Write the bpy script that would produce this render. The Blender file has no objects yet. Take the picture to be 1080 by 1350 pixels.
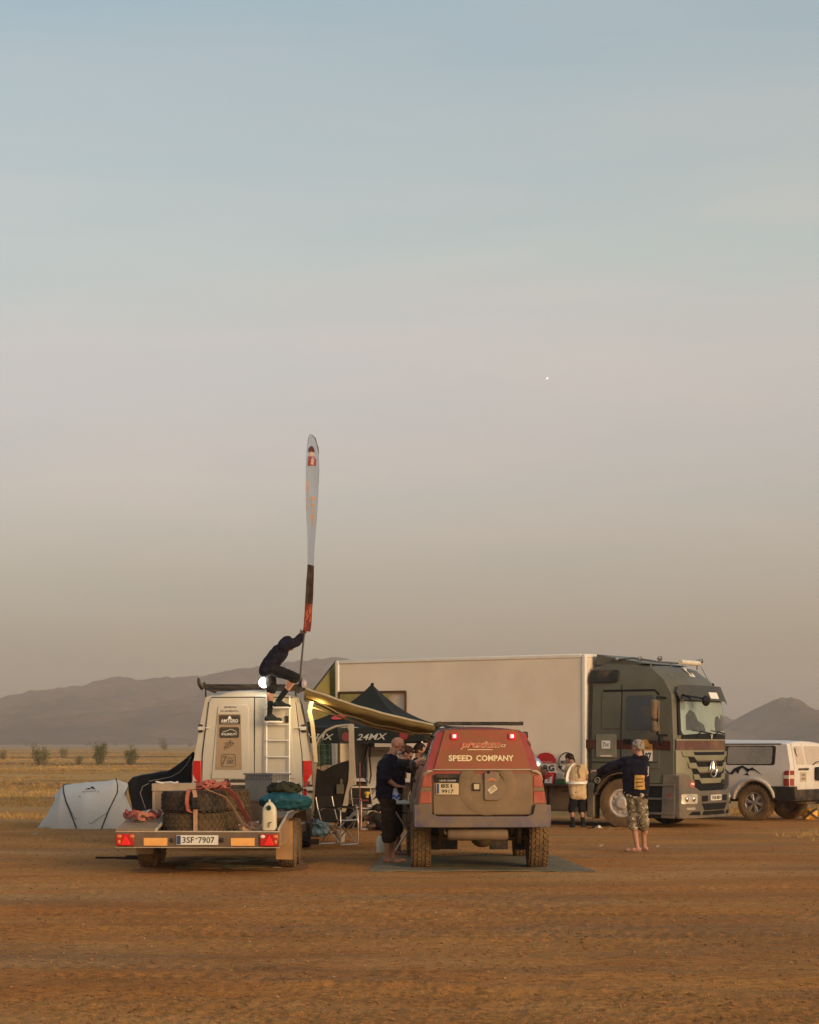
import bpy, bmesh, math, random
import numpy as np
from mathutils import Vector, Matrix, Euler, noise

SC = bpy.context.scene
COL = SC.collection
PI = math.pi
rad = math.radians
rng = random.Random(7)

# ---------------------------------------------------------------- camera
CAMH = 1.75
cam_data = bpy.data.cameras.new("camera")
cam = bpy.data.objects.new("camera", cam_data)
COL.objects.link(cam)
cam.location = (0, 0, CAMH)
cam.rotation_euler = (PI / 2, 0, 0)
cam_data.sensor_fit = 'HORIZONTAL'
cam_data.sensor_width = 36.0
cam_data.lens = 36.0 * 2600 / 1080
cam_data.shift_y = 304 / 1080
cam_data.clip_start = 0.5
cam_data.clip_end = 20000
SC.camera = cam

# ---------------------------------------------------------------- world
SUN_EL, SUN_AZ = rad(12.0), rad(139.0)       # azimuth from +Y (view direction) clockwise to the right
world = bpy.data.worlds.new("World")
SC.world = world
world.use_nodes = True
wn = world.node_tree; wn.nodes.clear()
def W(t): return wn.nodes.new(t)
w_out = W('ShaderNodeOutputWorld'); w_bg = W('ShaderNodeBackground')
w_sky = W('ShaderNodeTexSky'); w_sky.sky_type = 'NISHITA'; w_sky.sun_disc = False
w_sky.sun_elevation = SUN_EL; w_sky.sun_rotation = SUN_AZ
w_sky.air_density = 1.0; w_sky.dust_density = 4.0; w_sky.ozone_density = 2.0
w_tc = W('ShaderNodeTexCoord'); w_sep = W('ShaderNodeSeparateXYZ')
wn.links.new(w_tc.outputs['Generated'], w_sep.inputs[0])
w_ramp = W('ShaderNodeValToRGB')
el = w_ramp.color_ramp.elements
SKY = [(0.000, (.232, .170, .118)), (.033, (.240, .178, .125)), (.070, (.276, .206, .155)), (.150, (.402, .302, .228)),
       (.190, (.430, .340, .245)), (.250, (.395, .366, .262)), (.352, (.270, .312, .275)),
       (.55, (.230, .290, .330)), (1.0, (.230, .280, .320))]
el[0].position, el[0].color = SKY[0][0], SKY[0][1] + (1,)
el[1].position, el[1].color = SKY[-1][0], SKY[-1][1] + (1,)
for p, c in SKY[1:-1]:
    e = el.new(p); e.color = c + (1,)
# soft drifting bands of thin haze across the sky
w_map = W('ShaderNodeMapping'); w_map.inputs['Scale'].default_value = (1.2, 1.2, 7.0)
w_no = W('ShaderNodeTexNoise'); w_no.inputs['Scale'].default_value = 1.6; w_no.inputs['Detail'].default_value = 4
wn.links.new(w_tc.outputs['Generated'], w_map.inputs[0]); wn.links.new(w_map.outputs[0], w_no.inputs['Vector'])
w_mr = W('ShaderNodeMapRange'); w_mr.inputs['From Min'].default_value = .3; w_mr.inputs['From Max'].default_value = .7
w_mr.inputs['To Min'].default_value = -.022; w_mr.inputs['To Max'].default_value = .022
wn.links.new(w_no.outputs['Fac'], w_mr.inputs['Value'])
w_add = W('ShaderNodeMath'); w_add.operation = 'ADD'
wn.links.new(w_sep.outputs['Z'], w_add.inputs[0]); wn.links.new(w_mr.outputs[0], w_add.inputs[1])
wn.links.new(w_add.outputs[0], w_ramp.inputs[0])
w_map2 = W('ShaderNodeMapping'); w_map2.inputs['Scale'].default_value = (2.2, 2.2, 16.0); w_map2.inputs['Rotation'].default_value = (0, rad(5), 0)
w_no2 = W('ShaderNodeTexNoise'); w_no2.inputs['Scale'].default_value = 2.1; w_no2.inputs['Detail'].default_value = 7; w_no2.inputs['Roughness'].default_value = .55; w_no2.inputs['Distortion'].default_value = .4
wn.links.new(w_tc.outputs['Generated'], w_map2.inputs[0]); wn.links.new(w_map2.outputs[0], w_no2.inputs['Vector'])
w_r2 = W('ShaderNodeValToRGB'); e2 = w_r2.color_ramp.elements
e2[0].position, e2[0].color = .34, (.94, .965, .975, 1); e2[1].position, e2[1].color = .68, (1.09, 1.01, .985, 1)
wn.links.new(w_no2.outputs['Fac'], w_r2.inputs[0])
w_tint = W('ShaderNodeMix'); w_tint.data_type = 'RGBA'; w_tint.blend_type = 'MULTIPLY'; w_tint.inputs['Factor'].default_value = 1
wn.links.new(w_ramp.outputs['Color'], w_tint.inputs['A']); wn.links.new(w_r2.outputs['Color'], w_tint.inputs['B'])
w_mul = W('ShaderNodeVectorMath'); w_mul.operation = 'SCALE'; w_mul.inputs['Scale'].default_value = 0.10
wn.links.new(w_sky.outputs[0], w_mul.inputs[0])
w_mix = W('ShaderNodeMix'); w_mix.data_type = 'RGBA'; w_mix.blend_type = 'ADD'; w_mix.inputs['Factor'].default_value = 1.0
wn.links.new(w_tint.outputs['Result'], w_mix.inputs['A']); wn.links.new(w_mul.outputs[0], w_mix.inputs['B'])
wn.links.new(w_mix.outputs['Result'], w_bg.inputs['Color'])
w_bg.inputs['Strength'].default_value = 1.0
wn.links.new(w_bg.outputs[0], w_out.inputs[0])

# ---------------------------------------------------------------- sun (low, through dust: soft)
sd = bpy.data.lights.new("sun", 'SUN'); sun = bpy.data.objects.new("sun", sd); COL.objects.link(sun)
sd.energy = 2.7; sd.angle = rad(26); sd.color = (1.0, .64, .33)
_d = Vector((math.sin(SUN_AZ) * math.cos(SUN_EL), math.cos(SUN_AZ) * math.cos(SUN_EL), math.sin(SUN_EL)))
sun.rotation_euler = _d.to_track_quat('Z', 'Y').to_euler()
sun.location = (20, -10, 12)

SC.view_settings.view_transform = 'Standard'; SC.view_settings.look = 'None'
SC.view_settings.exposure = 0; SC.view_settings.gamma = 1
SC.render.engine = 'CYCLES'
SC.cycles.max_bounces = 6; SC.cycles.diffuse_bounces = 3; SC.cycles.volume_bounces = 1
SC.cycles.transparent_max_bounces = 8

# ================================================================ helpers
F = 2600.0
def WX(px, d): return (px - 540) / F * d          # lateral metres of an image column at distance d
def WZ(py, d): return CAMH - (py - 979) / F * d   # height of an image row at distance d

MATS = {}
def mat(name, col, rough=.6, metal=0., var=.15, scale=4., bump=0., bscale=30., dust=None, damt=.5, dscale=1.5,
        spec=.5, emit=None, estr=0., trans=0., alpha=1., coat=0., bdist=.02, stretch=None, dusty_low=None):
    if name in MATS: return MATS[name]
    if max(col) < .13 and spec == .5 and rough > .3: spec = .16
    m = bpy.data.materials.new(name); m.use_nodes = True
    nt = m.node_tree; N = nt.nodes; L = nt.links
    b = N['Principled BSDF']
    b.inputs['Roughness'].default_value = rough; b.inputs['Metallic'].default_value = metal
    b.inputs['Specular IOR Level'].default_value = spec
    tc = N.new('ShaderNodeTexCoord'); src = tc.outputs['Object']
    if stretch:
        mp = N.new('ShaderNodeMapping'); mp.inputs['Scale'].default_value = stretch
        L.new(src, mp.inputs[0]); src = mp.outputs[0]
    no = N.new('ShaderNodeTexNoise'); no.inputs['Scale'].default_value = scale; no.inputs['Detail'].default_value = 6
    no.inputs['Roughness'].default_value = .6
    L.new(src, no.inputs['Vector'])
    mr = N.new('ShaderNodeMapRange'); mr.inputs['From Min'].default_value = .3; mr.inputs['From Max'].default_value = .7
    mr.inputs['To Min'].default_value = 1 - var; mr.inputs['To Max'].default_value = 1 + var
    L.new(no.outputs['Fac'], mr.inputs['Value'])
    vs = N.new('ShaderNodeVectorMath'); vs.operation = 'SCALE'; vs.inputs[0].default_value = col[:3]
    L.new(mr.outputs[0], vs.inputs['Scale'])
    out = vs.outputs[0]
    if dust is not None:
        n2 = N.new('ShaderNodeTexNoise'); n2.inputs['Scale'].default_value = dscale; n2.inputs['Detail'].default_value = 8
        n2.inputs['Roughness'].default_value = .65
        L.new(src, n2.inputs['Vector'])
        fac = n2.outputs['Fac']
        if dusty_low:                      # road dirt thrown up by the wheels settles lower on a body
            sp = N.new('ShaderNodeSeparateXYZ'); L.new(tc.outputs['Object'], sp.inputs[0])
            m1 = N.new('ShaderNodeMapRange'); m1.inputs['From Min'].default_value = dusty_low[0]
            m1.inputs['From Max'].default_value = dusty_low[1]
            m1.inputs['To Min'].default_value = .35; m1.inputs['To Max'].default_value = -.2
            L.new(sp.outputs['Z'], m1.inputs['Value'])
            ad = N.new('ShaderNodeMath'); ad.operation = 'ADD'; L.new(fac, ad.inputs[0]); L.new(m1.outputs[0], ad.inputs[1])
            fac = ad.outputs[0]
        m2 = N.new('ShaderNodeMapRange'); m2.inputs['From Min'].default_value = .65 - damt * .6
        m2.inputs['From Max'].default_value = .95 - damt * .5
        m2.inputs['To Max'].default_value = min(1, .35 + damt)
        L.new(fac, m2.inputs['Value'])
        mx = N.new('ShaderNodeMix'); mx.data_type = 'RGBA'
        L.new(m2.outputs[0], mx.inputs['Factor']); L.new(out, mx.inputs['A']); mx.inputs['B'].default_value = tuple(dust) + (1,)
        out = mx.outputs['Result']
        m3 = N.new('ShaderNodeMapRange'); m3.inputs['To Min'].default_value = rough; m3.inputs['To Max'].default_value = .9
        L.new(m2.outputs[0], m3.inputs['Value']); L.new(m3.outputs[0], b.inputs['Roughness'])
    L.new(out, b.inputs['Base Color'])
    if bump:
        n3 = N.new('ShaderNodeTexNoise'); n3.inputs['Scale'].default_value = bscale; n3.inputs['Detail'].default_value = 5
        L.new(src, n3.inputs['Vector'])
        bp = N.new('ShaderNodeBump'); bp.inputs['Strength'].default_value = bump; bp.inputs['Distance'].default_value = bdist
        L.new(n3.outputs['Fac'], bp.inputs['Height']); L.new(bp.outputs[0], b.inputs['Normal'])
    if emit:
        b.inputs['Emission Color'].default_value = tuple(emit) + (1,); b.inputs['Emission Strength'].default_value = estr
    if trans: b.inputs['Transmission Weight'].default_value = trans
    if coat: b.inputs['Coat Weight'].default_value = coat; b.inputs['Coat Roughness'].default_value = .15
    MATS[name] = m
    return m

def rotz(a): return Matrix.Rotation(a, 3, 'Z')

class MB:
    """collects plain shapes into one mesh"""
    def __init__(s): s.v = []; s.f = []; s.m = []; s.c = 0
    def add(s, vs, fs, m=None):
        o = len(s.v); s.v.extend([tuple(v) for v in vs]); s.f.extend([tuple(i + o for i in f) for f in fs])
        s.m.extend([s.c if m is None else m] * len(fs)); return s
    def box(s, c, sz, R=None, m=None):
        x, y, z = [k / 2 for k in sz]; c = Vector(c)
        vs = [Vector((a * x, b * y, d * z)) for a in (-1, 1) for b in (-1, 1) for d in (-1, 1)]
        if R is not None:
            if not isinstance(R, Matrix): R = rotz(R)
            vs = [R @ v for v in vs]
        return s.add([c + v for v in vs], [(0, 1, 3, 2), (4, 6, 7, 5), (0, 4, 5, 1), (2, 3, 7, 6), (0, 2, 6, 4), (1, 5, 7, 3)], m)
    def b(s, x0, x1, y0, y1, z0, z1, m=None):
        return s.box(((x0 + x1) / 2, (y0 + y1) / 2, (z0 + z1) / 2), (abs(x1 - x0), abs(y1 - y0), abs(z1 - z0)), None, m)
    def cyl(s, p0, p1, r0, r1=None, n=12, m=None):
        p0 = Vector(p0); p1 = Vector(p1); r1 = r0 if r1 is None else r1
        d = (p1 - p0); q = d.to_track_quat('Z', 'Y').to_matrix()
        vs = []
        for p, r in ((p0, r0), (p1, r1)):
            for i in range(n):
                a = 2 * PI * i / n; vs.append(p + q @ Vector((r * math.cos(a), r * math.sin(a), 0)))
        fs = [(i, (i + 1) % n, n + (i + 1) % n, n + i) for i in range(n)]
        fs += [tuple(range(n))[::-1], tuple(range(n, 2 * n))]
        return s.add(vs, fs, m)
    def tube(s, pts, r, n=8, closed=False, m=None, flat=None):
        pts = [Vector(p) for p in pts]; k = len(pts); vs = []
        rr = r if isinstance(r, (list, tuple)) else [r] * k
        up = Vector((0, 0, 1)); prev = None
        for i, p in enumerate(pts):
            a = pts[(i - 1) % k] if (i > 0 or closed) else p
            c = pts[(i + 1) % k] if (i < k - 1 or closed) else p
            t = (c - a).normalized()
            if prev is None:
                prev = t.cross(up)
                if prev.length < .05: prev = t.cross(Vector((0, 1, 0)))
            nrm = (prev - t * prev.dot(t)).normalized(); prev = nrm; bn = t.cross(nrm)
            for j in range(n):
                an = 2 * PI * j / n
                ca, sa = math.cos(an), math.sin(an)
                if flat: vs.append(p + nrm * ca * rr[i] + bn * sa * rr[i] * flat)
                else: vs.append(p + nrm * ca * rr[i] + bn * sa * rr[i])
        fs = []
        for i in range(k if closed else k - 1):
            i2 = (i + 1) % k
            for j in range(n):
                j2 = (j + 1) % n
                fs.append((i * n + j, i * n + j2, i2 * n + j2, i2 * n + j))
        if not closed: fs += [tuple(range(n))[::-1], tuple(range((k - 1) * n, k * n))]
        return s.add(vs, fs, m)
    def strap(s, pts, w, t=.006, side=(1, 0, 0), m=None):
        """flat band following pts; side = direction of its width"""
        side = Vector(side).normalized() * w / 2; vs = []; fs = []
        pts = [Vector(p) for p in pts]
        for i, p in enumerate(pts):
            a = pts[max(0, i - 1)]; c = pts[min(len(pts) - 1, i + 1)]
            nn = (c - a).cross(side).normalized() * t / 2
            vs += [p - side - nn, p + side - nn, p + side + nn, p - side + nn]
        for i in range(len(pts) - 1):
            o = i * 4
            for j in range(4): fs.append((o + j, o + (j + 1) % 4, o + 4 + (j + 1) % 4, o + 4 + j))
        fs += [(3, 2, 1, 0), tuple(len(vs) - 4 + q for q in range(4))]
        return s.add(vs, fs, m)
    def ball(s, c, r, nu=14, nv=9, R=None, m=None):
        if not isinstance(r, (tuple, list)): r = (r, r, r)
        c = Vector(c); vs = [(0, 0, 1)]; fs = []
        for i in range(1, nv):
            th = PI * i / nv
            for j in range(nu):
                a = 2 * PI * j / nu; vs.append((math.sin(th) * math.cos(a), math.sin(th) * math.sin(a), math.cos(th)))
        vs.append((0, 0, -1))
        P = []
        for v in vs:
            q = Vector((v[0] * r[0], v[1] * r[1], v[2] * r[2]))
            if R is not None: q = R @ q
            P.append(c + q)
        for j in range(nu): fs.append((0, 1 + j, 1 + (j + 1) % nu))
        for i in range(nv - 2):
            for j in range(nu):
                a = 1 + i * nu + j; b_ = 1 + i * nu + (j + 1) % nu
                fs.append((a, a + nu, b_ + nu, b_))
        l = len(P) - 1
        for j in range(nu): fs.append((l, l - nu + (j + 1) % nu, l - nu + j))
        return s.add(P, fs, m)
    def cap(s, a, b, ra, rb=None, n=14, m=None):
        """tapered capsule"""
        rb = ra if rb is None else rb
        a = Vector(a); b = Vector(b); d = b - a
        if d.length < 1e-5: return s.ball(a, ra)
        q = d.to_track_quat('Z', 'Y').to_matrix(); vs = []; rings = []
        for k in range(1, 5):
            th = PI / 2 * k / 4; rings.append((a - q @ Vector((0, 0, ra * math.cos(th))), ra * math.sin(th)))
        for k in range(4, 0, -1):
            th = PI / 2 * k / 4; rings.append((b + q @ Vector((0, 0, rb * math.cos(th))), rb * math.sin(th)))
        vs.append(a - q @ Vector((0, 0, ra)))
        for c, r in rings:
            for j in range(n):
                an = 2 * PI * j / n; vs.append(c + q @ Vector((r * math.cos(an), r * math.sin(an), 0)))
        vs.append(b + q @ Vector((0, 0, rb))); fs = []
        for j in range(n): fs.append((0, 1 + (j + 1) % n, 1 + j))
        for i in range(len(rings) - 1):
            for j in range(n):
                x = 1 + i * n + j; y = 1 + i * n + (j + 1) % n
                fs.append((x, y, y + n, x + n))
        l = len(vs) - 1
        for j in range(n): fs.append((l, l - n + j, l - n + (j + 1) % n))
        return s.add(vs, fs, m)
    def lathe(s, prof, o=(0, 0, 0), axis=(0, 0, 1), n=24, m=None, closed=False):
        o = Vector(o); q = Vector(axis).to_track_quat('Z', 'Y').to_matrix(); vs = []; k = len(prof)
        for r, h in prof:
            for j in range(n):
                a = 2 * PI * j / n; vs.append(o + q @ Vector((r * math.cos(a), r * math.sin(a), h)))
        fs = []
        for i in range(k if closed else k - 1):
            i2 = (i + 1) % k
            for j in range(n):
                j2 = (j + 1) % n; fs.append((i * n + j, i * n + j2, i2 * n + j2, i2 * n + j))
        if not closed: fs += [tuple(range(n))[::-1], tuple(range((k - 1) * n, k * n))]
        return s.add(vs, fs, m)
    def prism(s, poly, off, m=None):
        """polygon (3D points) extruded by off"""
        off = Vector(off); a = [Vector(p) for p in poly]; n = len(a)
        vs = a + [p + off for p in a]
        fs = [(i, (i + 1) % n, n + (i + 1) % n, n + i) for i in range(n)] + [tuple(range(n))[::-1], tuple(range(n, 2 * n))]
        return s.add(vs, fs, m)
    def sheet(s, fn, nu, nv, thick=None, m=None):
        """grid fn(u,v)->point, u,v in 0..1; thick = offset vector for a closed sheet"""
        vs = [Vector(fn(i / nu, j / nv)) for j in range(nv + 1) for i in range(nu + 1)]
        w = nu + 1
        fs = [(j * w + i, j * w + i + 1, (j + 1) * w + i + 1, (j + 1) * w + i) for j in range(nv) for i in range(nu)]
        if thick is not None:
            t = Vector(thick); n0 = len(vs); vs = vs + [v + t for v in vs]
            fs = fs + [tuple(n0 + k for k in f[::-1]) for f in fs]
            rim = [i for i in range(w)] + [j * w + nu for j in range(1, nv + 1)] + [nv * w + i for i in range(nu - 1, -1, -1)] + [j * w for j in range(nv - 1, 0, -1)]
            for a, b_ in zip(rim, rim[1:] + rim[:1]): fs.append((b_, a, n0 + a, n0 + b_))
        return s.add(vs, fs, m)
    def xf(s, M):
        s.v = [tuple(M @ Vector(v)) for v in s.v]; return s
    def mesh(s, name, fix=True):
        me = bpy.data.meshes.new(name); me.from_pydata(s.v, [], s.f)
        if any(s.m): me.polygons.foreach_set('material_index', s.m)
        if fix:
            bm = bmesh.new(); bm.from_mesh(me); bmesh.ops.recalc_face_normals(bm, faces=bm.faces); bm.to_mesh(me); bm.free()
        me.update(); return me
    def build(s, name, mats, parent=None, bevel=0., seg=2, smooth=35, fix=True, loc=None, rz=None):
        me = s.mesh(name, fix)
        return link(name, me, mats, parent, bevel, seg, smooth, loc, rz)

def link(name, me, mats, parent=None, bevel=0., seg=2, smooth=35, loc=None, rz=None):
    if not isinstance(mats, (list, tuple)): mats = [mats]
    me.materials.clear()
    for m in mats: me.materials.append(m)
    if smooth:
        me.polygons.foreach_set('use_smooth', [True] * len(me.polygons))
        me.set_sharp_from_angle(angle=rad(smooth))
    o = bpy.data.objects.new(name, me); COL.objects.link(o)
    if parent is not None: o.parent = parent
    if loc is not None: o.location = loc
    if rz is not None: o.rotation_euler = (0, 0, rz)
    if bevel:
        bv = o.modifiers.new('bevel', 'BEVEL'); bv.width = bevel; bv.segments = seg; bv.limit_method = 'ANGLE'
        bv.angle_limit = rad(38); bv.harden_normals = False; bv.use_clamp_overlap = True
    return o

def empty(name, loc, rz=0., parent=None):
    o = bpy.data.objects.new(name, None); COL.objects.link(o); o.location = loc; o.rotation_euler = (0, 0, rz)
    o.empty_display_size = .3
    if parent: o.parent = parent
    return o
def tag(o, label=None, cat=None, group=None, kind=None):
    if label: o['label'] = label
    if cat: o['category'] = cat
    if group: o['group'] = group
    if kind: o['kind'] = kind
    return o
def kids(o): return [c for c in bpy.data.objects if c.parent == o]
def copy_tree(o, parent=None):
    c = o.copy(); COL.objects.link(c); c.parent = parent
    for k in kids(o): copy_tree(k, c)
    return c

def panel(name, poly, fn, mats, parent, thick=.02, cut=.15, off=0., bevel=0., smooth=35, mi=0):
    """flat outline (a,b) laid on the surface fn(a,b,offset) with real thickness"""
    bm = bmesh.new()
    f = bm.faces.new([bm.verts.new((a, b_, 0)) for a, b_ in poly])
    xs = [p[0] for p in poly]; ys = [p[1] for p in poly]
    if cut:
        for ax, lo, hi in ((0, min(xs), max(xs)), (1, min(ys), max(ys))):
            k = max(1, math.ceil((hi - lo) / cut))
            for i in range(1, k):
                co = [0, 0, 0]; nn = [0, 0, 0]; co[ax] = lo + (hi - lo) * i / k; nn[ax] = 1
                bmesh.ops.bisect_plane(bm, geom=bm.verts[:] + bm.edges[:] + bm.faces[:], plane_co=co, plane_no=nn)
    bmesh.ops.triangulate(bm, faces=[q for q in bm.faces if len(q.verts) > 4])
    r = bmesh.ops.extrude_face_region(bm, geom=bm.faces[:])
    for v in [g for g in r['geom'] if isinstance(g, bmesh.types.BMVert)]: v.co.z = 1
    for v in bm.verts:
        v.co = Vector(fn(v.co.x, v.co.y, off + (0 if v.co.z > .5 else -thick)))
    bmesh.ops.recalc_face_normals(bm, faces=bm.faces)
    me = bpy.data.meshes.new(name); bm.to_mesh(me); bm.free()
    return link(name, me, mats, parent, bevel, 2, smooth)

def shaped_body(name, prof, fn, mats, parent, ycut=.25, zcuts=(), scuts=(0,), bevel=.03, smooth=40):
    """side profile (y,z) extruded over s in -1..1 and shaped by fn(s,y,z)"""
    bm = bmesh.new()
    bm.faces.new([bm.verts.new((-1, y, z)) for y, z in prof])
    ys = [p[0] for p in prof]; k = max(1, math.ceil((max(ys) - min(ys)) / ycut))
    def bis(co, no): bmesh.ops.bisect_plane(bm, geom=bm.verts[:] + bm.edges[:] + bm.faces[:], plane_co=co, plane_no=no)
    for i in range(1, k): bis((0, min(ys) + (max(ys) - min(ys)) * i / k, 0), (0, 1, 0))
    for z in zcuts: bis((0, 0, z), (0, 0, 1))
    r = bmesh.ops.extrude_face_region(bm, geom=bm.faces[:])
    for v in [g for g in r['geom'] if isinstance(g, bmesh.types.BMVert)]: v.co.x = 1
    for s_ in scuts: bis((s_, 0, 0), (1, 0, 0))
    bmesh.ops.triangulate(bm, faces=[q for q in bm.faces if len(q.verts) > 4])
    for v in bm.verts: v.co = Vector(fn(v.co.x, v.co.y, v.co.z))
    bmesh.ops.recalc_face_normals(bm, faces=bm.faces)
    me = bpy.data.meshes.new(name); bm.to_mesh(me); bm.free()
    return link(name, me, mats, parent, bevel, 3, smooth)

def arch(cy, cz, r, z0, n=10):
    """points of a wheel arch, walking from rear to front along the sill at height z0"""
    a0 = math.acos(max(-1, min(1, (z0 - cz) / r)))
    return [(cy + r * math.sin(a0 + 0) * 0 + r * math.sin(-a0 + 2 * a0 * i / n), cz + r * math.cos(-a0 + 2 * a0 * i / n)) for i in range(n + 1)]

def rrect(x0, x1, y0, y1, r=.03, n=3):
    pts = []
    for cx, cy, a in ((x1 - r, y1 - r, 0), (x0 + r, y1 - r, 90), (x0 + r, y0 + r, 180), (x1 - r, y0 + r, 270)):
        for i in range(n + 1):
            t = rad(a + 90 * i / n); pts.append((cx + r * math.cos(t), cy + r * math.sin(t)))
    return pts
def circ(cx, cy, r, n=20, ry=None):
    ry = r if ry is None else ry
    return [(cx + r * math.cos(2 * PI * i / n), cy + ry * math.sin(2 * PI * i / n)) for i in range(n)]

def text_geo(s, bold=.0, shear=0., space=1.):
    c = bpy.data.curves.new('txt', 'FONT'); c.body = s; c.size = 1; c.shear = shear; c.offset = bold
    c.space_character = space; c.resolution_u = 2; c.fill_mode = 'FRONT'
    c.extrude = 0
    o = bpy.data.objects.new('txt', c); COL.objects.link(o)
    dg = bpy.context.evaluated_depsgraph_get(); me = o.evaluated_get(dg).to_mesh()
    vs = [v.co.copy() for v in me.vertices]; fs = [tuple(p.vertices) for p in me.polygons]
    o.evaluated_get(dg).to_mesh_clear(); bpy.data.objects.remove(o); bpy.data.curves.remove(c)
    x0 = min(v.x for v in vs); x1 = max(v.x for v in vs); y0 = min(v.y for v in vs); y1 = max(v.y for v in vs)
    return [((v.x - x0) / (x1 - x0) - .5, (v.y - y0) / (y1 - y0) - .5) for v in vs], fs
_tg = {}
def text_on(name, s, fn, cx, cy, w, h, m, parent, off=.004, bold=.0, shear=0., rot=0., flip=1, space=1., vertical=False):
    """lettering laid on the surface fn; w x h = size of its bounding box"""
    k = (s, bold, shear, space)
    if k not in _tg: _tg[k] = text_geo(*k)
    vs, fs = _tg[k]; mb = MB(); ca, sa = math.cos(rot), math.sin(rot)
    P = []
    for u, v in vs:
        u *= w * flip; v *= h
        P.append(Vector(fn(cx + u * ca - v * sa, cy + u * sa + v * ca, off)))
    mb.add(P, fs)
    return mb.build(name, m, parent, smooth=0, fix=False)

def remeshed(mb, name, m, parent, vox=.012, wrinkle=0., wscale=9., it=3, fac=.5, mats_fn=None, seed=0):
    me = mb.mesh('tmp', fix=False)
    o = bpy.data.objects.new('tmp', me); COL.objects.link(o)
    r = o.modifiers.new('r', 'REMESH'); r.mode = 'VOXEL'; r.voxel_size = vox
    if it:
        sm = o.modifiers.new('s', 'SMOOTH'); sm.iterations = it; sm.factor = fac
    dg = bpy.context.evaluated_depsgraph_get()
    out = bpy.data.meshes.new_from_object(o.evaluated_get(dg)); out.name = name
    bpy.data.objects.remove(o); bpy.data.meshes.remove(me)
    if wrinkle:
        nv = len(out.vertices)
        for v in out.vertices:
            p = v.co * wscale + Vector((seed, seed * 2, 0)); q = Vector((p.x, p.y, p.z * 2.2))
            v.co += v.normal * wrinkle * (noise.noise(q) + .5 * noise.noise(q * 2.3))
    ob = link(name, out, m, parent, smooth=0)
    out.polygons.foreach_set('use_smooth', [True] * len(out.polygons))
    if mats_fn:
        out.polygons.foreach_set('material_index', [mats_fn(p.center) for p in out.polygons])
    return ob
# ================================================================ ground, hills, haze, vegetation
def grid_mesh(name, X, Y, Z, m, kind='structure', smooth=True):
    """X,Y,Z 2-D arrays"""
    r, c = X.shape
    me = bpy.data.meshes.new(name)
    co = np.stack([X, Y, Z], -1).reshape(-1, 3).astype(np.float32)
    idx = np.arange(r * c).reshape(r, c)
    q = np.stack([idx[:-1, :-1], idx[:-1, 1:], idx[1:, 1:], idx[1:, :-1]], -1).reshape(-1, 4)
    me.vertices.add(len(co)); me.vertices.foreach_set('co', co.ravel())
    me.loops.add(q.size); me.loops.foreach_set('vertex_index', q.ravel())
    me.polygons.add(len(q)); me.polygons.foreach_set('loop_start', np.arange(len(q)) * 4)
    me.update(); me.validate()
    me.polygons.foreach_set('use_smooth', [smooth] * len(me.polygons))
    me.materials.append(m)
    o = bpy.data.objects.new(name, me); COL.objects.link(o); o['kind'] = kind
    return o

_r = np.random.RandomState(3)
_tab = _r.rand(256, 256).astype(np.float64)
def vnoise(x, y):
    xi = np.floor(x).astype(int); yi = np.floor(y).astype(int); fx = x - xi; fy = y - yi
    fx = fx * fx * (3 - 2 * fx); fy = fy * fy * (3 - 2 * fy)
    g = lambda a, b_: _tab[a % 256, b_ % 256]
    return (g(xi, yi) * (1 - fx) + g(xi + 1, yi) * fx) * (1 - fy) + (g(xi, yi + 1) * (1 - fx) + g(xi + 1, yi + 1) * fx) * fy
def fbm(x, y, o=5, g=.5):
    s = 0; a = 1; t = 0
    for i in range(o):
        s = s + a * vnoise(x + 17.3 * i, y + 5.1 * i); t += a; a *= g
        x, y = 2.03 * (x * .8 - y * .6), 2.03 * (x * .6 + y * .8)
    return s / t

def ground_height(x, y):
    camp = np.clip((y - 22) / 4, 0, 1)
    z = (fbm(x * .4, y * .5, 3) - .5) * .05 * (1 - .7 * camp)
    rough = np.clip((fbm(x * .22 + 9, y * .4 + 3, 4) - .38) * 4, .25, 1)
    z = z + (fbm(x * 1.6, y * 2.6, 6, .68) - .5) * .060 * (1 - .5 * camp) * rough
    z = z + (fbm(x * 13, y * 8, 3, .75) - .5) * .040 * (1 - .45 * camp) * rough
    # wheel ruts crossing the open dirt
    for (x0, y0, ang, w) in ((0, 13.6, .03, .28), (0, 15.4, .05, .26), (0, 18.2, -.05, .25), (0, 20.1, -.04, .25), (0, 23.4, .09, .22), (0, 14.4, -.10, .2)):
        dd = (y - y0 - (x - x0) * ang - .25 * np.sin(x * .31 + y0)) / w
        z = z - .030 * np.exp(-dd * dd) + .014 * np.exp(-(np.abs(dd) - 1.9) ** 2 * 2.5) * (.4 + fbm(x * 2, y * 2, 2)) + .013 * np.exp(-dd * dd * 2) * np.sin(x * 42 + 2 * np.sin(dd * 4)) * (fbm(x * .6, y * .6, 2) > .5)
    z = z * np.clip((120 - y) / 60, 0, 1)
    return z

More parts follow.
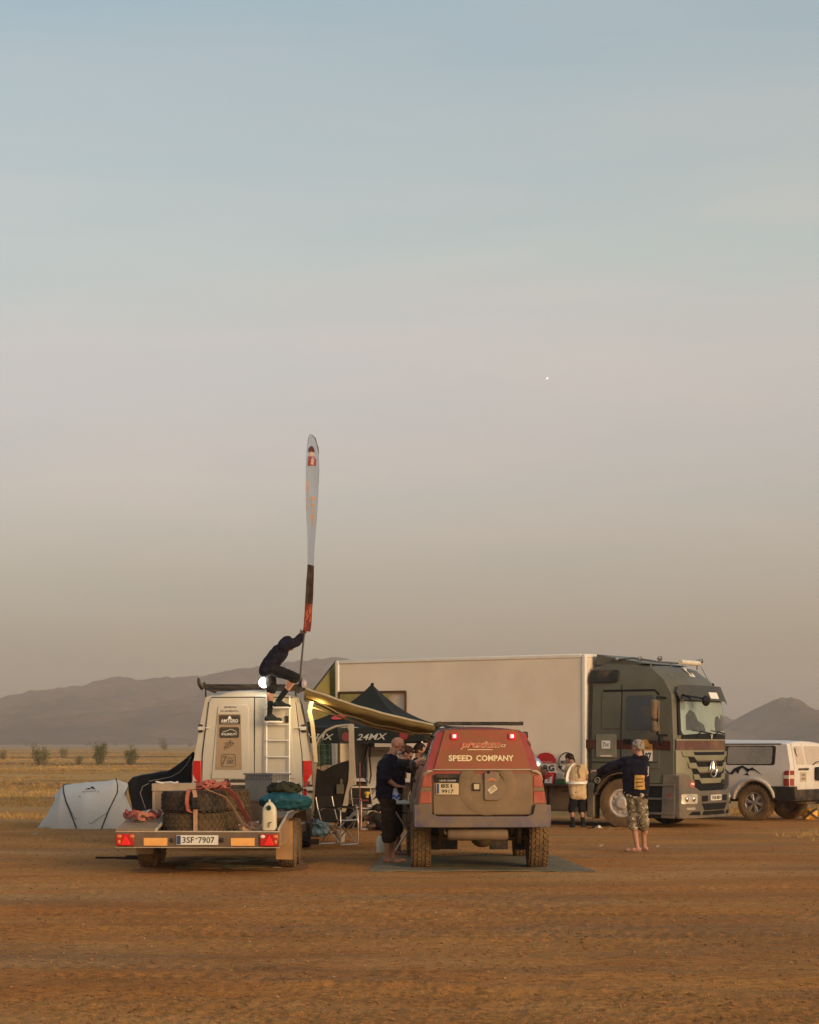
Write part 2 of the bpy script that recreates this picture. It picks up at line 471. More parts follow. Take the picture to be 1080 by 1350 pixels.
def ground_material():
    m = bpy.data.materials.new('desert_ground'); m.use_nodes = True
    nt = m.node_tree; N = nt.nodes; L = nt.links; b = N['Principled BSDF']
    tc = N.new('ShaderNodeTexCoord'); P = tc.outputs['Object']
    def nz(scale, det=8, r=.6, st=None):
        n = N.new('ShaderNodeTexNoise'); n.inputs['Scale'].default_value = scale; n.inputs['Detail'].default_value = det
        n.inputs['Roughness'].default_value = r
        if st:
            mp = N.new('ShaderNodeMapping'); mp.inputs['Scale'].default_value = st; L.new(P, mp.inputs[0]); L.new(mp.outputs[0], n.inputs['Vector'])
        else: L.new(P, n.inputs['Vector'])
        return n.outputs['Fac']
    def ramp(f, stops):
        r = N.new('ShaderNodeValToRGB'); e = r.color_ramp.elements
        e[0].position, e[0].color = stops[0][0], stops[0][1] + (1,); e[1].position, e[1].color = stops[-1][0], stops[-1][1] + (1,)
        for p, c in stops[1:-1]: q = e.new(p); q.color = c + (1,)
        L.new(f, r.inputs[0]); return r.outputs[0]
    def mix(f, a, b_, mode='MIX'):
        x = N.new('ShaderNodeMix'); x.data_type = 'RGBA'; x.blend_type = mode
        for k, v in (('Factor', f), ('A', a), ('B', b_)):
            if isinstance(v, (int, float)): x.inputs[k].default_value = v
            elif isinstance(v, tuple): x.inputs[k].default_value = v + (1,)
            else: L.new(v, x.inputs[k])
        return x.outputs['Result']
    def mr(v, a, b_, c, d):
        x = N.new('ShaderNodeMapRange'); x.inputs['From Min'].default_value = a; x.inputs['From Max'].default_value = b_
        x.inputs['To Min'].default_value = c; x.inputs['To Max'].default_value = d; L.new(v, x.inputs['Value']); return x.outputs[0]
    dirt = ramp(nz(.55, 9, .68, (.45, 1, 1)), [(.28, (.40, .165, .040)), (.45, (.58, .245, .062)), (.58, (.66, .30, .080)), (.75, (.70, .36, .12))])
    fine = ramp(nz(14, 6, .75, (.6, 1.2, 1)), [(.3, (.52, .50, .48)), (.5, (1, 1, 1)), (.70, (1.30, 1.30, 1.32))])
    c = mix(1.0, dirt, fine, 'MULTIPLY')
    grit = ramp(nz(60, 3, .8), [(.36, (.55, .52, .5)), (.46, (1, 1, 1)), (.66, (1, 1, 1)), (.74, (1.35, 1.3, 1.25))])
    c = mix(.8, c, grit, 'MULTIPLY')
    # greyer gravelly streaks and reddish worn ones
    gp = mr(nz(.42, 8, .7, (.34, 1, 1)), .50, .62, 0, .60)
    c = mix(gp, c, mix(1.0, ramp(nz(26, 5, .8), [(.34, (.17, .095, .042)), (.5, (.36, .21, .10)), (.68, (.52, .33, .17))]), fine, 'MULTIPLY'))
    rd = mr(nz(.33, 6, .65, (.25, 1, 1)), .52, .66, 0, .5)
    c = mix(rd, c, mix(1.0, (.54, .20, .05), fine, 'MULTIPLY'))
    pale = mr(nz(.27, 7, .62, (.4, 1.1, 1)), .54, .68, 0, .6)
    c = mix(pale, c, mix(1.0, (.76, .43, .17), fine, 'MULTIPLY'))
    # damp and packed darker patches
    damp = mr(nz(.16, 5, .6, (.5, 1, 1)), .52, .66, 0, .45)
    c = mix(damp, c, (.30, .155, .060))
    # dried grass plain beyond the camp
    sp = N.new('ShaderNodeSeparateXYZ'); L.new(P, sp.inputs[0])
    wob = mr(nz(.16, 6, .6, (.5, 1, 1)), .3, .7, -11, 9)
    ad = N.new('ShaderNodeMath'); ad.operation = 'ADD'; L.new(sp.outputs['Y'], ad.inputs[0]); L.new(wob, ad.inputs[1])
    plain = mr(ad.outputs[0], 42, 52, 0, 1)
    pc = ramp(nz(.035, 6, .6, (.35, 1, 1)), [(.36, (.16, .095, .038)), (.46, (.44, .25, .08)), (.6, (.56, .33, .11)), (.74, (.26, .18, .07))])
    c = mix(plain, c, pc)
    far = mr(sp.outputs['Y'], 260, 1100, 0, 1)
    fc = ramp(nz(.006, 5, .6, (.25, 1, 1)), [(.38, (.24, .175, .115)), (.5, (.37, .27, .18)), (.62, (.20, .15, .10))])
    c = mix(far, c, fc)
    L.new(c, b.inputs['Base Color']); b.inputs['Roughness'].default_value = .95; b.inputs['Specular IOR Level'].default_value = .15
    bp = N.new('ShaderNodeBump'); bp.inputs['Strength'].default_value = 1.0; bp.inputs['Distance'].default_value = .05
    h = N.new('ShaderNodeMath'); h.operation = 'ADD'; L.new(nz(9, 9, .75, (.7, 1, 1)), h.inputs[0]); L.new(nz(45, 4, .8), h.inputs[1])
    L.new(h.outputs[0], bp.inputs['Height']); L.new(bp.outputs[0], b.inputs['Normal'])
    return m

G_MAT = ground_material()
_y = [-3300, -1500, -600, -200, -60, -20, 0, 6, 10]
_v = 11.2
while _v < 60: _y.append(_v); _v *= 1.0032
while _v < 3400: _y.append(_v); _v *= 1.05
_y.append(3400)
_y = np.array(_y, float)
_t = np.concatenate([[-3600, -1200, -300, -80], np.linspace(-1, 1, 521) , [80, 300, 1200, 3600]])
_w = np.where(_y > 6, np.maximum(_y, 6) * .235 + .3, 6 * .235 + .3)
_w = np.minimum(_w, 40)
X = np.zeros((len(_y), len(_t))); Yg = np.repeat(_y[:, None], len(_t), 1)
for j, t in enumerate(_t):
    X[:, j] = t * _w if abs(t) <= 1 else (np.sign(t) * (_w + abs(t) - 60) if abs(t) > 60 else t)
Z = ground_height(X, Yg)
Z[(Yg < 9)] = 0
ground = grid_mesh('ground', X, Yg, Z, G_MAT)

# ---- hills
def hill(name, D, depth, pts, m, seed, x_ext, back=700, n=1000, rough=1.25):
    px = np.array([p[0] for p in pts], float); hz = np.array([979 - p[1] for p in pts], float) / F * D
    xs = (px - 540) / F * D
    x = np.linspace(x_ext[0], x_ext[1], n); crest = np.interp(x, xs, hz)
    rows = 130; t = np.linspace(0, 1, rows)
    X = np.repeat(x[None, :], rows, 0); Y = D - depth + t[:, None] * depth + 0 * X
    prof = t ** 1.25
    gul = np.abs(fbm(X / 70 + seed, Y / 150 + seed, 5, .55) - .5) * 2
    zc = crest[None, :] * prof[:, None]
    Zh = zc * (1 - .62 * (1 - prof[:, None] ** 3) * gul * rough) + (fbm(X / 16 + seed, Y / 22, 4) - .5) * 5 * np.minimum(1, zc / 12)
    spur = (fbm(X / 260 + seed * 3, Y / 300, 3) - .5) * 1.1 * (1 - t[:, None]) * t[:, None] * 4 * min(1, rough)
    Zh = Zh + spur * crest[None, :] * .38
    Zh = Zh + (fbm(X / 9 + seed, Y / 14, 4, .6) - .5) * 7 * t[:, None] ** 3 * np.minimum(1, crest[None, :] / 40)
    Zh[0] = -6
    # far side
    rb = 12; tb = np.linspace(0, 1, rb)[1:]
    Xb = np.repeat(x[None, :], rb - 1, 0); Yb = D + tb[:, None] * back + 0 * Xb
    Zb = Zh[-1][None, :] * (1 - tb[:, None] ** 1.3); Zb[-1] = -6
    return grid_mesh(name, np.concatenate([X, Xb]), np.concatenate([Y, Yb]), np.concatenate([Zh, Zb]), m)
hm = mat('hill_rock', (.085, .046, .030), .95, var=.5, scale=.012, bump=1., bscale=.03, bdist=9., dust=(.24, .155, .08), damt=.34, dscale=.008, spec=.1)
hill('hills', 2500, 900, [(-2500, 975), (-900, 960), (-300, 930), (0, 917), (30, 912), (60, 907), (110, 902), (135, 894), (155, 890), (175, 893), (230, 891), (270, 888), (300, 881), (350, 875), (400, 868),
     (440, 865), (480, 870), (560, 868), (650, 885), (760, 905), (860, 925), (930, 938), (955, 945), (966, 951), (977, 957), (1000, 962), (1040, 971), (1100, 976), (1400, 979), (3200, 979)], hm, 1.3, (-2700, 1500))
hill('hill_peak', 1900, 420, [(600, 979), (940, 978), (960, 972), (977, 957), (990, 950), (1002, 941), (1012, 933), (1016, 927), (1022, 921), (1032, 915), (1044, 917), (1052, 921), (1060, 925), (1064, 930), (1078, 936), (1100, 942),
     (1160, 951), (1250, 962), (1400, 972), (1800, 979), (2500, 979)], hm, 7.7, (250, 1400), back=500, n=700, rough=.45)

# ---- air
hz_mb = MB().b(-3550, 3550, -3250, 3380, -7, 122)
hmat = bpy.data.materials.new('dusty_air'); hmat.use_nodes = True
hn = hmat.node_tree; hn.nodes.clear()
ho = hn.nodes.new('ShaderNodeOutputMaterial'); hv = hn.nodes.new('ShaderNodeVolumePrincipled')
hv.inputs['Color'].default_value = (.95, .87, .79, 1); hv.inputs['Density'].default_value = 3.0e-4; hv.inputs['Anisotropy'].default_value = .2
hn.links.new(hv.outputs[0], ho.inputs['Volume'])
haze = hz_mb.build('haze', hmat, smooth=0); haze['kind'] = 'stuff'; haze['label'] = 'dusty evening air over the whole plain'

# ---- dry grass, pebbles
def blades(name, pts, hts, m, label, per=5, spread=.10, width=.012, seed=1, lean=.5):
    r = np.random.RandomState(seed); n = len(pts)
    P = np.repeat(pts, per, 0); H = np.repeat(hts, per) * r.uniform(.5, 1.1, n * per)
    sp = np.repeat(spread * hts / .3, per)
    bx = P[:, 0] + r.normal(0, 1, n * per) * sp; by = P[:, 1] + r.normal(0, 1, n * per) * sp
    a = r.uniform(0, 2 * PI, n * per); wd = np.repeat(width * np.maximum(1, P[::per, 1] / 45), per) * r.uniform(.6, 1.4, n * per)
    dx, dy = np.cos(a) * wd, np.sin(a) * wd
    lx, ly = r.normal(0, lean, n * per) * H, r.normal(0, lean, n * per) * H
    z0 = P[:, 2] - .02
    V = np.empty((n * per, 3, 3), np.float32)
    V[:, 0] = np.stack([bx - dx, by - dy, z0], 1); V[:, 1] = np.stack([bx + dx, by + dy, z0], 1); V[:, 2] = np.stack([bx + lx, by + ly, z0 + H], 1)
    me = bpy.data.meshes.new(name); N_ = n * per
    me.vertices.add(N_ * 3); me.vertices.foreach_set('co', V.ravel()); me.loops.add(N_ * 3); me.loops.foreach_set('vertex_index', np.arange(N_ * 3))
    me.polygons.add(N_); me.polygons.foreach_set('loop_start', np.arange(N_) * 3); me.update()
    me.materials.append(m); o = bpy.data.objects.new(name, me); COL.objects.link(o)
    tag(o, label, 'grass', kind='stuff'); return o
gm = mat('dry_grass', (.47, .29, .10), .9, var=.5, scale=.12, spec=.1, dust=(.22, .13, .05), damt=.5, dscale=.05)
r_ = np.random.RandomState(11)
def scatter(n, y0, y1, fill, seed, pw=1.6):
    r = np.random.RandomState(seed); y = y0 * (y1 / y0) ** (r.rand(n) ** pw); x = r.uniform(-1, 1, n) * (y * .225 + 1)
    k = (fbm(x * .10, y * .16, 4) > fill) & ((y > 56) | (y < 43) | (y > 38 + 18 * fbm(x * .25 + 4, y * .12, 3)))
    return np.stack([x[k], y[k], np.zeros(k.sum())], 1)
p = scatter(60000, 43.5, 420, .46, 21, 1.0)
blades('grass_field', p, np.clip(r_.normal(.085, .04, len(p)), .03, .25), gm, 'golden dried grass covering the plain behind the camp', 6, .14, .012, 5)
p = scatter(8000, 35, 50, .47, 22, 1.0)
blades('grass_verge', p, np.clip(r_.normal(.09, .03, len(p)), .03, .2), gm, 'sparse short dry grass at the back edge of the dirt', 8, .12, .006, 6)
p = scatter(700, 13, 36, .62, 23, 1.0)
blades('grass_sprigs', p, np.clip(r_.normal(.035, .012, len(p)), .015, .07), gm, 'tiny dry straw sprigs scattered on the open dirt', 6, .05, .003, 7, .9)

def pebbles(name, n, y0, y1, smin, smax, m, seed, label):
    r = np.random.RandomState(seed); y = y0 * (y1 / y0) ** r.rand(n); x = r.uniform(-1, 1, n) * (y * .22 + .4)
    s = smin * (smax / smin) ** (r.rand(n) ** 2.6)
    z = ground_height(x, y)
    base = np.array([(1, 0, 0), (-1, 0, 0), (0, 1, 0), (0, -1, 0), (0, 0, .8), (0, 0, -.6)], float)
    V = base[None] * r.uniform(.6, 1.3, (n, 6, 1)) * s[:, None, None]
    a = r.uniform(0, 2 * PI, n); ca, sa = np.cos(a)[:, None], np.sin(a)[:, None]
    VX = V[..., 0] * ca - V[..., 1] * sa + x[:, None]; VY = V[..., 0] * sa + V[..., 1] * ca + y[:, None]; VZ = V[..., 2] * .7 + z[:, None] + s[:, None] * .15
    V = np.stack([VX, VY, VZ], -1).reshape(-1, 3)
    f = np.array([(0, 2, 4), (2, 1, 4), (1, 3, 4), (3, 0, 4), (2, 0, 5), (1, 2, 5), (3, 1, 5), (0, 3, 5)])
    fs = (f[None] + 6 * np.arange(n)[:, None, None]).reshape(-1, 3)
    me = bpy.data.meshes.new(name); me.from_pydata(V.tolist(), [], fs.tolist()); me.materials.append(m)
    o = bpy.data.objects.new(name, me); COL.objects.link(o); tag(o, label, 'gravel', kind='stuff'); return o
pebbles('clods', 24000, 12, 40, .004, .022, mat('clod', (.27, .13, .048), .95, var=.6, scale=3, spec=.1), 31, 'small brown clods and stones strewn over the dirt')
pebbles('pale_stones', 420, 12, 44, .005, .018, mat('pale_stone', (.42, .28, .17), .9, var=.3, scale=3, spec=.2), 32, 'small pale stones strewn over the dirt')

# ---- bushes
leafm = mat('bush_leaf', (.085, .095, .035), .8, var=.5, scale=2.5, spec=.2, dust=(.20, .17, .07), damt=.45, dscale=3)
stemm = mat('bush_stem', (.16, .11, .07), .9, var=.3)
def bush(px, py_base, h_px, w_px, label, d, seed, dens=1.0, group=None, yellow=False, H=None, base=0.):
    r = random.Random(seed); x = WX(px, d); s = F / d; h = H or h_px / s; w = w_px / s
    root = empty('desert_bush', (x, d, base)); tag(root, label, 'bush', group)
    st = MB(); lf = MB(); tips = []
    n = 9
    for i in range(n):
        a = 2 * PI * i / n + r.uniform(-.3, .3); ln = r.uniform(.55, 1.0)
        sx = math.cos(a) * w * .5 * ln * r.uniform(.3, 1); sy = math.sin(a) * w * .5 * ln * r.uniform(.3, 1)
        hh = h * r.uniform(.6, .98)
        pts = [(0, 0, -.05), (sx * .7, sy * .7, hh * .22), (sx * 1.05, sy * 1.05, hh * .55), (sx * .8, sy * .8, hh * .95)]
        st.tube(pts, [h * .022, h * .015, h * .009, h * .003], 5)
        for k in range(4):
            t = r.uniform(.3, 1); q = Vector(pts[1]).lerp(Vector(pts[3]), t)
            e = q + Vector((r.gauss(0, w * .12), r.gauss(0, w * .12), h * r.uniform(.05, .2)))
            st.tube([q, e], [h * .006, h * .002], 4); tips.append(e)
        tips += [Vector(pts[3]), Vector(pts[2]), Vector(pts[1]), Vector(pts[2]) * .7]
    ls = h * .045
    for t in tips:
        for k in range(int(16 * dens)):
            c = t + Vector((r.gauss(0, w * .065), r.gauss(0, w * .065), r.gauss(0, h * .085)))
            if c.z < h * .03: continue
            u = Vector((r.gauss(0, .5), r.gauss(0, .5), 1)).normalized() * ls * r.uniform(.7, 1.6)
            v = Vector((r.gauss(0, 1), r.gauss(0, 1), r.gauss(0, .4))).normalized() * ls * .45
            lf.add([c - u * .5, c + v, c + u, c - v], [(0, 1, 2, 3)])
    st.build('stem', stemm, root, smooth=0, fix=False)
    lf.build('foliage', leafm, root, smooth=0, fix=False)
    return root
bush(53, 997, 24, 28, 'pair of joined round green bushes furthest left on the plain', 150, 1)
bush(132, 998, 28, 26, 'tallest green bush on the plain between two others, left of van', 150, 2)
bush(173, 996, 23, 22, 'round green bush nearest the van on the plain', 152, 3)
bush(104, 996, 13, 14, 'low thin bush just left of the tallest bush', 155, 4, .6)
bush(83, 990, 13, 16, 'small distant bush between the double bush and thin bush', 230, 5, .6)
bush(4, 992, 13, 14, 'small bush at the left edge of the picture', 200, 6, .6)
bush(1068, 990, 14, 26, 'green bush showing above the tailgate of the white off-roader', 190, 8)
bush(1073, 986, 9, 30, 'distant low scrub clump at the right edge', 330, 9, .8)
rb = random.Random(5)
proto = None
for k in range(46):
    d = rb.uniform(420, 1250); px = rb.uniform(-30, 1110)
    if proto is None:
        proto = bush(0, 0, 0, 0, 'tiny dark scrub far off on the plain below the hills', 600, 77, .35, 'scrub far off below the hills', H=2.4) if False else None
        H = 2.6
        proto = bush(px, 0, H * F / d, 3.4 * F / d, 'tiny dark scrub far off on the plain below the hills', d, 77, .3, 'scrub far off below the hills')
        o = proto
    else:
        o = copy_tree(proto)
    o.location = (WX(px, d), d, 0); sc_ = rb.uniform(.5, 1.25); o.scale = (sc_ * 1.5, sc_, sc_)
    o.rotation_euler.z = rb.uniform(0, 6)
# acacia seen through the shelter
def acacia(px, d, h, w, label, seed):
    r = random.Random(seed); root = empty('acacia_tree', (WX(px, d), d, 0)); tag(root, label, 'tree')
    st = MB(); lf = MB(); tips = []
    st.tube([(0, 0, -.1), (.1, 0, h * .25), (0, .1, h * .45)], [h * .04, h * .03, h * .022], 7)
    for i in range(9):
        a = 2 * PI * i / 9; e = Vector((math.cos(a) * w * .4 * r.uniform(.5, 1), math.sin(a) * w * .4 * r.uniform(.5, 1), h * r.uniform(.55, .95)))
        st.tube([(0, .1, h * .35), e * .55 + Vector((0, 0, h * .2)), e], [h * .016, h * .01, h * .004], 5)
        for k in range(5): tips.append(e + Vector((r.gauss(0, w * .12), r.gauss(0, w * .12), r.gauss(0, h * .1))))
    for t in tips:
        for k in range(60):
            c = t + Vector((r.gauss(0, w * .07), r.gauss(0, w * .07), r.gauss(0, h * .05)))
            u = Vector((r.gauss(0, 1), r.gauss(0, 1), r.gauss(0, 1))).normalized() * .08; v = u.orthogonal().normalized() * .04
            lf.add([c - u, c + v, c + u, c - v], [(0, 1, 2, 3)])
    st.build('trunk', stemm, root, fix=False); lf.build('crown', leafm, root, smooth=0, fix=False)
acacia(484, 70, 2.6, 2.6, 'olive green thorn tree seen between the shelter and the cab door', 3)

# ---- moon, high over the truck
MD = 9000
moon = MB().ball((WX(721.5, MD), MD, WZ(499, MD)), 5.2, 20, 14)
mm = bpy.data.materials.new('moon'); mm.use_nodes = True
mm.node_tree.nodes['Principled BSDF'].inputs['Base Color'].default_value = (.7, .7, .6, 1)
mm.node_tree.nodes['Principled BSDF'].inputs['Emission Color'].default_value = (1, 1, .85, 1)
mm.node_tree.nodes['Principled BSDF'].inputs['Emission Strength'].default_value = .75
mo = moon.build('moon', mm, smooth=60); mo['kind'] = 'structure'
# ================================================================ shared materials
DUST = (.36, .22, .11)
rubber = mat('tyre_rubber', (.028, .026, .024), .85, var=.2, bump=.3, bscale=60, dust=(.10, .065, .035), damt=.5, dscale=4)
rubber_dusty = mat('dusty_tyre', (.05, .04, .03), .9, var=.2, bump=.3, bscale=60, dust=(.20, .12, .055), damt=.8, dscale=4)
blackp = mat('black_plastic', (.022, .021, .021), .55, var=.2, dust=(.20, .13, .08), damt=.35, dscale=3)
darkm = mat('dark_metal', (.030, .028, .026), .6, metal=.3, var=.25, dust=(.12, .08, .045), damt=.3, dscale=3)
under = mat('muddy_underside', (.05, .036, .025), .9, var=.3, dust=(.20, .125, .06), damt=.6, dscale=3)
steel = mat('galvanised_steel', (.42, .40, .37), .42, metal=.75, var=.15, scale=7, dust=(.30, .20, .11), damt=.3)
chrome = mat('bright_metal', (.75, .73, .70), .18, metal=1, var=.08)
alloy = mat('wheel_alloy', (.42, .40, .37), .4, metal=.5, var=.15, dust=DUST, damt=.5, dscale=5)
white_print = mat('white_print', (.78, .74, .66), .6, var=.12, scale=14)
black_print = mat('black_print', (.02, .02, .02), .6, var=.1)
brown_print = mat('brown_print', (.11, .08, .05), .6, var=.1)
glass = mat('tinted_glass', (.012, .016, .016), .06, var=.1, spec=.9, dust=(.25, .19, .13), damt=.18, dscale=2)
def emi(name, c, s, base=None):
    return mat(name, base or c, .4, emit=c, estr=s, var=0)

def wheel(parent, loc, R, w, rubber_m, rim_m, side=1, rim_r=None, style='alloy', lugs=34, rows=3, steer=0., lug_h=.012):
    rt = empty('wheel', loc, steer, parent)
    rr = rim_r or R * .56
    t = MB(); h = w / 2
    prof = [(rr, -h * .72), (rr + .02, -h * .86), (R * .80, -h * 1.02), (R * .93, -h * .97), (R - .012, -h * .84), (R - .004, -h * .5), (R, 0),
            (R - .004, h * .5), (R - .012, h * .84), (R * .93, h * .97), (R * .80, h * 1.02), (rr + .02, h * .86), (rr, h * .72)]
    t.lathe(prof, (0, 0, 0), (1, 0, 0), 44, closed=True)
    for i in range(lugs):
        for k in range(rows):
            a = 2 * PI * (i + .5 * (k % 2)) / lugs; x = (k - (rows - 1) / 2) * w * .82 / rows
            n = Vector((0, math.cos(a), math.sin(a))); tg = Vector((0, -math.sin(a), math.cos(a)))
            M = Matrix((( 1, 0, 0), (0, tg.y, n.y), (0, tg.z, n.z)))
            sk = .5 * (1 if k % 2 else -1)
            lw, ll = w * .78 / rows * .82, 2 * PI * R / lugs * .66
            pts = []
            for q in (-1, 1):
                for (ux, uy) in ((-1, -1), (1, -1), (1, 1), (-1, 1)):
                    pts.append((x + ux * lw / 2, (uy * ll / 2 + ux * lw / 2 * sk), q * lug_h))
            vs = [Vector((0, 0, 0)) + Vector((p[0], 0, 0)) + tg * p[1] + n * (R - .002 + p[2]) for p in pts]
            t.add(vs, [(0, 3, 2, 1), (4, 5, 6, 7), (0, 1, 5, 4), (1, 2, 6, 5), (2, 3, 7, 6), (3, 0, 4, 7)])
    # shoulder blocks
    for i in range(lugs):
        for s_ in (-1, 1):
            a = 2 * PI * (i + .25) / lugs; n = Vector((0, math.cos(a), math.sin(a)))
            tg = Vector((0, -math.sin(a), math.cos(a)))
            c = n * (R * .955) + Vector((s_ * h * .95, 0, 0)); e = [c + tg * p * R * .055 + n * q * R * .03 + Vector((s_ * z * .008, 0, 0)) for z in (-1, 1) for (p, q) in ((-1, -1), (1, -1), (1, 1), (-1, 1))]
            t.add(e, [(0, 3, 2, 1), (4, 5, 6, 7), (0, 1, 5, 4), (1, 2, 6, 5), (2, 3, 7, 6), (3, 0, 4, 7)])
    t.build('tyre', rubber_m, rt, smooth=30)
    r = MB(); s = side
    if style == 'alloy':
        r.lathe([(rr + .004, s * h * .78), (rr - .015, s * h * .80), (rr - .035, s * h * .55), (rr - .04, -s * h * .5), (rr, -s * h * .6), (rr + .004, -s * h * .6)], (0, 0, 0), (1, 0, 0), 36, closed=True)
        for i in range(6):
            a = 2 * PI * i / 6 + .2
            for da in (-.13, .13):
                r.tube([(s * h * .62, .055 * math.cos(a), .055 * math.sin(a)), (s * h * .66, (rr - .03) * math.cos(a + da), (rr - .03) * math.sin(a + da))], [.028, .024], 6)
        r.lathe([(.005, s * h * .80), (.055, s * h * .78), (.07, s * h * .5), (.07, s * h * .2), (.005, s * h * .2)], (0, 0, 0), (1, 0, 0), 18)
        r.c = 1; r.lathe([(.005, s * h * .05), (rr - .04, s * h * .05), (rr - .04, 0), (.005, 0)], (0, 0, 0), (1, 0, 0), 24)
    elif style == 'truck':
        r.lathe([(rr + .01, s * h * .82), (rr - .02, s * h * .86), (rr - .05, s * h * .55), (rr - .07, s * h * .48), (.16, s * h * .62), (.14, s * h * .70), (.14, -s * h * .5), (rr, -s * h * .6)], (0, 0, 0), (1, 0, 0), 36, closed=True)
        r.lathe([(.004, s * h * 1.0), (.10, s * h * .98), (.135, s * h * .75), (.14, s * h * .2), (.004, s * h * .2)], (0, 0, 0), (1, 0, 0), 22)
        r.c = 1
        for i in range(10):
            a = 2 * PI * i / 10
            r.cyl((s * h * .50, .20 * math.cos(a), .20 * math.sin(a)), (s * h * .70, .20 * math.cos(a), .20 * math.sin(a)), .034, n=8)
        r.lathe([(.01, s * h * .985 + s * .004), (.085, s * h * .985 + s * .004), (.085, s * h * .9), (.01, s * h * .9)], (0, 0, 0), (1, 0, 0), 18)
    else:
        r.lathe([(rr + .01, s * h * .75), (rr - .03, s * h * .6), (rr - .06, s * h * .2), (.09, s * h * .35), (.06, s * h * .6), (.002, s * h * .6), (.002, -s * h * .4), (rr, -s * h * .6)], (0, 0, 0), (1, 0, 0), 30)
    r.build('rim', [rim_m, black_print if style == 'truck' else darkm], rt, smooth=35)
    return rt

def lerp_tab(tab, t):
    if t <= tab[0][0]: return tab[0][1]
    for (a, va), (b_, vb) in zip(tab, tab[1:]):
        if t <= b_: return va + (vb - va) * (t - a) / (b_ - a)
    return tab[-1][1]
def sstep(a, b_, x):
    t = max(0, min(1, (x - a) / (b_ - a))); return t * t * (3 - 2 * t)

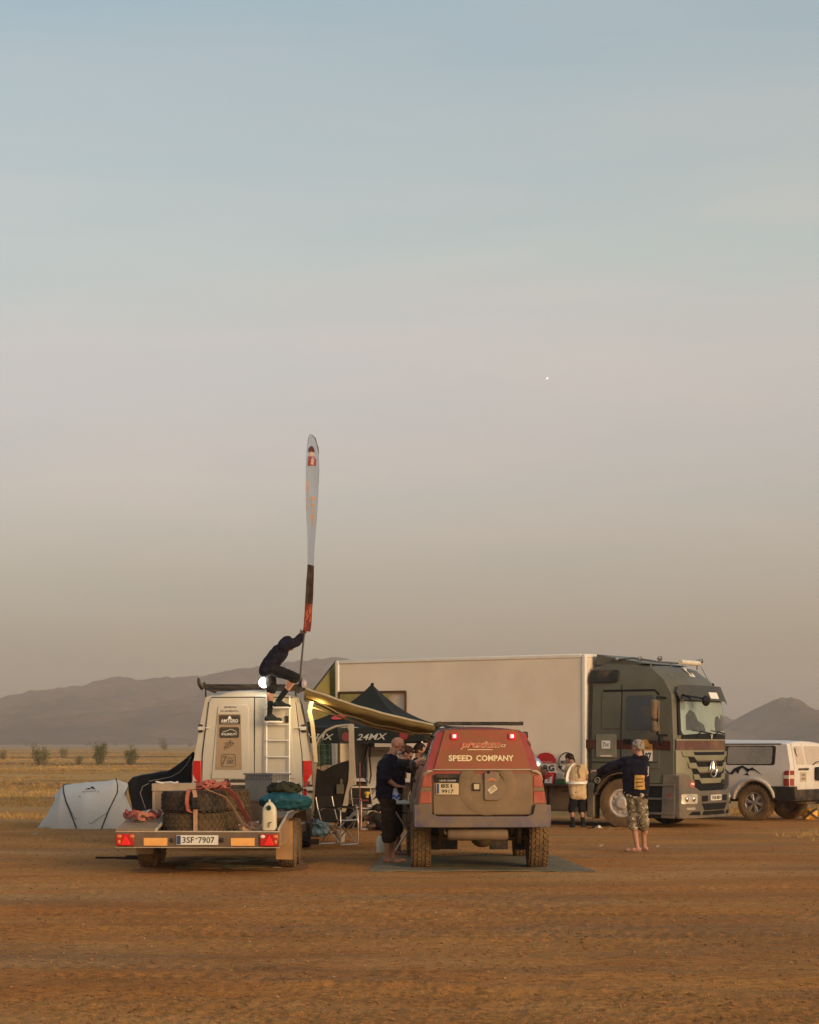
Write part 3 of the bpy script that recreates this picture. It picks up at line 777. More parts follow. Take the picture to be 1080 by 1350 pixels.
# ================================================================ red dusty off-roader, seen from behind
def red_suv():
    T = empty('rally_off_roader', (.99, 26.75, 0), rad(1.3))
    tag(T, 'muddy red off-roader standing on a green tarp, SPEED COMPANY on its red rear window', 'off-roader')
    red = mat('red_paint_dusty', (.36, .036, .018), .55, var=.18, scale=3, dust=(.20, .12, .06), damt=.46, dscale=1.6, dusty_low=(1.0, 2.0))
    redside = mat('red_side_paint', (.29, .036, .022), .5, var=.15, scale=3, dust=(.21, .125, .065), damt=.6, dscale=2.0, dusty_low=(.85, 1.5))
    tan = mat('dust_caked_paint', (.19, .125, .068), .88, var=.22, scale=2.2, bump=.15, bscale=20, dust=(.26, .17, .09), damt=.4, dscale=3)
    redglass = mat('red_film_window', (.34, .050, .020), .55, var=.22, scale=2.4, dust=(.22, .10, .035), damt=.62, dscale=2.2)
    blue = mat('blue_bumper_dusty', (.030, .045, .15), .7, var=.2, dust=(.19, .135, .085), damt=.76, dscale=2.6)
    # width by height, then slimmer at the nose
    wt = [(.45, .82), (.62, .87), (.92, .88), (1.10, .855), (1.34, .80), (1.42, .775), (1.92, .60), (1.97, .52)]
    def hw(y, z):
        w = lerp_tab(wt, z)
        w -= .10 * sstep(3.9, 4.75, y) + .012 * sstep(.25, 0, y)
        if z > 1.35: w -= .06 * sstep(2.4, 3.3, y)
        return w
    def fn(s, y, z):
        x = s * hw(y, z)
        yy = y + (.045 * s * s if y < .3 else 0) - (.22 * abs(s) ** 3 if y > 4.3 else 0)
        zz = z - (.045 * s * s if z > 1.9 else 0)
        return (x, yy, zz)
    def side(sd):
        return lambda a, b_, off: (sd * (hw(a, b_) + off), a, b_)
    RY, FY, AR = .86, 3.535, .47
    prof = [(.06, .74), (.0, .80), (.0, 1.36), (.03, 1.38), (.30, 1.93), (.42, 1.965), (2.3, 1.985), (2.55, 1.95), (3.15, 1.42), (3.25, 1.38), (4.45, 1.20), (4.62, 1.08), (4.66, .75), (4.6, .58)]
    prof += arch(FY, .44, AR, .58)[::-1] + arch(RY, .44, AR, .60)[::-1]
    # tidy duplicates where the sill meets the arches
    body = shaped_body('body', prof, fn, [redside], T, ycut=.28, zcuts=(.62, .92, 1.10, 1.34, 1.42, 1.6, 1.75), scuts=(-.66, -.33, 0, .33, .66), bevel=.028)
    # rear face
    def rear(a, b_, off):
        s = a / hw(.05, b_)
        y = .0 + .045 * s * s
        if b_ > 1.36: y += .03 + (b_ - 1.38) / .55 * .27 if b_ > 1.38 else .03
        return (a, y - off, b_ + off * .3)
    # tailgate
    tg = [(-.665, .765), (.675, .765), (.68, 1.0), (.665, 1.365), (-.665, 1.365), (-.67, 1.0)]
    panel('tailgate', tg, rear, tan, T, .03, .2, .022, .012)
    panel('rear_window', [(-.66, 1.385), (.66, 1.385), (.50, 1.925), (-.50, 1.925)], rear, redglass, T, .03, .2, .020, .01)
    mb = MB(); mb.tube([rear(-.665, 1.372, .03), rear(0, 1.372, .035), rear(.665, 1.372, .03)], .011, 8); mb.build('trim_strip', mat('pale_ledge', (.42, .31, .19), .8, var=.15), T)
    # spare wheel bulge ring
    ring = []
    cx, cz, Rr = .06, 1.15, .345
    pts = []
    for i in range(41):
        a = rad(62 - 304 * i / 40)
        x, z = cx + Rr * math.cos(a), cz + Rr * math.sin(a)
        pts.append(Vector(rear(x, z, .022)))
    mb = MB()
    w2 = .032
    rows = []
    for k, (dr, of) in enumerate(((-.10, .021), (-.06, .029), (.03, .030), (.05, .021))):
        rows.append([rear(cx + (Rr + dr) * math.cos(rad(62 - 304 * i / 40)), min(1.36, cz + (Rr + dr) * math.sin(rad(62 - 304 * i / 40))), of) for i in range(41)])
    vs = [p for r in rows for p in r]; fs = [(k * 41 + i, k * 41 + i + 1, (k + 1) * 41 + i + 1, (k + 1) * 41 + i) for k in range(3) for i in range(40)]
    mb.add(vs, fs); mb.build('spare_wheel_bulge', tan, T, smooth=60)
    panel('stowage_cover', rrect(-.035 + .06, .225, .955, 1.335, .03), rear, mat('dusty_grey_plastic', (.22, .155, .095), .8, var=.2), T, .03, .1, .05, .006)
    panel('fuel_label', rrect(-.135, -.03, 1.085, 1.19, .012), rear, blackp, T, .02, 0, .046, .004)
    panel('label_face', rrect(-.118, -.047, 1.102, 1.173, .01), rear, mat('pale_label', (.50, .42, .27), .7, var=.2), T, .01, 0, .052)
    mb = MB(); mb.ball(rear(.08, 1.335, .05), (.022, .02, .022)); mb.build('lock_knob', darkm, T)
    # plate recess, handle, number plate
    panel('handle_recess', rrect(-.655, -.315, 1.20, 1.315, .02), rear, darkm, T, .02, .1, .034)
    panel('handle', rrect(-.64, -.33, 1.255, 1.30, .012), rear, blackp, T, .02, .1, .058, .004)
    text_on('maker_lettering', 'LAND CRUISER', rear, -.47, 1.222, .22, .022, white_print, T, .040)
    pl = panel('number_plate', rrect(-.63, -.325, 1.035, 1.187, .012), rear, mat('cream_plate', (.62, .50, .29), .5, var=.15, dust=DUST, damt=.3), T, .012, 0, .04)
    panel('plate_band', [(-.622, 1.045), (-.59, 1.045), (-.59, 1.178), (-.622, 1.178)], rear, mat('plate_blue', (.03, .05, .16), .5), pl, .003, 0, .0425)
    pmap = lambda a, b_, off: rear(a, b_, .042)
    text_on('plate_text', '8S1', pmap, -.49, 1.150, .15, .052, black_print, pl, bold=.02)
    text_on('plate_text', '9917', pmap, -.475, 1.075, .16, .052, black_print, pl, bold=.02)
    # stickers
    gm_ = mat('glass_print', (.74, .56, .30), .6, var=.15, scale=20)
    logo = text_on('logo', 'proxium', rear, -.02, 1.705, .56, .115, gm_, T, .024, bold=.045, shear=.35)
    text_on('logo_face', 'proxium', rear, -.018, 1.705, .55, .105, mat('logo_red', (.55, .05, .02), .6), T, .036, bold=.004, shear=.35)
    text_on('logo_tag', 'cz', rear, .30, 1.70, .07, .035, gm_, T, .026, shear=.3)
    mb = MB(); mb.add([rear(-.20, 1.640, .026), rear(.14, 1.640, .026), rear(.15, 1.650, .026), rear(-.19, 1.650, .026)], [(0, 1, 2, 3)]); mb.build('logo_underline', gm_, T, smooth=0)
    text_on('lettering', 'SPEED', rear, -.295, 1.530, .325, .082, gm_, T, .025, bold=.035)
    text_on('lettering', 'COMPANY', rear, .175, 1.530, .515, .082, gm_, T, .025, bold=.035)
    st = mat('cream_sticker', (.66, .52, .33), .6, var=.2, scale=30)
    def rot_rect(cx, cz, w, h, a):
        return [(cx + u * w / 2 * math.cos(a) - v * h / 2 * math.sin(a), cz + u * w / 2 * math.sin(a) + v * h / 2 * math.cos(a)) for u, v in ((-1, -1), (1, -1), (1, 1), (-1, 1))]
    panel('sticker', rot_rect(.135, 1.10, .12, .075, rad(35)), rear, st, T, .004, 0, .055)
    text_on('sticker_text', 'THE', rear, .128, 1.115, .06, .022, brown_print, T, .058, rot=rad(35))
    text_on('sticker_text', 'PIZZA', rear, .142, 1.092, .085, .024, brown_print, T, .058, rot=rad(35))
    panel('sticker', [(.045, 1.205), (.085, 1.245), (.125, 1.258), (.175, 1.235), (.195, 1.205), (.125, 1.225)], rear, mat('orange_sticker', (.50, .17, .06), .6), T, .004, 0, .055)
    # high lamps in the window
    for x in (-.37, .42):
        lp = panel('warning_lamp', rrect(x - .048, x + .048, 1.78, 1.868, .018), rear, mat('red_lens', (.55, .01, .01), .3, emit=(.9, .02, .02), estr=.25), T, .04, 0, .045, .006)
        panel('lamp_bulb', rrect(x - .022, x + .022, 1.80, 1.846, .008), rear, emi('lamp_white', (1, .78, .70), 1.0), lp, .006, 0, .05)
    # tail lamps
    lens = mat('red_lamp_lens', (.34, .040, .022), .35, var=.2, dust=DUST, damt=.42)
    for sd in (-1, 1):
        def rc(a, b_, off, sd=sd):       # wraps round the corner
            # 0 on the tailgate edge .. 1 on the side
            w = hw(.05, b_); k = min(1, a / .62); k2 = max(0, (a - .62) / .38)
            x = .695 + (w - .695) * k; y = .045 * (x / w) ** 2 + .22 * k2
            return (sd * (x + off * (.35 + .65 * k2)), y - off * (1 - .9 * k2), b_)
        panel('tail_lamp', [(0, 1.145), (.98, 1.145), (.94, 1.275), (.75, 1.315), (0, 1.30)], rc, lens, T, .04, .12, .01, .006)
        panel('lamp_divider', [(0, 1.095), (.98, 1.095), (.98, 1.135), (0, 1.135)], rc, tan, T, .04, .12, .006)
        panel('tail_lamp', [(0, .925), (1.0, .925), (.98, 1.085), (0, 1.085)], rc, lens, T, .04, .12, .01, .006)
        # rounded shoulder over the lamp, part of the wing
        mb = MB(); mb.tube([(sd * .675, .015, 1.365), (sd * .735, .02, 1.355), (sd * .785, .05, 1.325), (sd * .82, .12, 1.24)], [.014, .022, .02, .012], 8)
        mb.build('wing_edge', mat('pale_ledge', (.6, .5, .3)), T)
        # flares
        for cy in (RY, FY):
            pts = [(sd * (hw(cy + .50 * math.cos(rad(a)), .44 + .5 * math.sin(rad(a))) - .01), cy + .50 * math.cos(rad(a)), .44 + .50 * math.sin(rad(a))) for a in range(14, 168, 14)]
            mb = MB(); mb.tube(pts, .05, 8, flat=.8); mb.build('wheel_flare', tan, T, smooth=50)
    # bumper: full width, ends rising up the corners
    def bump(a, b_, off):
        s = a / .93
        return (a, -.09 + .10 * abs(s) ** 3.5 - off, b_)
    bo = [(-.925, .60), (.925, .60), (.935, .74), (.93, .90), (.715, .915), (.685, .78), (.60, .748), (-.60, .748), (-.685, .78), (-.715, .915), (-.93, .90), (-.935, .74)]
    panel('bumper', bo, bump, blue, T, .14, .12, 0, .02)
    for sd in (-1, 1):
        panel('bumper_end', [(.0, .60), (.36, .63), (.36, .87), (.0, .90)], lambda a, b_, off, sd=sd: (sd * (.93 + off), a, b_), blue, T, .05, .2, 0, .015)
    # roof platform
    mb = MB()
    for x in (-.56, .56): mb.b(x - .02, x + .02, .35, 2.4, 2.0, 2.04)
    for i in range(8): mb.b(-.56, .56, .37 + i * .27, .41 + i * .27, 2.003, 2.035)
    mb.b(-.62, .58, .30, .345, 1.985, 2.035)
    mb.build('roof_rack', blackp, T, bevel=.005)
    mb = MB(); mb.ball((.70, 1.6, 1.84), (.055, .05, .07)); mb.box((.70, 1.62, 1.84), (.10, .07, .13)); mb.build('spotlight', blackp, T, bevel=.01)
    # beneath
    mb = MB(); mb.tube([(-.47, .08, .50), (-.44, .08, .50), (.32, .08, .50), (.35, .08, .50)], [.07, .09, .09, .07], 14, flat=.9)
    mb.build('silencer', mat('dusty_silencer', (.17, .115, .065), .85, var=.25, dust=(.22, .14, .08), damt=.4), T, smooth=50)
    mb = MB(); mb.tube([(-.68, RY, .42), (-.2, RY, .42), (.68, RY, .42)], .045, 10); mb.ball((.05, RY, .43), (.17, .15, .15)); mb.ball((.05, RY - .06, .43), (.13, .12, .12))
    mb.build('rear_axle', under, T, smooth=50)
    mb = MB()
    for sd in (-1, 1):
        mb.tube([(sd * .42, .2, .62), (sd * .45, RY, .46)], .03, 8); mb.tube([(sd * .52, .45, .68), (sd * .56, RY - .1, .36)], .035, 8)
        mb.cyl((sd * .48, RY + .1, .46), (sd * .46, RY + .12, .78), .07, .07, 12)
        mb.b(sd * .44 - .04, sd * .44 + .04, .1, 4.2, .60, .70)
    mb.b(-.6, .6, 1.6, 3.2, .45, .60); mb.b(-.78, .78, .1, 4.4, .66, .76)
    mb.build('chassis', under, T)
    mb = MB(); mb.tube([(-.52, .02, .60), (-.515, -.01, .54), (-.50, .0, .51), (-.485, .02, .53)], .012, 6); mb.build('tow_hook', chrome, T)
    for x0, x1 in ((-.50, -.20), (.28, .56)):
        mb = MB(); mb.b(x0, x1, 2.95, 2.97, .14, .50); mb.build('mud_flap', blackp, T)
    for sd in (-1, 1):
        mb = MB(); mb.b(sd * .66 - .14, sd * .66 + .14, RY + .52, RY + .535, .22, .6); mb.build('mud_flap', blackp, T)
    for sd in (-1, 1):
        wheel(T, (sd * .815, RY, .405), .405, .265, rubber_dusty, alloy, sd, .21, lugs=30, rows=4)
        wheel(T, (sd * .82, FY, .405), .405, .265, rubber_dusty, alloy, sd, .21, lugs=30, rows=4)
    # side windows, doors, handles, mirrors
    for sd in (-1, 1):
        f = side(sd)
        for q in ([(.52, 1.42), (1.30, 1.42), (1.30, 1.84), (.74, 1.84)], [(1.42, 1.42), (2.12, 1.42), (2.12, 1.86), (1.42, 1.85)], [(2.2, 1.42), (3.0, 1.42), (2.62, 1.80), (2.5, 1.86), (2.2, 1.86)]):
            panel('side_window', q, f, glass, T, .02, .2, .006)
        for y0, y1 in ((1.38, 2.15), (2.17, 3.12)):
            d = panel('door', [(y0, .66), (y1, .66), (y1, 1.40), (y0, 1.40)], f, redside, T, .02, .2, .010, .006)
            mb = MB(); mb.b(sd * .87, sd * .90, y0 + .05, y0 + .22, 1.18, 1.22); mb.build('handle', blackp, d, bevel=.006)
        # white number stripes and lettering near the rear pillar
        for k in range(6):
            panel('decal', [(.36, 1.44 + k * .045), (.62, 1.44 + k * .045), (.64, 1.465 + k * .045), (.38, 1.465 + k * .045)], f, black_print if k < 4 else white_print, T, .003, 0, .008)
        text_on('decal_text', 'RALLY', f, .42, 1.735, .42, .085, white_print, T, .010, bold=.03, flip=sd)
        text_on('decal_text', 'Team', f, .25, 1.60, .22, .075, white_print, T, .012, bold=.02, flip=sd)
        m = MB(); m.ball((sd * (.98 if sd > 0 else .88), 3.02, 1.40), (.10 if sd > 0 else .045, .07 if sd > 0 else .11, .125 if sd > 0 else .09)); m.tube([(sd * .80, 3.05, 1.36), (sd * .95, 3.03, 1.37)], .02, 6)
        q = m.build('mirror', chrome if sd > 0 else blackp, T, smooth=60)
    # windscreen and nose
    panel('windscreen', [(-.62, 1.44), (.62, 1.44), (.50, 1.88), (-.50, 1.88)], lambda a, b_, off: (a, 3.15 - (b_ - 1.42) / .53 * .60 + off + .02 - .10 * (a / .7) ** 2 * .2, b_ + off), glass, T, .02, .2, .004)
    mb = MB(); mb.b(-.45, .45, 4.44, 4.50, .85, 1.05); mb.build('grille', blackp, T, bevel=.01)
    for sd in (-1, 1):
        mb = MB(); mb.ball((sd * .60, 4.38, .95), (.13, .08, .09)); mb.build('headlight', chrome, T, smooth=60)
    return T
red_suv()
# ================================================================ green mat
mb = MB()
def matf(u, v):
    x0, x1 = -.50 + .08 * v, 2.35 - .05 * v
    y = 26.0 + 5.3 * v if True else 0
    X_ = (-.55) * (1 - u) + 2.52 * u - (.35 * (1 - u) - .25 * u * 0) * 0
    w = noise.noise(Vector((X_ * 1.7, y * 1.3, 0)))
    return (X_ + (.12 * v if u < .5 else -.30 * v), 26.7 + 3.6 * v + .05 * math.sin(X_ * 2), .016 + .010 * w + .012 * noise.noise(Vector((X_ * 5, y * 4, 1))))
mb.sheet(matf, 50, 50, thick=(0, 0, -.012))
mo_ = mb.build('ground_mat', mat('green_tarp', (.075, .10, .068), .75, var=.22, scale=1.2, bump=.4, bscale=6, dust=(.30, .19, .10), damt=.52, dscale=1.4), None, smooth=60)
tag(mo_, 'flat green tarp lying on the dirt beneath the red off-roader', 'tarp')
# ================================================================ white van with a ladder on its rear door
VD = 32.0
def van():
    T = empty('white_van', (-2.555, VD, 0), rad(2.4))
    tag(T, 'tall white van with a ladder and a brown sticker panel on its rear doors', 'van')
    wp = mat('white_van_paint', (.47, .42, .33), .45, var=.06, scale=2, dust=(.46, .34, .21), damt=.28, dscale=1.6, dusty_low=(.6, 1.6), bump=.03, bscale=3)
    wt = [(.35, .93), (.6, .965), (1.1, .967), (1.45, .95), (2.06, .845), (2.48, .76), (2.6, .64)]
    def hw(y, z): return lerp_tab(wt, z) - .12 * sstep(4.6, 5.6, y)
    def ry(z): return .10 * sstep(1.0, 2.6, z)
    def fn(s, y, z):
        x = s * hw(y, z)
        yy = y + (.035 * s ** 4 if y < .4 else 0) - (.3 * abs(s) ** 3 if y > 4.9 else 0)
        return (x, yy, z - (.05 * s * s if z > 2.5 else 0))
    prof = [(.0, .55), (0, 1.1), (.03, 1.6), (.08, 2.3), (.10, 2.52), (.16, 2.59), (1.0, 2.63), (3.4, 2.60), (3.9, 2.50), (4.65, 1.62), (5.3, 1.38), (5.5, 1.1), (5.5, .55), (5.4, .42)]
    prof += arch(4.55, .36, .42, .42)[::-1] + arch(1.05, .36, .42, .45)[::-1]
    shaped_body('body', prof, fn, [wp], T, ycut=.4, zcuts=(.6, 1.1, 1.45, 1.75, 2.06, 2.3, 2.48), scuts=(-.8, -.4, 0, .4, .8), bevel=.035)
    def rear(a, b_, off):
        return (a, ry(b_) + .035 * (a / .95) ** 4 - off, b_)
    # doors
    L_ = [(-.815, .72), (.030, .72), (.030, 2.475), (-.655, 2.475), (-.70, 2.40), (-.80, 1.55)]
    R_ = [(.042, .72), (.815, .72), (.80, 1.55), (.70, 2.40), (.655, 2.475), (.042, 2.475)]
    dl = panel('rear_door', L_, rear, wp, T, .03, .25, .016, .006)
    dr = panel('rear_door', R_, rear, wp, T, .03, .25, .016, .006)
    panel('door_pressing', [(-.66, 1.16), (-.045, 1.16), (-.06, 2.32), (-.10, 2.37), (-.50, 2.37), (-.56, 2.32)], rear, wp, dl, .02, .25, .032, .012)
    panel('door_pressing', [(.16, 1.16), (.70, 1.16), (.60, 2.30), (.55, 2.35), (.24, 2.35), (.18, 2.30)], rear, wp, dr, .02, .25, .030, .012)
    mb = MB(); mb.tube([rear(.036, .72, .012), rear(.036, 1.6, .014), rear(.036, 2.47, .014)], .007, 6); mb.build('door_seal', blackp, T)
    mb = MB(); mb.tube([rear(-.66, 2.485, .012), rear(0, 2.49, .014), rear(.66, 2.485, .012)], .007, 6); mb.build('door_seal', blackp, T)
    for sd, pts in ((-1, [(-.822, .75), (-.81, 1.55), (-.705, 2.41)]), (1, [(.822, .75), (.81, 1.55), (.705, 2.41)])):
        mb = MB(); mb.tube([rear(a, b_, .008) for a, b_ in pts], .006, 6); mb.build('door_seal', blackp, T)
    # brown sticker panel
    tanp = mat('tan_film', (.30, .205, .115), .6, var=.06, scale=5)
    panel('sticker_panel', [(-.595, 1.31), (-.165, 1.31), (-.185, 2.215), (-.555, 2.215)], rear, tanp, T, .004, .3, .0375)
    dk = mat('dark_brown_film', (.060, .045, .032), .5)
    o1 = .043
    s1 = panel('sticker', rrect(-.535, -.195, 2.045, 2.195, .02), rear, dk, T, .004, .3, o1)
    text_on('sticker_text', 'AMTGRO', rear, -.365, 2.105, .28, .05, white_print, s1, o1 + .004, bold=.02)
    text_on('sticker_text', 'WATER TECHNOLOGY', rear, -.365, 2.068, .28, .016, white_print, s1, o1 + .004)
    panel('sticker_mark', [(-.395, 2.135), (-.335, 2.135), (-.345, 2.165), (-.36, 2.18), (-.375, 2.18), (-.385, 2.165)], rear, white_print, s1, .002, 0, o1 + .003)
    s2 = panel('sticker', rrect(-.53, -.21, 1.825, 2.0, .03), rear, dk, T, .004, .3, o1)
    text_on('sticker_text', 'ROLENSUTY', rear, -.37, 1.885, .25, .034, white_print, s2, o1 + .004, bold=.01)
    mb = MB(); mb.tube([rear(a, b_, o1 + .004) for a, b_ in ((-.48, 1.915), (-.45, 1.93), (-.40, 1.94), (-.36, 1.965), (-.31, 1.955), (-.27, 1.935), (-.25, 1.915))], .0035, 5); mb.build('car_outline', white_print, s2)
    text_on('sticker_text', 'THE', rear, -.385, 1.745, .13, .045, brown_print, T, o1, bold=.02, rot=rad(30), shear=.2)
    text_on('sticker_text', 'PIZZA', rear, -.375, 1.70, .19, .05, brown_print, T, o1, bold=.02, rot=rad(30), shear=.2)
    mb = MB(); fr = [rear(a, b_, o1) for a, b_ in rrect(-.495, -.27, 1.36, 1.56, .03)]; mb.tube(fr, .004, 4, closed=True); s4 = mb.build('sticker_frame', brown_print, T)
    text_on('sticker_text', '7', rear, -.445, 1.46, .08, .14, brown_print, s4, o1, shear=.2, bold=.01)
    text_on('sticker_text', 'DAY', rear, -.345, 1.44, .10, .07, brown_print, s4, o1, bold=.02)
    text_on('sticker_text', 'ENERGY', rear, -.345, 1.50, .10, .025, brown_print, s4, o1)
    bk = mat('dark_text', (.06, .05, .04), .6)
    text_on('lettering', 'Jedeme', rear, -.355, 2.325, .20, .042, bk, T, .036, bold=.015)
    text_on('lettering', 'to podporu...', rear, -.355, 2.262, .32, .045, bk, T, .036, bold=.015)
    text_on('lettering', 'www.expedice.cz', rear, -.60, 1.225, .19, .022, bk, T, .020)
    text_on('lettering', 'servis', rear, -.60, 1.185, .15, .022, bk, T, .020, bold=.02)
    s5 = panel('sticker', rrect(-.44, -.015, 1.10, 1.235, .02), rear, dk, T, .004, .3, .020)
    text_on('sticker_text', 'profikan', rear, -.22, 1.165, .30, .05, white_print, s5, .026, shear=.25)
    panel('number_plate_recess', rrect(-.55, .45, .90, 1.055, .02), rear, blackp, T, .02, .2, .028)
    mb = MB(); mb.tube([rear(-.55, 1.07, .03), rear(.45, 1.07, .03)], .012, 6); mb.build('plate_trim', wp, T)
    # lamps
    lens = mat('van_lamp_lens', (.50, .012, .008), .22, var=.25, scale=9, dust=(.25, .12, .06), damt=.2)
    for sd in (-1, 1):
        def lc(a, b_, off, sd=sd):
            w = hw(0, b_); k = min(1, a / .6); k2 = max(0, (a - .6) / .4)
            x = .822 + (w - .822) * k; y = .045 + .03 * k + .14 * k2
            return (sd * (x + off * (.3 + .7 * k2)), y - off * (1 - .9 * k2), b_)
        q = panel('tail_lamp', [(0, .78), (1, .78), (1, 1.40), (.9, 1.455), (0, 1.455)], lc, lens, T, .05, .15, .03, .006)
        panel('lamp_section', [(.03, 1.02), (.97, 1.02), (.97, 1.12), (.03, 1.12)], lc, mat('lamp_dull', (.28, .02, .015), .4), q, .008, .15, .035)
        for hz in (1.98, 1.0):
            mb = MB(); w = hw(0, hz)
            mb.box(rear(sd * (w - .02), hz, .01), (.07, .05, .13)); h = mb.build('hinge_pad', blackp, T, bevel=.006)
            mb = MB(); mb.box(rear(sd * (w - .035), hz, .04), (.11, .03, .06)); mb.tube([rear(sd * (w - .08), hz + .01, .05), rear(sd * (w - .17), hz, .03)], .012, 6)
            mb.build('hinge', mat('hinge_metal', (.55, .52, .46), .4, metal=.3), h, bevel=.004)
    # bumper
    panel('bumper', [(-.96, .42), (.96, .42), (.965, .68), (.80, .70), (-.80, .70), (-.965, .68)], lambda a, b_, off: (a, -.10 + .08 * (abs(a) / .95) ** 4 - off, b_), mat('grey_bumper', (.05, .046, .042), .7, dust=DUST, damt=.45), T, .16, .2, 0, .02)
    # ladder
    lm = mat('ladder_paint', (.72, .68, .60), .4, metal=.1, var=.08)
    for x in (.235, .605):
        mb = MB(); mb.tube([rear(x, 2.50, .03), rear(x, 2.46, .085), rear(x, 1.6, .10), rear(x, .98, .10), rear(x, .95, .04)], .014, 8); mb.build('ladder_rail', lm, T)
    for z in (2.315, 2.04, 1.785, 1.52, 1.255, 1.0):
        mb = MB(); mb.box(rear(.42, z, .10), (.37, .035, .018)); mb.build('rung', lm, T, bevel=.004)
    mb = MB(); mb.box(rear(.565, 2.13, .045), (.055, .03, .105)); mb.build('latch', blackp, T, bevel=.004)
    # rack
    mb = MB()
    for i, y in enumerate((.13, 1.2, 2.2, 3.2)):
        mb.b(-.80, .72, y - .03, y + .03, 2.665, 2.70)
    for x in (-.78, .70): mb.b(x - .02, x + .02, .12, 3.4, 2.63, 2.665); mb.cyl((x, .5, 2.5), (x, .5, 2.65), .015, n=6)
    mb.tube([(-.80, .10, 2.62), (-.84, .09, 2.67), (-.865, .08, 2.72), (-.87, .08, 2.80)], [.035, .035, .03, .022], 8)
    mb.tube([(.60, .10, 2.66), (.75, .10, 2.67), (.79, .10, 2.70), (.79, .10, 2.80)], [.03, .035, .03, .022], 8)
    for y in (1.2, 2.2, 3.2):
        mb.tube([(-.80, y, 2.66), (-.86, y, 2.76)], .03, 6); mb.tube([(.72, y, 2.66), (.77, y, 2.76)], .03, 6)
    mb.build('roof_rack', blackp, T, bevel=.004)
    # side: sliding door line, cab window, mirror; open right cab door
    def side(sd): return lambda a, b_, off: (sd * (hw(a, b_) + off), a, b_)
    for sd in (-1, 1):
        panel('side_rail', [(1.5, 1.28), (3.2, 1.28), (3.2, 1.31), (1.5, 1.31)], side(sd), blackp, T, .01, .3, .012)
        panel('rubbing_strip', [(1.55, .70), (3.4, .70), (3.4, .80), (1.55, .80)], side(sd), blackp, T, .02, .3, .015)
    panel('sliding_door', [(2.0, .55), (3.35, .55), (3.35, 2.45), (2.0, 2.45)], side(1), wp, T, .02, .3, .015, .006)
    panel('cab_door', [(3.55, .5), (4.55, .5), (4.55, 1.6), (4.0, 2.2), (3.55, 2.25)], side(-1), wp, T, .02, .3, .012, .006)
    panel('cab_window', [(3.62, 1.5), (4.5, 1.5), (3.98, 2.12), (3.62, 2.15)], side(-1), glass, T, .02, .3, .018)
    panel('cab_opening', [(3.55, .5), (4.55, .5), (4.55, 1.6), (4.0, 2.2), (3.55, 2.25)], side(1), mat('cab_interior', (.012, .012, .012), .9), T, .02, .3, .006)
    panel('windscreen', [(-.62, 1.62), (.62, 1.62), (.54, 2.42), (-.54, 2.42)], lambda a, b_, off: (a, 4.66 - (b_ - 1.62) / .88 * .75 - .22 * (abs(a) / .9) ** 3 + off * .8 + .01, b_ + off * .8), glass, T, .02, .2, .005)
    m = MB(); m.box((-1.10, 4.35, 1.62), (.16, .10, .34)); m.tube([(-.9, 4.4, 1.55), (-1.05, 4.37, 1.55)], .02, 6); m.build('mirror', blackp, T, bevel=.02)
    for sd in (-1, 1):
        wheel(T, (sd * .83, 1.05, .345), .345, .22, rubber, steel, sd, .2, style='steel', lugs=26, rows=3, lug_h=.005)
        wheel(T, (sd * .83, 4.55, .345), .345, .22, rubber, steel, sd, .2, style='steel', lugs=26, rows=3, lug_h=.005)
    mb = MB(); mb.b(-.75, .75, .2, 5.2, .38, .56); mb.tube([(0, .2, .42), (0, -.22, .42), (0, -.24, .50)], .03, 8); mb.build('chassis', under, T)
    mb = MB(); mb.b(.72, .94, .64, .655, .12, .5); mb.build('mud_flap', blackp, T)
    mb = MB(); mb.b(-.94, -.72, .64, .655, .12, .5); mb.build('mud_flap', blackp, T)
    # open cab door, hinged at its front edge; seen from its inner side
    D = F; d0 = 37.2
    M = T.matrix_basis if False else Matrix.Translation(T.location) @ Matrix.Rotation(rad(2.4), 4, 'Z')
    Mi = M.inverted()
    def dm(px, pz, off):      # px = metres out from the hinge, pz height
        p = Vector((-1.79 + px * .985, 36.95 - px * .17 + off, pz)); return Mi @ p
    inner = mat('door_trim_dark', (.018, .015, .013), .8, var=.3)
    edge = mat('door_edge_paint', (.40, .34, .25), .5, var=.12, dust=DUST, damt=.35)
    outl = [(.0, .62), (.02, 1.62), (.08, 1.80), (.22, 1.96), (.40, 2.05), (.62, 2.07), (.755, 2.075), (.765, 1.6), (.785, 1.15), (.80, .96), (.72, .93), (.665, .84), (.655, .62), (.60, .30), (.02, .30)]
    hole = [(.07, 1.33), (.10, 1.72), (.18, 1.86), (.33, 1.96), (.55, 2.0), (.655, 1.99), (.67, 1.93), (.665, 1.44), (.52, 1.40), (.36, 1.34), (.18, 1.24)]
    # frame as strips between outline and hole, plus the solid lower part
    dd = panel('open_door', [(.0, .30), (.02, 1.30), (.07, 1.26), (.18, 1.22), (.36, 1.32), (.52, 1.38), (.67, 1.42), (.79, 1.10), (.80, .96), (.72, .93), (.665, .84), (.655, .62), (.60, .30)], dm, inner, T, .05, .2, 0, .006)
    mb = MB(); mb.tube([dm(a, b_, .02) for a, b_ in ((.0, 1.28), (.03, 1.66), (.10, 1.83), (.24, 1.98), (.42, 2.055), (.62, 2.075), (.735, 2.08))], [.022] * 7, 8)
    mb.build('window_frame', edge, dd)
    panel('door_edge', [(.67, 1.30), (.665, 1.98), (.64, 2.02), (.66, 2.085), (.765, 2.095), (.775, 1.6), (.80, 1.15), (.81, .96), (.765, .955), (.70, .92), (.665, .83), (.655, .60), (.60, .45), (.52, .45), (.60, .80), (.66, 1.05)], dm, edge, dd, .06, .2, -.015, .008)
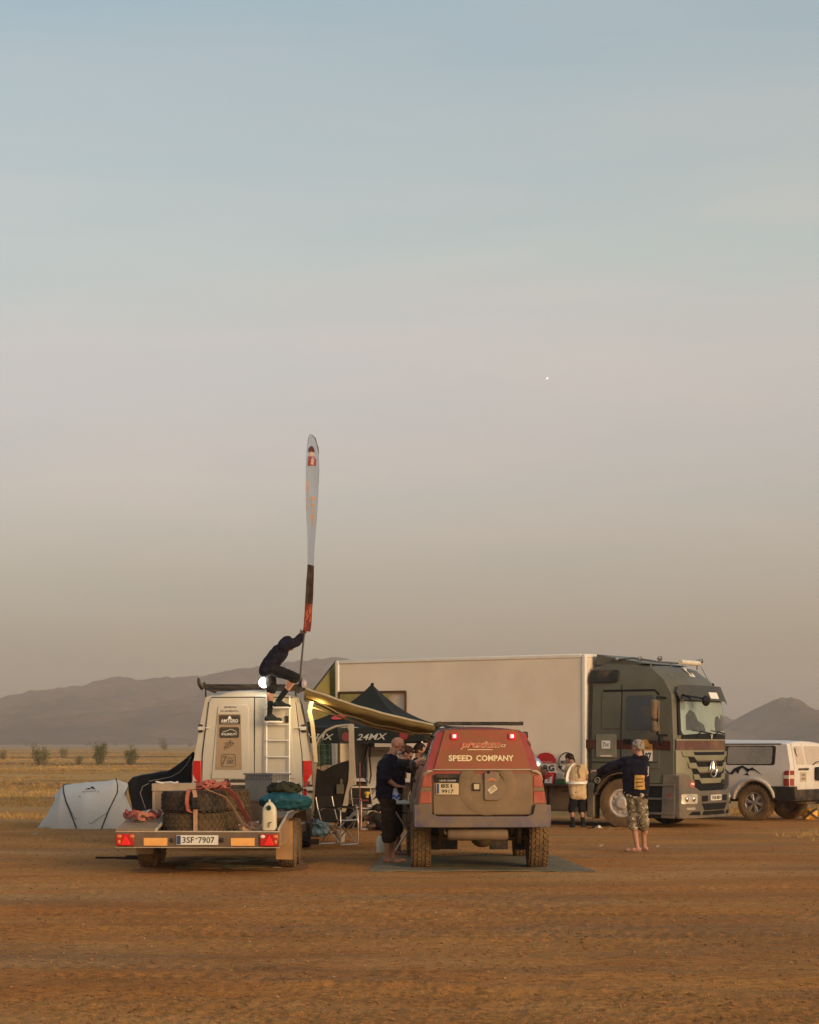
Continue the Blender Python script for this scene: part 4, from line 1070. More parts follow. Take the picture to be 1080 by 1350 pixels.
    panel('door_pane', [(.03, 1.28), (.06, 1.66), (.13, 1.82), (.26, 1.95), (.43, 2.03), (.62, 2.05), (.67, 2.0), (.67, 1.40), (.52, 1.37), (.36, 1.31), (.18, 1.21)], dm, mat('clear_pane', (.9, .9, .85), .03, trans=1, var=0), dd, .005, .3, -.02)
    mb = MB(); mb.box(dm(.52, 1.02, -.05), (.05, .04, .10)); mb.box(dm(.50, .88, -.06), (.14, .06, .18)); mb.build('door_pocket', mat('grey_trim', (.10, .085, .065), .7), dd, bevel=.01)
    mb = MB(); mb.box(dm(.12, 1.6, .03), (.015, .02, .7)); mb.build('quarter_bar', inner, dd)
    text_on('sticker', 'TEAM', lambda a, b_, off: dm(a, b_, .01 - off), .42, .99, .09, .018, mat('red_print', (.45, .05, .03), .5), dd, .01)
    return T
VAN = van()
VM = Matrix.Translation(VAN.location) @ Matrix.Rotation(rad(2.4), 4, 'Z')

# LED work lamp on the roof edge
def lamp_led():
    p = VM @ Vector((.195, .02, 2.725))
    T = empty('work_lamp', p, rad(2.4)); tag(T, 'glaring white LED work lamp on the rear edge of the van roof', 'lamp')
    mb = MB(); mb.box((0, .03, 0), (.17, .06, .15)); mb.tube([(-.10, .03, 0), (-.10, .03, -.075), (.10, .03, -.075), (.10, .03, 0)], .01, 6)
    mb.build('housing', blackp, T, bevel=.01)
    mb = MB(); mb.lathe([(.002, -.012), (.078, -.010), (.083, 0), (.083, .02), (.002, .02)], (0, -.01, 0), (0, 1, 0), 24); mb.build('lens', emi('led_white', (1, .96, .80), 30), T)
    ld = bpy.data.lights.new('led_light', 'POINT'); lo = bpy.data.objects.new('led_light', ld); COL.objects.link(lo); lo.parent = T
    lo.location = (0, -.20, .04); ld.energy = 9; ld.color = (1, .93, .74); ld.shadow_soft_size = .08
lamp_led()
def lamp_round():
    p = VM @ Vector((.845, -.02, 2.70))
    T = empty('globe_lamp', p); tag(T, 'small round glowing lamp at the corner of the van roof above the awning end', 'lamp')
    mb = MB(); mb.ball((0, 0, 0), (.042, .042, .075), 16, 12); mb.build('globe', emi('globe_glow', (1, .72, .58), .25, (.20, .13, .11)), T, smooth=70)
    mb = MB(); mb.cyl((0, 0, -.11), (0, 0, -.06), .03, n=12); mb.tube([(0, 0, -.1), (-.08, .03, -.13)], .012, 6); mb.build('socket', blackp, T)
    ld = bpy.data.lights.new('globe_light', 'POINT'); lo = bpy.data.objects.new('globe_light', ld); COL.objects.link(lo); lo.parent = T
    lo.location = (.25, -.05, -.34); ld.energy = 15; ld.color = (1, .76, .36); ld.shadow_soft_size = .06
lamp_round()

# ================================================================ awning between the van and the off-roader
def cloth_mat(name, c, tr=.45, **k):
    m = mat(name, c, .8, **k); nt = m.node_tree; b = nt.nodes['Principled BSDF']; out = [n for n in nt.nodes if n.type == 'OUTPUT_MATERIAL'][0]
    t = nt.nodes.new('ShaderNodeBsdfTranslucent'); mx = nt.nodes.new('ShaderNodeMixShader'); mx.inputs[0].default_value = tr
    t.inputs['Color'].default_value = tuple(c) + (1,)
    nt.links.new(b.outputs[0], mx.inputs[1]); nt.links.new(t.outputs[0], mx.inputs[2]); nt.links.new(mx.outputs[0], out.inputs['Surface'])
    return m
def awning():
    T = empty('vehicle_awning', (-1.69, 32.0, 0)); tag(T, 'golden fabric awning stretched from the van roof down towards the red off-roader', 'awning')
    gold = cloth_mat('golden_awning', (.21, .135, .033), .4, var=.2, scale=1.5, bump=.3, bscale=12)
    def f(u, v):
        x0 = WX(403, 32.0); x1 = WX(574, 32.0)
        a = Vector((x0 + (x1 - x0) * u, 32.0, 2.615 - .60 * u - .05 * math.sin(PI * u)))
        x0 = WX(404, 34.6); x1 = WX(562, 34.6)
        b_ = Vector((x0 + (x1 - x0) * u, 34.6, 2.50 - .60 * u - .07 * math.sin(PI * u)))
        p = a.lerp(b_, v)
        p.z -= .11 * math.sin(PI * min(1, v * 1.0)) * (.6 + .4 * math.sin(PI * u)) + .018 * math.sin(u * 22 + v * 5) * math.sin(PI * v) + .012 * noise.noise(Vector((u * 9, v * 4, 0)))
        return p - T.location
    mb = MB(); mb.sheet(f, 44, 22, thick=(0, 0, .004)); mb.build('fabric', gold, T, smooth=60)
    # hanging valance rolled along the near edge
    def g(u, v):
        p = Vector(f(u, 0)); a = v * 1.0
        return p + Vector((0, -.02 - .03 * math.sin(v * PI), -(.135 - .05 * u) * v - .008 * math.sin(u * 31 + v * 3)))
    mb = MB(); mb.sheet(g, 44, 6, thick=(0, .004, 0)); mb.build('valance', gold, T, smooth=60)
    al = mat('awning_tube', (.50, .40, .24), .35, metal=.5, var=.15)
    mb = MB(); mb.tube([Vector(f(u / 20, 0)) + Vector((0, -.01, .012)) for u in range(21)], .024, 10); mb.build('front_tube', al, T, smooth=60)
    mb = MB(); mb.tube([Vector(f(u / 20, .35)) + Vector((0, 0, -.03)) for u in range(21)], .016, 8); mb.build('cross_bar', al, T, smooth=60)
    mb = MB(); a = Vector((WX(409, 32.1), 32.1, WZ(932, 32.1))) - T.location; b_ = Vector((WX(480, 33.2), 33.2, WZ(955.5, 33.2))) - T.location; c = Vector((WX(545, 34.0), 34.0, WZ(968, 34.0))) - T.location
    mb.tube([a, b_], .026, 8, flat=.6); mb.build('support_arm', mat('arm_metal', (.62, .50, .30), .35, metal=.4), T)
    mb = MB(); mb.tube([b_ + Vector((0, .02, -.0)), c], .018, 8); mb.build('support_arm', al, T)
    mb = MB(); mb.tube([f(0, 0), f(0, .5), f(0, 1)], .035, 8); mb.build('case', al, T, smooth=50)
    mb = MB(); mb.ball(Vector(f(1, 0)) + Vector((.02, 0, 0)), .04); mb.tube([f(1, 0), f(1, .5), f(1, 1)], .022, 8); mb.build('end_bar', darkm, T, smooth=50)
    # lamplit van side put in as two painted strips, pale above, dimmer below
    mb = MB(); q = [(411, 925), (408, 938), (412, 955), (415, 985), (416.5, 1005)]
    mb.strap([Vector((WX(x, 32.05), 32.05, WZ(y, 32.05))) - T.location for x, y in q], .065, .03, side=(1, 0, 0)); mb.build('lit_side_strip', mat('strip_painted_lit', (.60, .48, .28), .5, var=.12), T)
    mb = MB(); q = [(416.5, 1003), (414, 1030), (412, 1060), (410, 1080)]
    mb.strap([Vector((WX(x, 32.1), 32.1, WZ(y, 32.1))) - T.location for x, y in q], .05, .03, side=(1, 0, 0)); mb.build('lit_side_strip', mat('strip_painted_dim', (.34, .25, .15), .6, var=.2), T)
awning()

# ================================================================ trailer
TA = rad(-2.2); TR0 = Vector((-2.80, 26.0, 0))
TMX = Matrix.Translation(TR0) @ Matrix.Rotation(TA, 4, 'Z')
def TL(x, y, z): return TMX @ Vector((x, y, z))
def trailer():
    T = empty('flatbed_trailer', TR0, TA); tag(T, 'muddy flatbed trailer with plate 3SF 7907, loaded with tyres and boxes', 'trailer')
    mud = mat('muddy_trailer_paint', (.15, .10, .06), .8, var=.25, scale=4, bump=.2, bscale=25, dust=(.12, .075, .04), damt=.45, dscale=3)
    edge = mat('bright_worn_edge', (.52, .42, .29), .5, metal=.2, var=.2)
    ply = mat('muddy_plywood', (.27, .175, .095), .8, var=.3, scale=3, stretch=(1, 5, 1), bump=.2)
    mb = MB(); mb.b(-1.082, 1.082, 0, .04, .374, .565); mb.build('rear_board', mud, T, bevel=.004)
    mb = MB(); mb.b(-1.085, 1.085, -.006, .10, .567, .582); mb.build('rear_edge', edge, T, bevel=.003)
    mb = MB(); mb.b(-1.085, 1.085, -.006, .05, .360, .372); mb.build('lower_edge', edge, T, bevel=.003)
    for i in range(6):
        mb = MB(); x0 = -1.04 + i * .348; mb.b(x0, x0 + .342, .05, 4.3, .505, .530); mb.build('deck_board', ply, T, bevel=.003)
    mb = MB()
    for x in (-1.02, -.35, .35, 1.02): mb.b(x - .03, x + .03, .05, 4.3, .40, .50)
    for y in (.6, 1.4, 2.2, 3.0, 3.8, 4.25): mb.b(-1.0, 1.0, y - .03, y + .03, .42, .50)
    mb.tube([(-.5, 4.2, .42), (0, 5.5, .42)], .04, 8); mb.tube([(.5, 4.2, .42), (0, 5.5, .42)], .04, 8); mb.tube([(0, 5.2, .42), (0, 5.78, .44)], .04, 8)
    mb.tube([(-1.0, 1.75, .33), (1.0, 1.75, .33)], .035, 8); mb.tube([(-1.0, 2.45, .33), (1.0, 2.45, .33)], .035, 8)
    mb.build('chassis', under, T)
    for x in (-.95, 1.03):
        for y in (1.75, 2.45): wheel(T, (x, y, .33), .33, .20, rubber_dusty, steel, 1 if x > 0 else -1, .19, style='steel', lugs=26, rows=3, lug_h=.006)
    # sides: left broad sloping plate, right narrow guard with upstand
    def slab(name, prof, x0, x1, m, t=.02, par=T):
        mb = MB(); mb.prism([(x0, y, z) for y, z in prof] + [(x0, y, z - t) for y, z in prof[::-1]], (x1 - x0, 0, 0)); return mb.build(name, m, par, bevel=.003)
    slab('side_plate', [(.0, .605), (1.3, .78), (3.0, .78), (3.3, .60)], -1.08, -.56, ply)
    slab('plate_lip', [(.0, .612), (1.3, .787), (3.0, .787)], -.56, -.535, edge, .035)
    mb = MB(); mb.prism([(-1.082, .04, .40), (-1.082, .04, .59), (-1.082, 1.3, .765), (-1.082, 3.0, .765), (-1.082, 3.3, .585), (-1.082, 3.0, .66), (-1.082, 1.2, .66), (-1.082, 1.1, .40)], (.02, 0, 0)); mb.build('side_board', mud, T)
    slab('mudguard', [(.95, .735), (1.3, .785), (3.0, .785), (3.25, .62)], .86, 1.16, mud)
    slab('guard_lip', [(.04, .615), (.95, .742), (1.3, .795), (3.0, .795)], 1.06, 1.085, edge, .03)
    mb = MB(); mb.prism([(1.062, .04, .375), (1.062, .04, .595), (1.062, 1.3, .765), (1.062, 1.32, .60), (1.062, 1.36, .375)], (.018, 0, 0)); mb.build('side_board', mat('ochre_mud', (.33, .19, .085), .85, var=.25), T)
    flap = mat('ochre_flap', (.36, .20, .085), .85, var=.2, bump=.3, bscale=15)
    mb = MB(); mb.b(.90, 1.13, 1.36, 1.372, .13, .66); mb.build('mud_flap', flap, T)
    mb = MB(); mb.b(-1.05, -.82, 1.36, 1.372, .20, .66); mb.build('mud_flap', flap, T)
    # lights
    redl = mat('trailer_lens', (.42, .015, .010), .3, var=.2); orl = mat('trailer_orange', (.60, .19, .04), .3)
    tri = mat('triangle_reflector', (.85, .02, .012), .35, var=.05)
    for sd, x0 in ((-1, -1.075), (1, .835)):
        mb = MB(); mb.b(x0, x0 + .24, -.035, -.002, .385, .545); h = mb.build('lamp_cluster', redl, T, bevel=.008)
        cx = -.945 if sd < 0 else .955
        mb = MB(); mb.prism([(cx - .07, -.042, .398), (cx + .07, -.042, .398), (cx, -.042, .53)], (0, .01, 0)); mb.build('triangle_reflector', tri, h, bevel=.004)
        for k, (ox, m_) in enumerate(((-.085, orl if sd < 0 else mat('clear_lens', (.75, .62, .5), .3)), (.085, orl))):
            mb = MB(); mb.ball((cx + ox, -.034, .512), (.034, .012, .024), 12, 8); mb.build('lamp_lens', m_, h, smooth=60)
        mb = MB(); mb.ball((cx + sd * .085, -.034, .44), (.022, .01, .03), 10, 8); mb.build('lamp_lens', orl, h, smooth=60)
    am = mat('amber_panel', (.80, .38, .10), .45, var=.1, scale=8, emit=(1, .45, .08), estr=0)
    for x0, x1 in ((-.71, -.395), (.445, .76)):
        mb = MB(); mb.b(x0, x1, -.012, -.001, .388, .492); mb.build('amber_reflector', am, T, bevel=.003)
    mb = MB(); mb.b(-.275, .28, -.016, -.002, .40, .528); pl = mb.build('number_plate', mat('white_plate', (.70, .66, .56), .4, var=.06, dust=DUST, damt=.12), T, bevel=.004)
    f = lambda a, b_, off: (a, -.017 - off, b_)
    panel('plate_band', [(-.268, .408), (-.215, .408), (-.215, .522), (-.268, .522)], f, mat('plate_blue', (.03, .05, .16), .5), pl, .003, 0, .002)
    text_on('plate_text', '3SF', f, -.115, .466, .155, .080, black_print, pl, .002, bold=.01)
    text_on('plate_text', '7907', f, .125, .466, .215, .080, black_print, pl, .002, bold=.01)
    panel('plate_seal', circ(-.005, .485, .013, 10), f, mat('seal', (.25, .2, .1), .5), pl, .002, 0, .003)
    for x in (-.32, .33):
        mb = MB(); mb.ball((x, -.02, .465), (.025, .03, .03)); mb.box((x, -.01, .465), (.05, .03, .055)); mb.build('plate_light', blackp, T, bevel=.006)
trailer()

def spare(x, y, z, label, rub, a=0.):
    T = empty('spare_tyre', TL(x, y, z), TA); T.rotation_euler = (0, PI / 2, a)
    w = wheel(T, (0, 0, 0), .43, .275, mat('spare_rubber_muddy', (.040, .030, .020), .92, var=.3, bump=.3, bscale=60, dust=(.105, .068, .034), damt=.8, dscale=4) if rub is rubber_dusty else rub, darkm, 1, .21, style='steel', lugs=30, rows=4, lug_h=.010)
    # unwrap the wheel holder: tyre and rim hang straight under the thing
    for k in kids(w): k.parent = T
    bpy.data.objects.remove(w)
    tag(T, label, 'tyre', 'spare tyres lying on the trailer')
spare(-.12, .62, .53 + .14, 'front lower tyre of the strapped stack on the trailer, caked in mud', rubber_dusty, .3)
spare(-.14, .64, .53 + .425, 'front upper tyre of the strapped stack on the trailer, darker and cleaner', rubber, 1.1)
spare(.10, 1.60, .53 + .14, 'rear lower tyre on the trailer deck behind the muddy front one', rubber_dusty, .9)
spare(.07, 1.58, .53 + .425, 'rear upper tyre on the trailer, showing right of the front stack', rubber_dusty, .5)

redstrap = mat('red_webbing', (.34, .065, .045), .8, var=.2, scale=12, dust=(.42, .25, .14), damt=.35)
tanstrap = mat('tan_webbing', (.40, .22, .12), .85, var=.2, scale=12)
def strapwork():
    T = empty('ratchet_strap', TL(0, .2, .53), 0); tag(T, 'faded red ratchet strap tied over the stack of tyres', 'strap')
    o = T.location
    W_ = lambda *p: TL(*p) - o
    mb = MB(); mb.strap([W_(-.07, .18, 1.12), W_(-.05, .155, 1.06), W_(-.045, .15, .85), W_(-.045, .15, .60), W_(-.04, .10, .56)], .055, .006, side=(1, 0, 0)); mb.build('webbing', tanstrap, T)
    mb = MB(); mb.strap([W_(-.14, .22, 1.13), W_(-.15, .13, 1.05), W_(-.155, .12, .95), W_(-.13, .12, .84), W_(-.08, .13, .82)], .05, .006, side=(1, 0, 0)); mb.build('webbing', redstrap, T)
    mb = MB(); mb.box(W_(-.045, .12, .93), (.075, .04, .12)); mb.box(W_(-.045, .10, 1.0), (.085, .03, .05)); mb.tube([W_(-.10, .09, .89), W_(.02, .09, .89)], .014, 8); mb.build('buckle', darkm, T, bevel=.004)
    mb = MB(); mb.strap([W_(-.07, .2, 1.125), W_(.10, .55, 1.135), W_(.30, .75, 1.12), W_(.42, .7, 1.02), W_(.55, .60, .80), W_(.68, .45, .62)], .075, .008, side=(.6, -.5, .4)); mb.build('webbing', redstrap, T)
    mb = MB(); mb.strap([W_(.05, .3, 1.125), W_(.30, .45, 1.02), W_(.42, .5, .85), W_(.55, .35, .68), W_(.70, .25, .60)], .045, .006, side=(.6, -.6, .3)); mb.build('webbing', tanstrap, T)
    r = random.Random(4); mb = MB()
    for k in range(7):
        a = r.uniform(-.15, .15); c = W_(.02 + k * .045, .42 + a * .3, 1.15 + .02 * (k % 3))
        mb.strap([c + Vector((.10 * math.cos(t * .9 + k), .07 * math.sin(t * .9 + k), .035 * math.sin(t * 1.7 + k) + .02)) for t in range(7)], .05, .006, side=(0, .6, .8))
    mb.build('webbing_loops', redstrap, T)
strapwork()
def bundle(name, x, y, z, label, m, n, seed, sx=.2, sy=.15):
    T = empty(name, TL(x, y, z)); tag(T, label, 'strap'); r = random.Random(seed)
    mb = MB()
    for k in range(n):
        c = Vector((r.uniform(-sx, sx), r.uniform(-sy, sy), .03 + r.uniform(0, .05))); a = r.uniform(0, 6)
        pts = [c + Vector((math.cos(a + t * .85) * r.uniform(.04, .10), math.sin(a + t * .85) * r.uniform(.04, .09), .035 + .035 * math.sin(t * 1.3 + k))) for t in range(9)]
        mb.strap(pts, .048, .006, side=(r.uniform(-.3, .3), .3, 1))
    mb.build('webbing', m, T)
    mb = MB()
    mb.box((.06, -.02, .05), (.12, .05, .04), rotz(.6)); mb.tube([(.0, 0, .05), (.12, .05, .16)], .012, 6); mb.box((-.08, .03, .05), (.06, .05, .05), rotz(-.4)); mb.build('buckle', steel, T, bevel=.004)
bundle('strap_heap', -.86, .62, .68, 'heap of red straps and a buckle on the left plate of the trailer', redstrap, 11, 3, .20, .34)
bundle('strap_heap', .64, .42, .535, 'tangled tan straps on the deck beside the white canister', tanstrap, 7, 5, .13, .14)

def crate_box():
    T = empty('storage_box', TL(-.70, 2.75, .53), TA); tag(T, 'large scuffed beige box standing behind the tyres on the trailer', 'box')
    b_ = mat('scuffed_beige', (.26, .18, .115), .8, var=.2, scale=5, bump=.15, dust=(.20, .13, .08), damt=.35)
    mb = MB(); mb.b(-.31, .31, -.25, .25, 0, .60); mb.build('carton', b_, T, bevel=.006)
    e = mat('pale_edge', (.36, .27, .18), .7, var=.2)
    mb = MB(); mb.b(-.325, .325, -.265, -.252, .52, .625); mb.b(-.325, .325, .252, .265, .52, .625); mb.b(-.325, -.312, -.25, .25, .52, .625); mb.b(.312, .325, -.25, .25, .52, .625); mb.b(-.31, .31, -.25, .25, .602, .622); mb.build('lid', e, T, bevel=.004)
    for x in (-.3, .3): mb = MB(); mb.b(x - .017, x + .017, -.256, -.252, 0, .51); mb.build('edge_trim', e, T)
    mb = MB(); r = random.Random(8)
    pts = [(-.29 + i * .036, -.10 + r.uniform(-.02, .02), .63 + r.uniform(0, .022)) for i in range(10)]
    mb.tube(pts, .012, 6); mb.build('rope', mat('white_rope', (.65, .60, .52), .8), T)
    T2 = empty('folded_cardboard', TL(-.21, 2.45, .53), TA + .1); tag(T2, 'tan cardboard piece sticking up between the beige box and the tyres', 'cardboard')
    cb = mat('cardboard', (.47, .33, .17), .85, var=.12)
    mb = MB(); mb.b(-.09, .12, -.01, .006, .0, .61); mb.build('board', cb, T2); mb = MB(); mb.box((.0, .05, .585), (.24, .12, .008), Matrix.Rotation(.3, 3, 'X')); mb.build('flap', cb, T2)
crate_box()
def grey_crate():
    T0 = empty('wooden_box', TL(.56, 3.25, .53), TA - .45); tag(T0, 'low brown box carrying the grey crate on the trailer', 'box')
    bb = mat('brown_box', (.17, .105, .06), .85, var=.25, bump=.2)
    mb = MB(); mb.b(-.32, .32, -.22, .22, 0, .34); mb.build('case', bb, T0, bevel=.005); mb = MB(); mb.b(-.33, .33, -.23, .23, .342, .36); mb.build('lid', bb, T0, bevel=.004)
    T = empty('grey_crate', TL(.57, 3.22, .892), TA - .62); tag(T, 'grey ribbed plastic crate perched on the brown box behind the blue bag', 'crate')
    g = mat('grey_plastic', (.17, .165, .155), .6, var=.1, dust=DUST, damt=.2)
    X_, Y_, H_ = .27, .19, .40
    mb = MB(); t = .012
    mb.b(-X_, X_, -Y_, -Y_ + t, 0, H_); mb.b(-X_, X_, Y_ - t, Y_, 0, H_); mb.b(-X_, -X_ + t, -Y_ + t, Y_ - t, 0, H_); mb.b(X_ - t, X_, -Y_ + t, Y_ - t, 0, H_); mb.b(-X_ + t, X_ - t, -Y_ + t, Y_ - t, 0, t)
    mb.build('shell', g, T, bevel=.004)
    mb = MB()
    for z0, z1, o_ in ((H_ - .02, H_ + .004, .018), (H_ - .075, H_ - .065, .012)):
        mb.b(-X_ - o_, X_ + o_, -Y_ - o_, -Y_ - .0005, z0, z1); mb.b(-X_ - o_, X_ + o_, Y_ + .0005, Y_ + o_, z0, z1); mb.b(-X_ - o_, -X_ - .0005, -Y_, Y_, z0, z1); mb.b(X_ + .0005, X_ + o_, -Y_, Y_, z0, z1)
    for i in range(9):
        x = -X_ + .03 + i * (2 * X_ - .06) / 8
        mb.b(x - .003, x + .003, -Y_ - .012, -Y_ - .0005, H_ - .064, H_ - .021)
    for i in range(6):
        y = -Y_ + .03 + i * (2 * Y_ - .06) / 5
        mb.b(X_ + .0005, X_ + .012, y - .003, y + .003, H_ - .064, H_ - .021); mb.b(-X_ - .012, -X_ - .0005, y - .003, y + .003, H_ - .064, H_ - .021)
    mb.build('rim_ribs', g, T)
    mb = MB()
    for sd in (-1, 1): mb.b(sd * (X_ + .0005), sd * (X_ + .008), -.10, .10, .10, .30)
    mb.build('end_panel', mat('grey_plastic_painted_lit', (.28, .26, .24), .6, var=.1), T, bevel=.004)  # sunlight on the crate end painted in as a lighter grey
    mb = MB(); mb.b(-X_ + .02, X_ - .02, -Y_ + .02, Y_ - .02, H_ - .16, H_ - .03); mb.build('contents', mat('dark_contents', (.03, .03, .03), .9), T, bevel=.02)
grey_crate()
def soft(name, px, py, d, sz, m, label, cat, seed, vox=.02, wr=.03, zs=1., parts=5, base=None):
    T = empty(name, (WX(px, d), d, base)); tag(T, label, cat)
    r = random.Random(seed); mb = MB()
    mb.ball((0, 0, sz[2] * .5), (sz[0] * .5, sz[1] * .5, sz[2] * .5), 20, 12)
    for k in range(parts):
        mb.ball((r.uniform(-.33, .33) * sz[0], r.uniform(-.2, .2) * sz[1], sz[2] * r.uniform(.35, .6)), (sz[0] * .2, sz[1] * .3, sz[2] * .36), 12, 8)
    remeshed(mb, 'fabric', m, T, vox, wr, 7, seed=seed)
    return T
soft('stuff_sack', 376, 0, 28.0, (.74, .42, .26), mat('teal_nylon', (.015, .085, .11), .5, var=.3, scale=4, dust=(.015, .03, .03), damt=.35, dscale=2.5), 'teal blue padded bag lying on the right mudguard of the trailer', 'bag', 2, wr=.035, base=.79)
soft('rolled_jacket', 375, 0, 28.1, (.52, .36, .20), mat('olive_cloth', (.030, .032, .018), .9, var=.5, scale=9), 'crumpled dark olive jacket on top of the teal bag', 'jacket', 6, .012, .05, parts=9, base=.99)
def jerry():
    T = empty('water_canister', TL(.94, .16, .59), TA); tag(T, 'white plastic canister with a dark green cap on the rear corner of the trailer', 'canister')
    pl = mat('milky_plastic', (.62, .55, .38), .4, var=.08, scale=5, dust=(.45, .35, .18), damt=.25)
    sec = [(0, .090, .075), (.02, .095, .080), (.24, .095, .080), (.29, .088, .076), (.335, .062, .06), (.365, .035, .045), (.372, .02, .03)]
    mb = MB(); n = 20; vs = []
    for z, a, b_ in sec:
        for i in range(n):
            t = 2 * PI * i / n; c, s_ = math.cos(t), math.sin(t)
            vs.append((a * math.copysign(abs(c) ** .5, c), b_ * math.copysign(abs(s_) ** .5, s_), z))
    fs = [(k * n + i, k * n + (i + 1) % n, (k + 1) * n + (i + 1) % n, (k + 1) * n + i) for k in range(len(sec) - 1) for i in range(n)]
    fs += [tuple(range(n))[::-1], tuple(range(len(vs) - n, len(vs)))]; mb.add(vs, fs); mb.build('tank', pl, T, smooth=50)
    mb = MB(); mb.cyl((0, -.068, .285), (0, -.10, .31), .030, n=14); mb.build('cap', mat('green_cap', (.012, .04, .02), .5), T, bevel=.004)
    mb = MB(); mb.tube([(.0, -.05, .35), (.0, .0, .395), (.0, .05, .35)], .014, 8); mb.build('carry_handle', pl, T)
    mb = MB(); mb.tube([(0, -.083, .10), (.005, -.105, .09), (.004, -.105, .04)], .007, 6); mb.tube([(.0, -.084, .10), (.035, -.1, .105)], .007, 6); mb.build('tap', blackp, T)
jerry()

# ================================================================ puddle
def puddle():
    X0, Y0 = -2.50, 28.5
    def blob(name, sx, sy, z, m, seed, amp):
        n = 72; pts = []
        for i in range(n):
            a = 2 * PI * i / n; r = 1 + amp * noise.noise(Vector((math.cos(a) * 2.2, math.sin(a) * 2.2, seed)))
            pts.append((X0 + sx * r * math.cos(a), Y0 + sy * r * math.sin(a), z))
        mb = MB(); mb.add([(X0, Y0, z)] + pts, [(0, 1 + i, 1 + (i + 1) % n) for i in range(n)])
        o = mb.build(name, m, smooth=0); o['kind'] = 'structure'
    blob('wet_mud', 1.25, 2.1, .006, mat('wet_mud', (.24, .115, .042), .9, spec=.08, var=.35, scale=4, bump=.6, bscale=10), 5, .5)
    blob('puddle', .82, 1.45, .012, mat('water_painted_reflection', (.24, .21, .08), .24, var=.6, scale=2.2, bump=.3, bscale=4, spec=.6, dust=(.55, .52, .38), damt=.35, dscale=1.3, stretch=(.5, 2.5, 1)), 2, .45)  # greenish-white reflection painted into the water colour as streaks
    rr = random.Random(3); mb = MB()
    for k in range(30):
        x = X0 + rr.uniform(-.85, .85); y = Y0 + rr.uniform(-1.3, 1.5)
        mb.ball((x, y, .004), (rr.uniform(.05, .30), rr.uniform(.02, .07), .018), 10, 6)
    o = mb.build('mud_ridges', mat('mud_ridge', (.20, .11, .045), .9, bump=.4), None, smooth=60); tag(o, 'low lumps of mud standing in the puddle under the trailer', 'mud', kind='stuff')
puddle()

# ================================================================ black tarp beside the van
def tarp_black():
    T = empty('black_cover', (WX(215, 33.6), 33.6, 0)); tag(T, 'black sheet draped from the van over a hump between the tent and the trailer', 'tarp')
    ox = T.location.x
    top = [(171, 1032), (176, 1026), (187, 1023.5), (200, 1021.5), (210, 1019.5), (222, 1018), (232, 1012), (243, 1003), (254, 993)]
    def f(u, v):
        k = u * (len(top) - 1); i = min(int(k), len(top) - 2); t = k - i
        px = top[i][0] * (1 - t) + top[i + 1][0] * t; py = top[i][1] * (1 - t) + top[i + 1][1] * t
        # v: 0 front foot .. .45 front top .. .6 back top .. 1 back foot
        zt = WZ(py, 33.6); x = WX(px, 33.6) - ox
        lean = (.20 * (1 - u) ** 2) * (1 - min(1, v / .45))
        if v < .45: y = -.45 + .25 * v / .45; z = zt * (v / .45) ** .9
        elif v < .6: y = -.2 + .6 * (v - .45) / .15; z = zt + .03 * math.sin(PI * (v - .45) / .15)
        else: y = .4 + .5 * (v - .6) / .4; z = zt * (1 - (v - .6) / .4)
        q = Vector((x * 3, y * 3, z * 3))
        d = noise.noise(q) * .07 + noise.noise(q * 2.5) * .03
        return (x + lean + d * .5, y + d, z + (d * .3 if .1 < v else 0))
    m = mat('black_sheet', (.010, .010, .011), .75, var=.4, scale=3, bump=.3, bscale=10)
    mb = MB(); mb.sheet(f, 40, 40, thick=(0, 0, -.01)); mb.build('sheet', m, T, smooth=70)
    cd = mat('grey_cord', (.22, .19, .15), .7)
    def g(px, py, d=33.0): return Vector((WX(px, d) - ox, d - 33.6, WZ(py, d)))
    mb = MB(); mb.tube([g(252, 998), g(246, 1008), g(237, 1018), g(226, 1024), g(212, 1027), g(196, 1030)], .007, 5); mb.build('cord', cd, T)
    mb = MB(); mb.tube([g(196, 1033), g(188, 1037), g(185, 1046), g(189, 1058), g(192, 1066)], .007, 5); mb.build('cord', cd, T)
tarp_black()

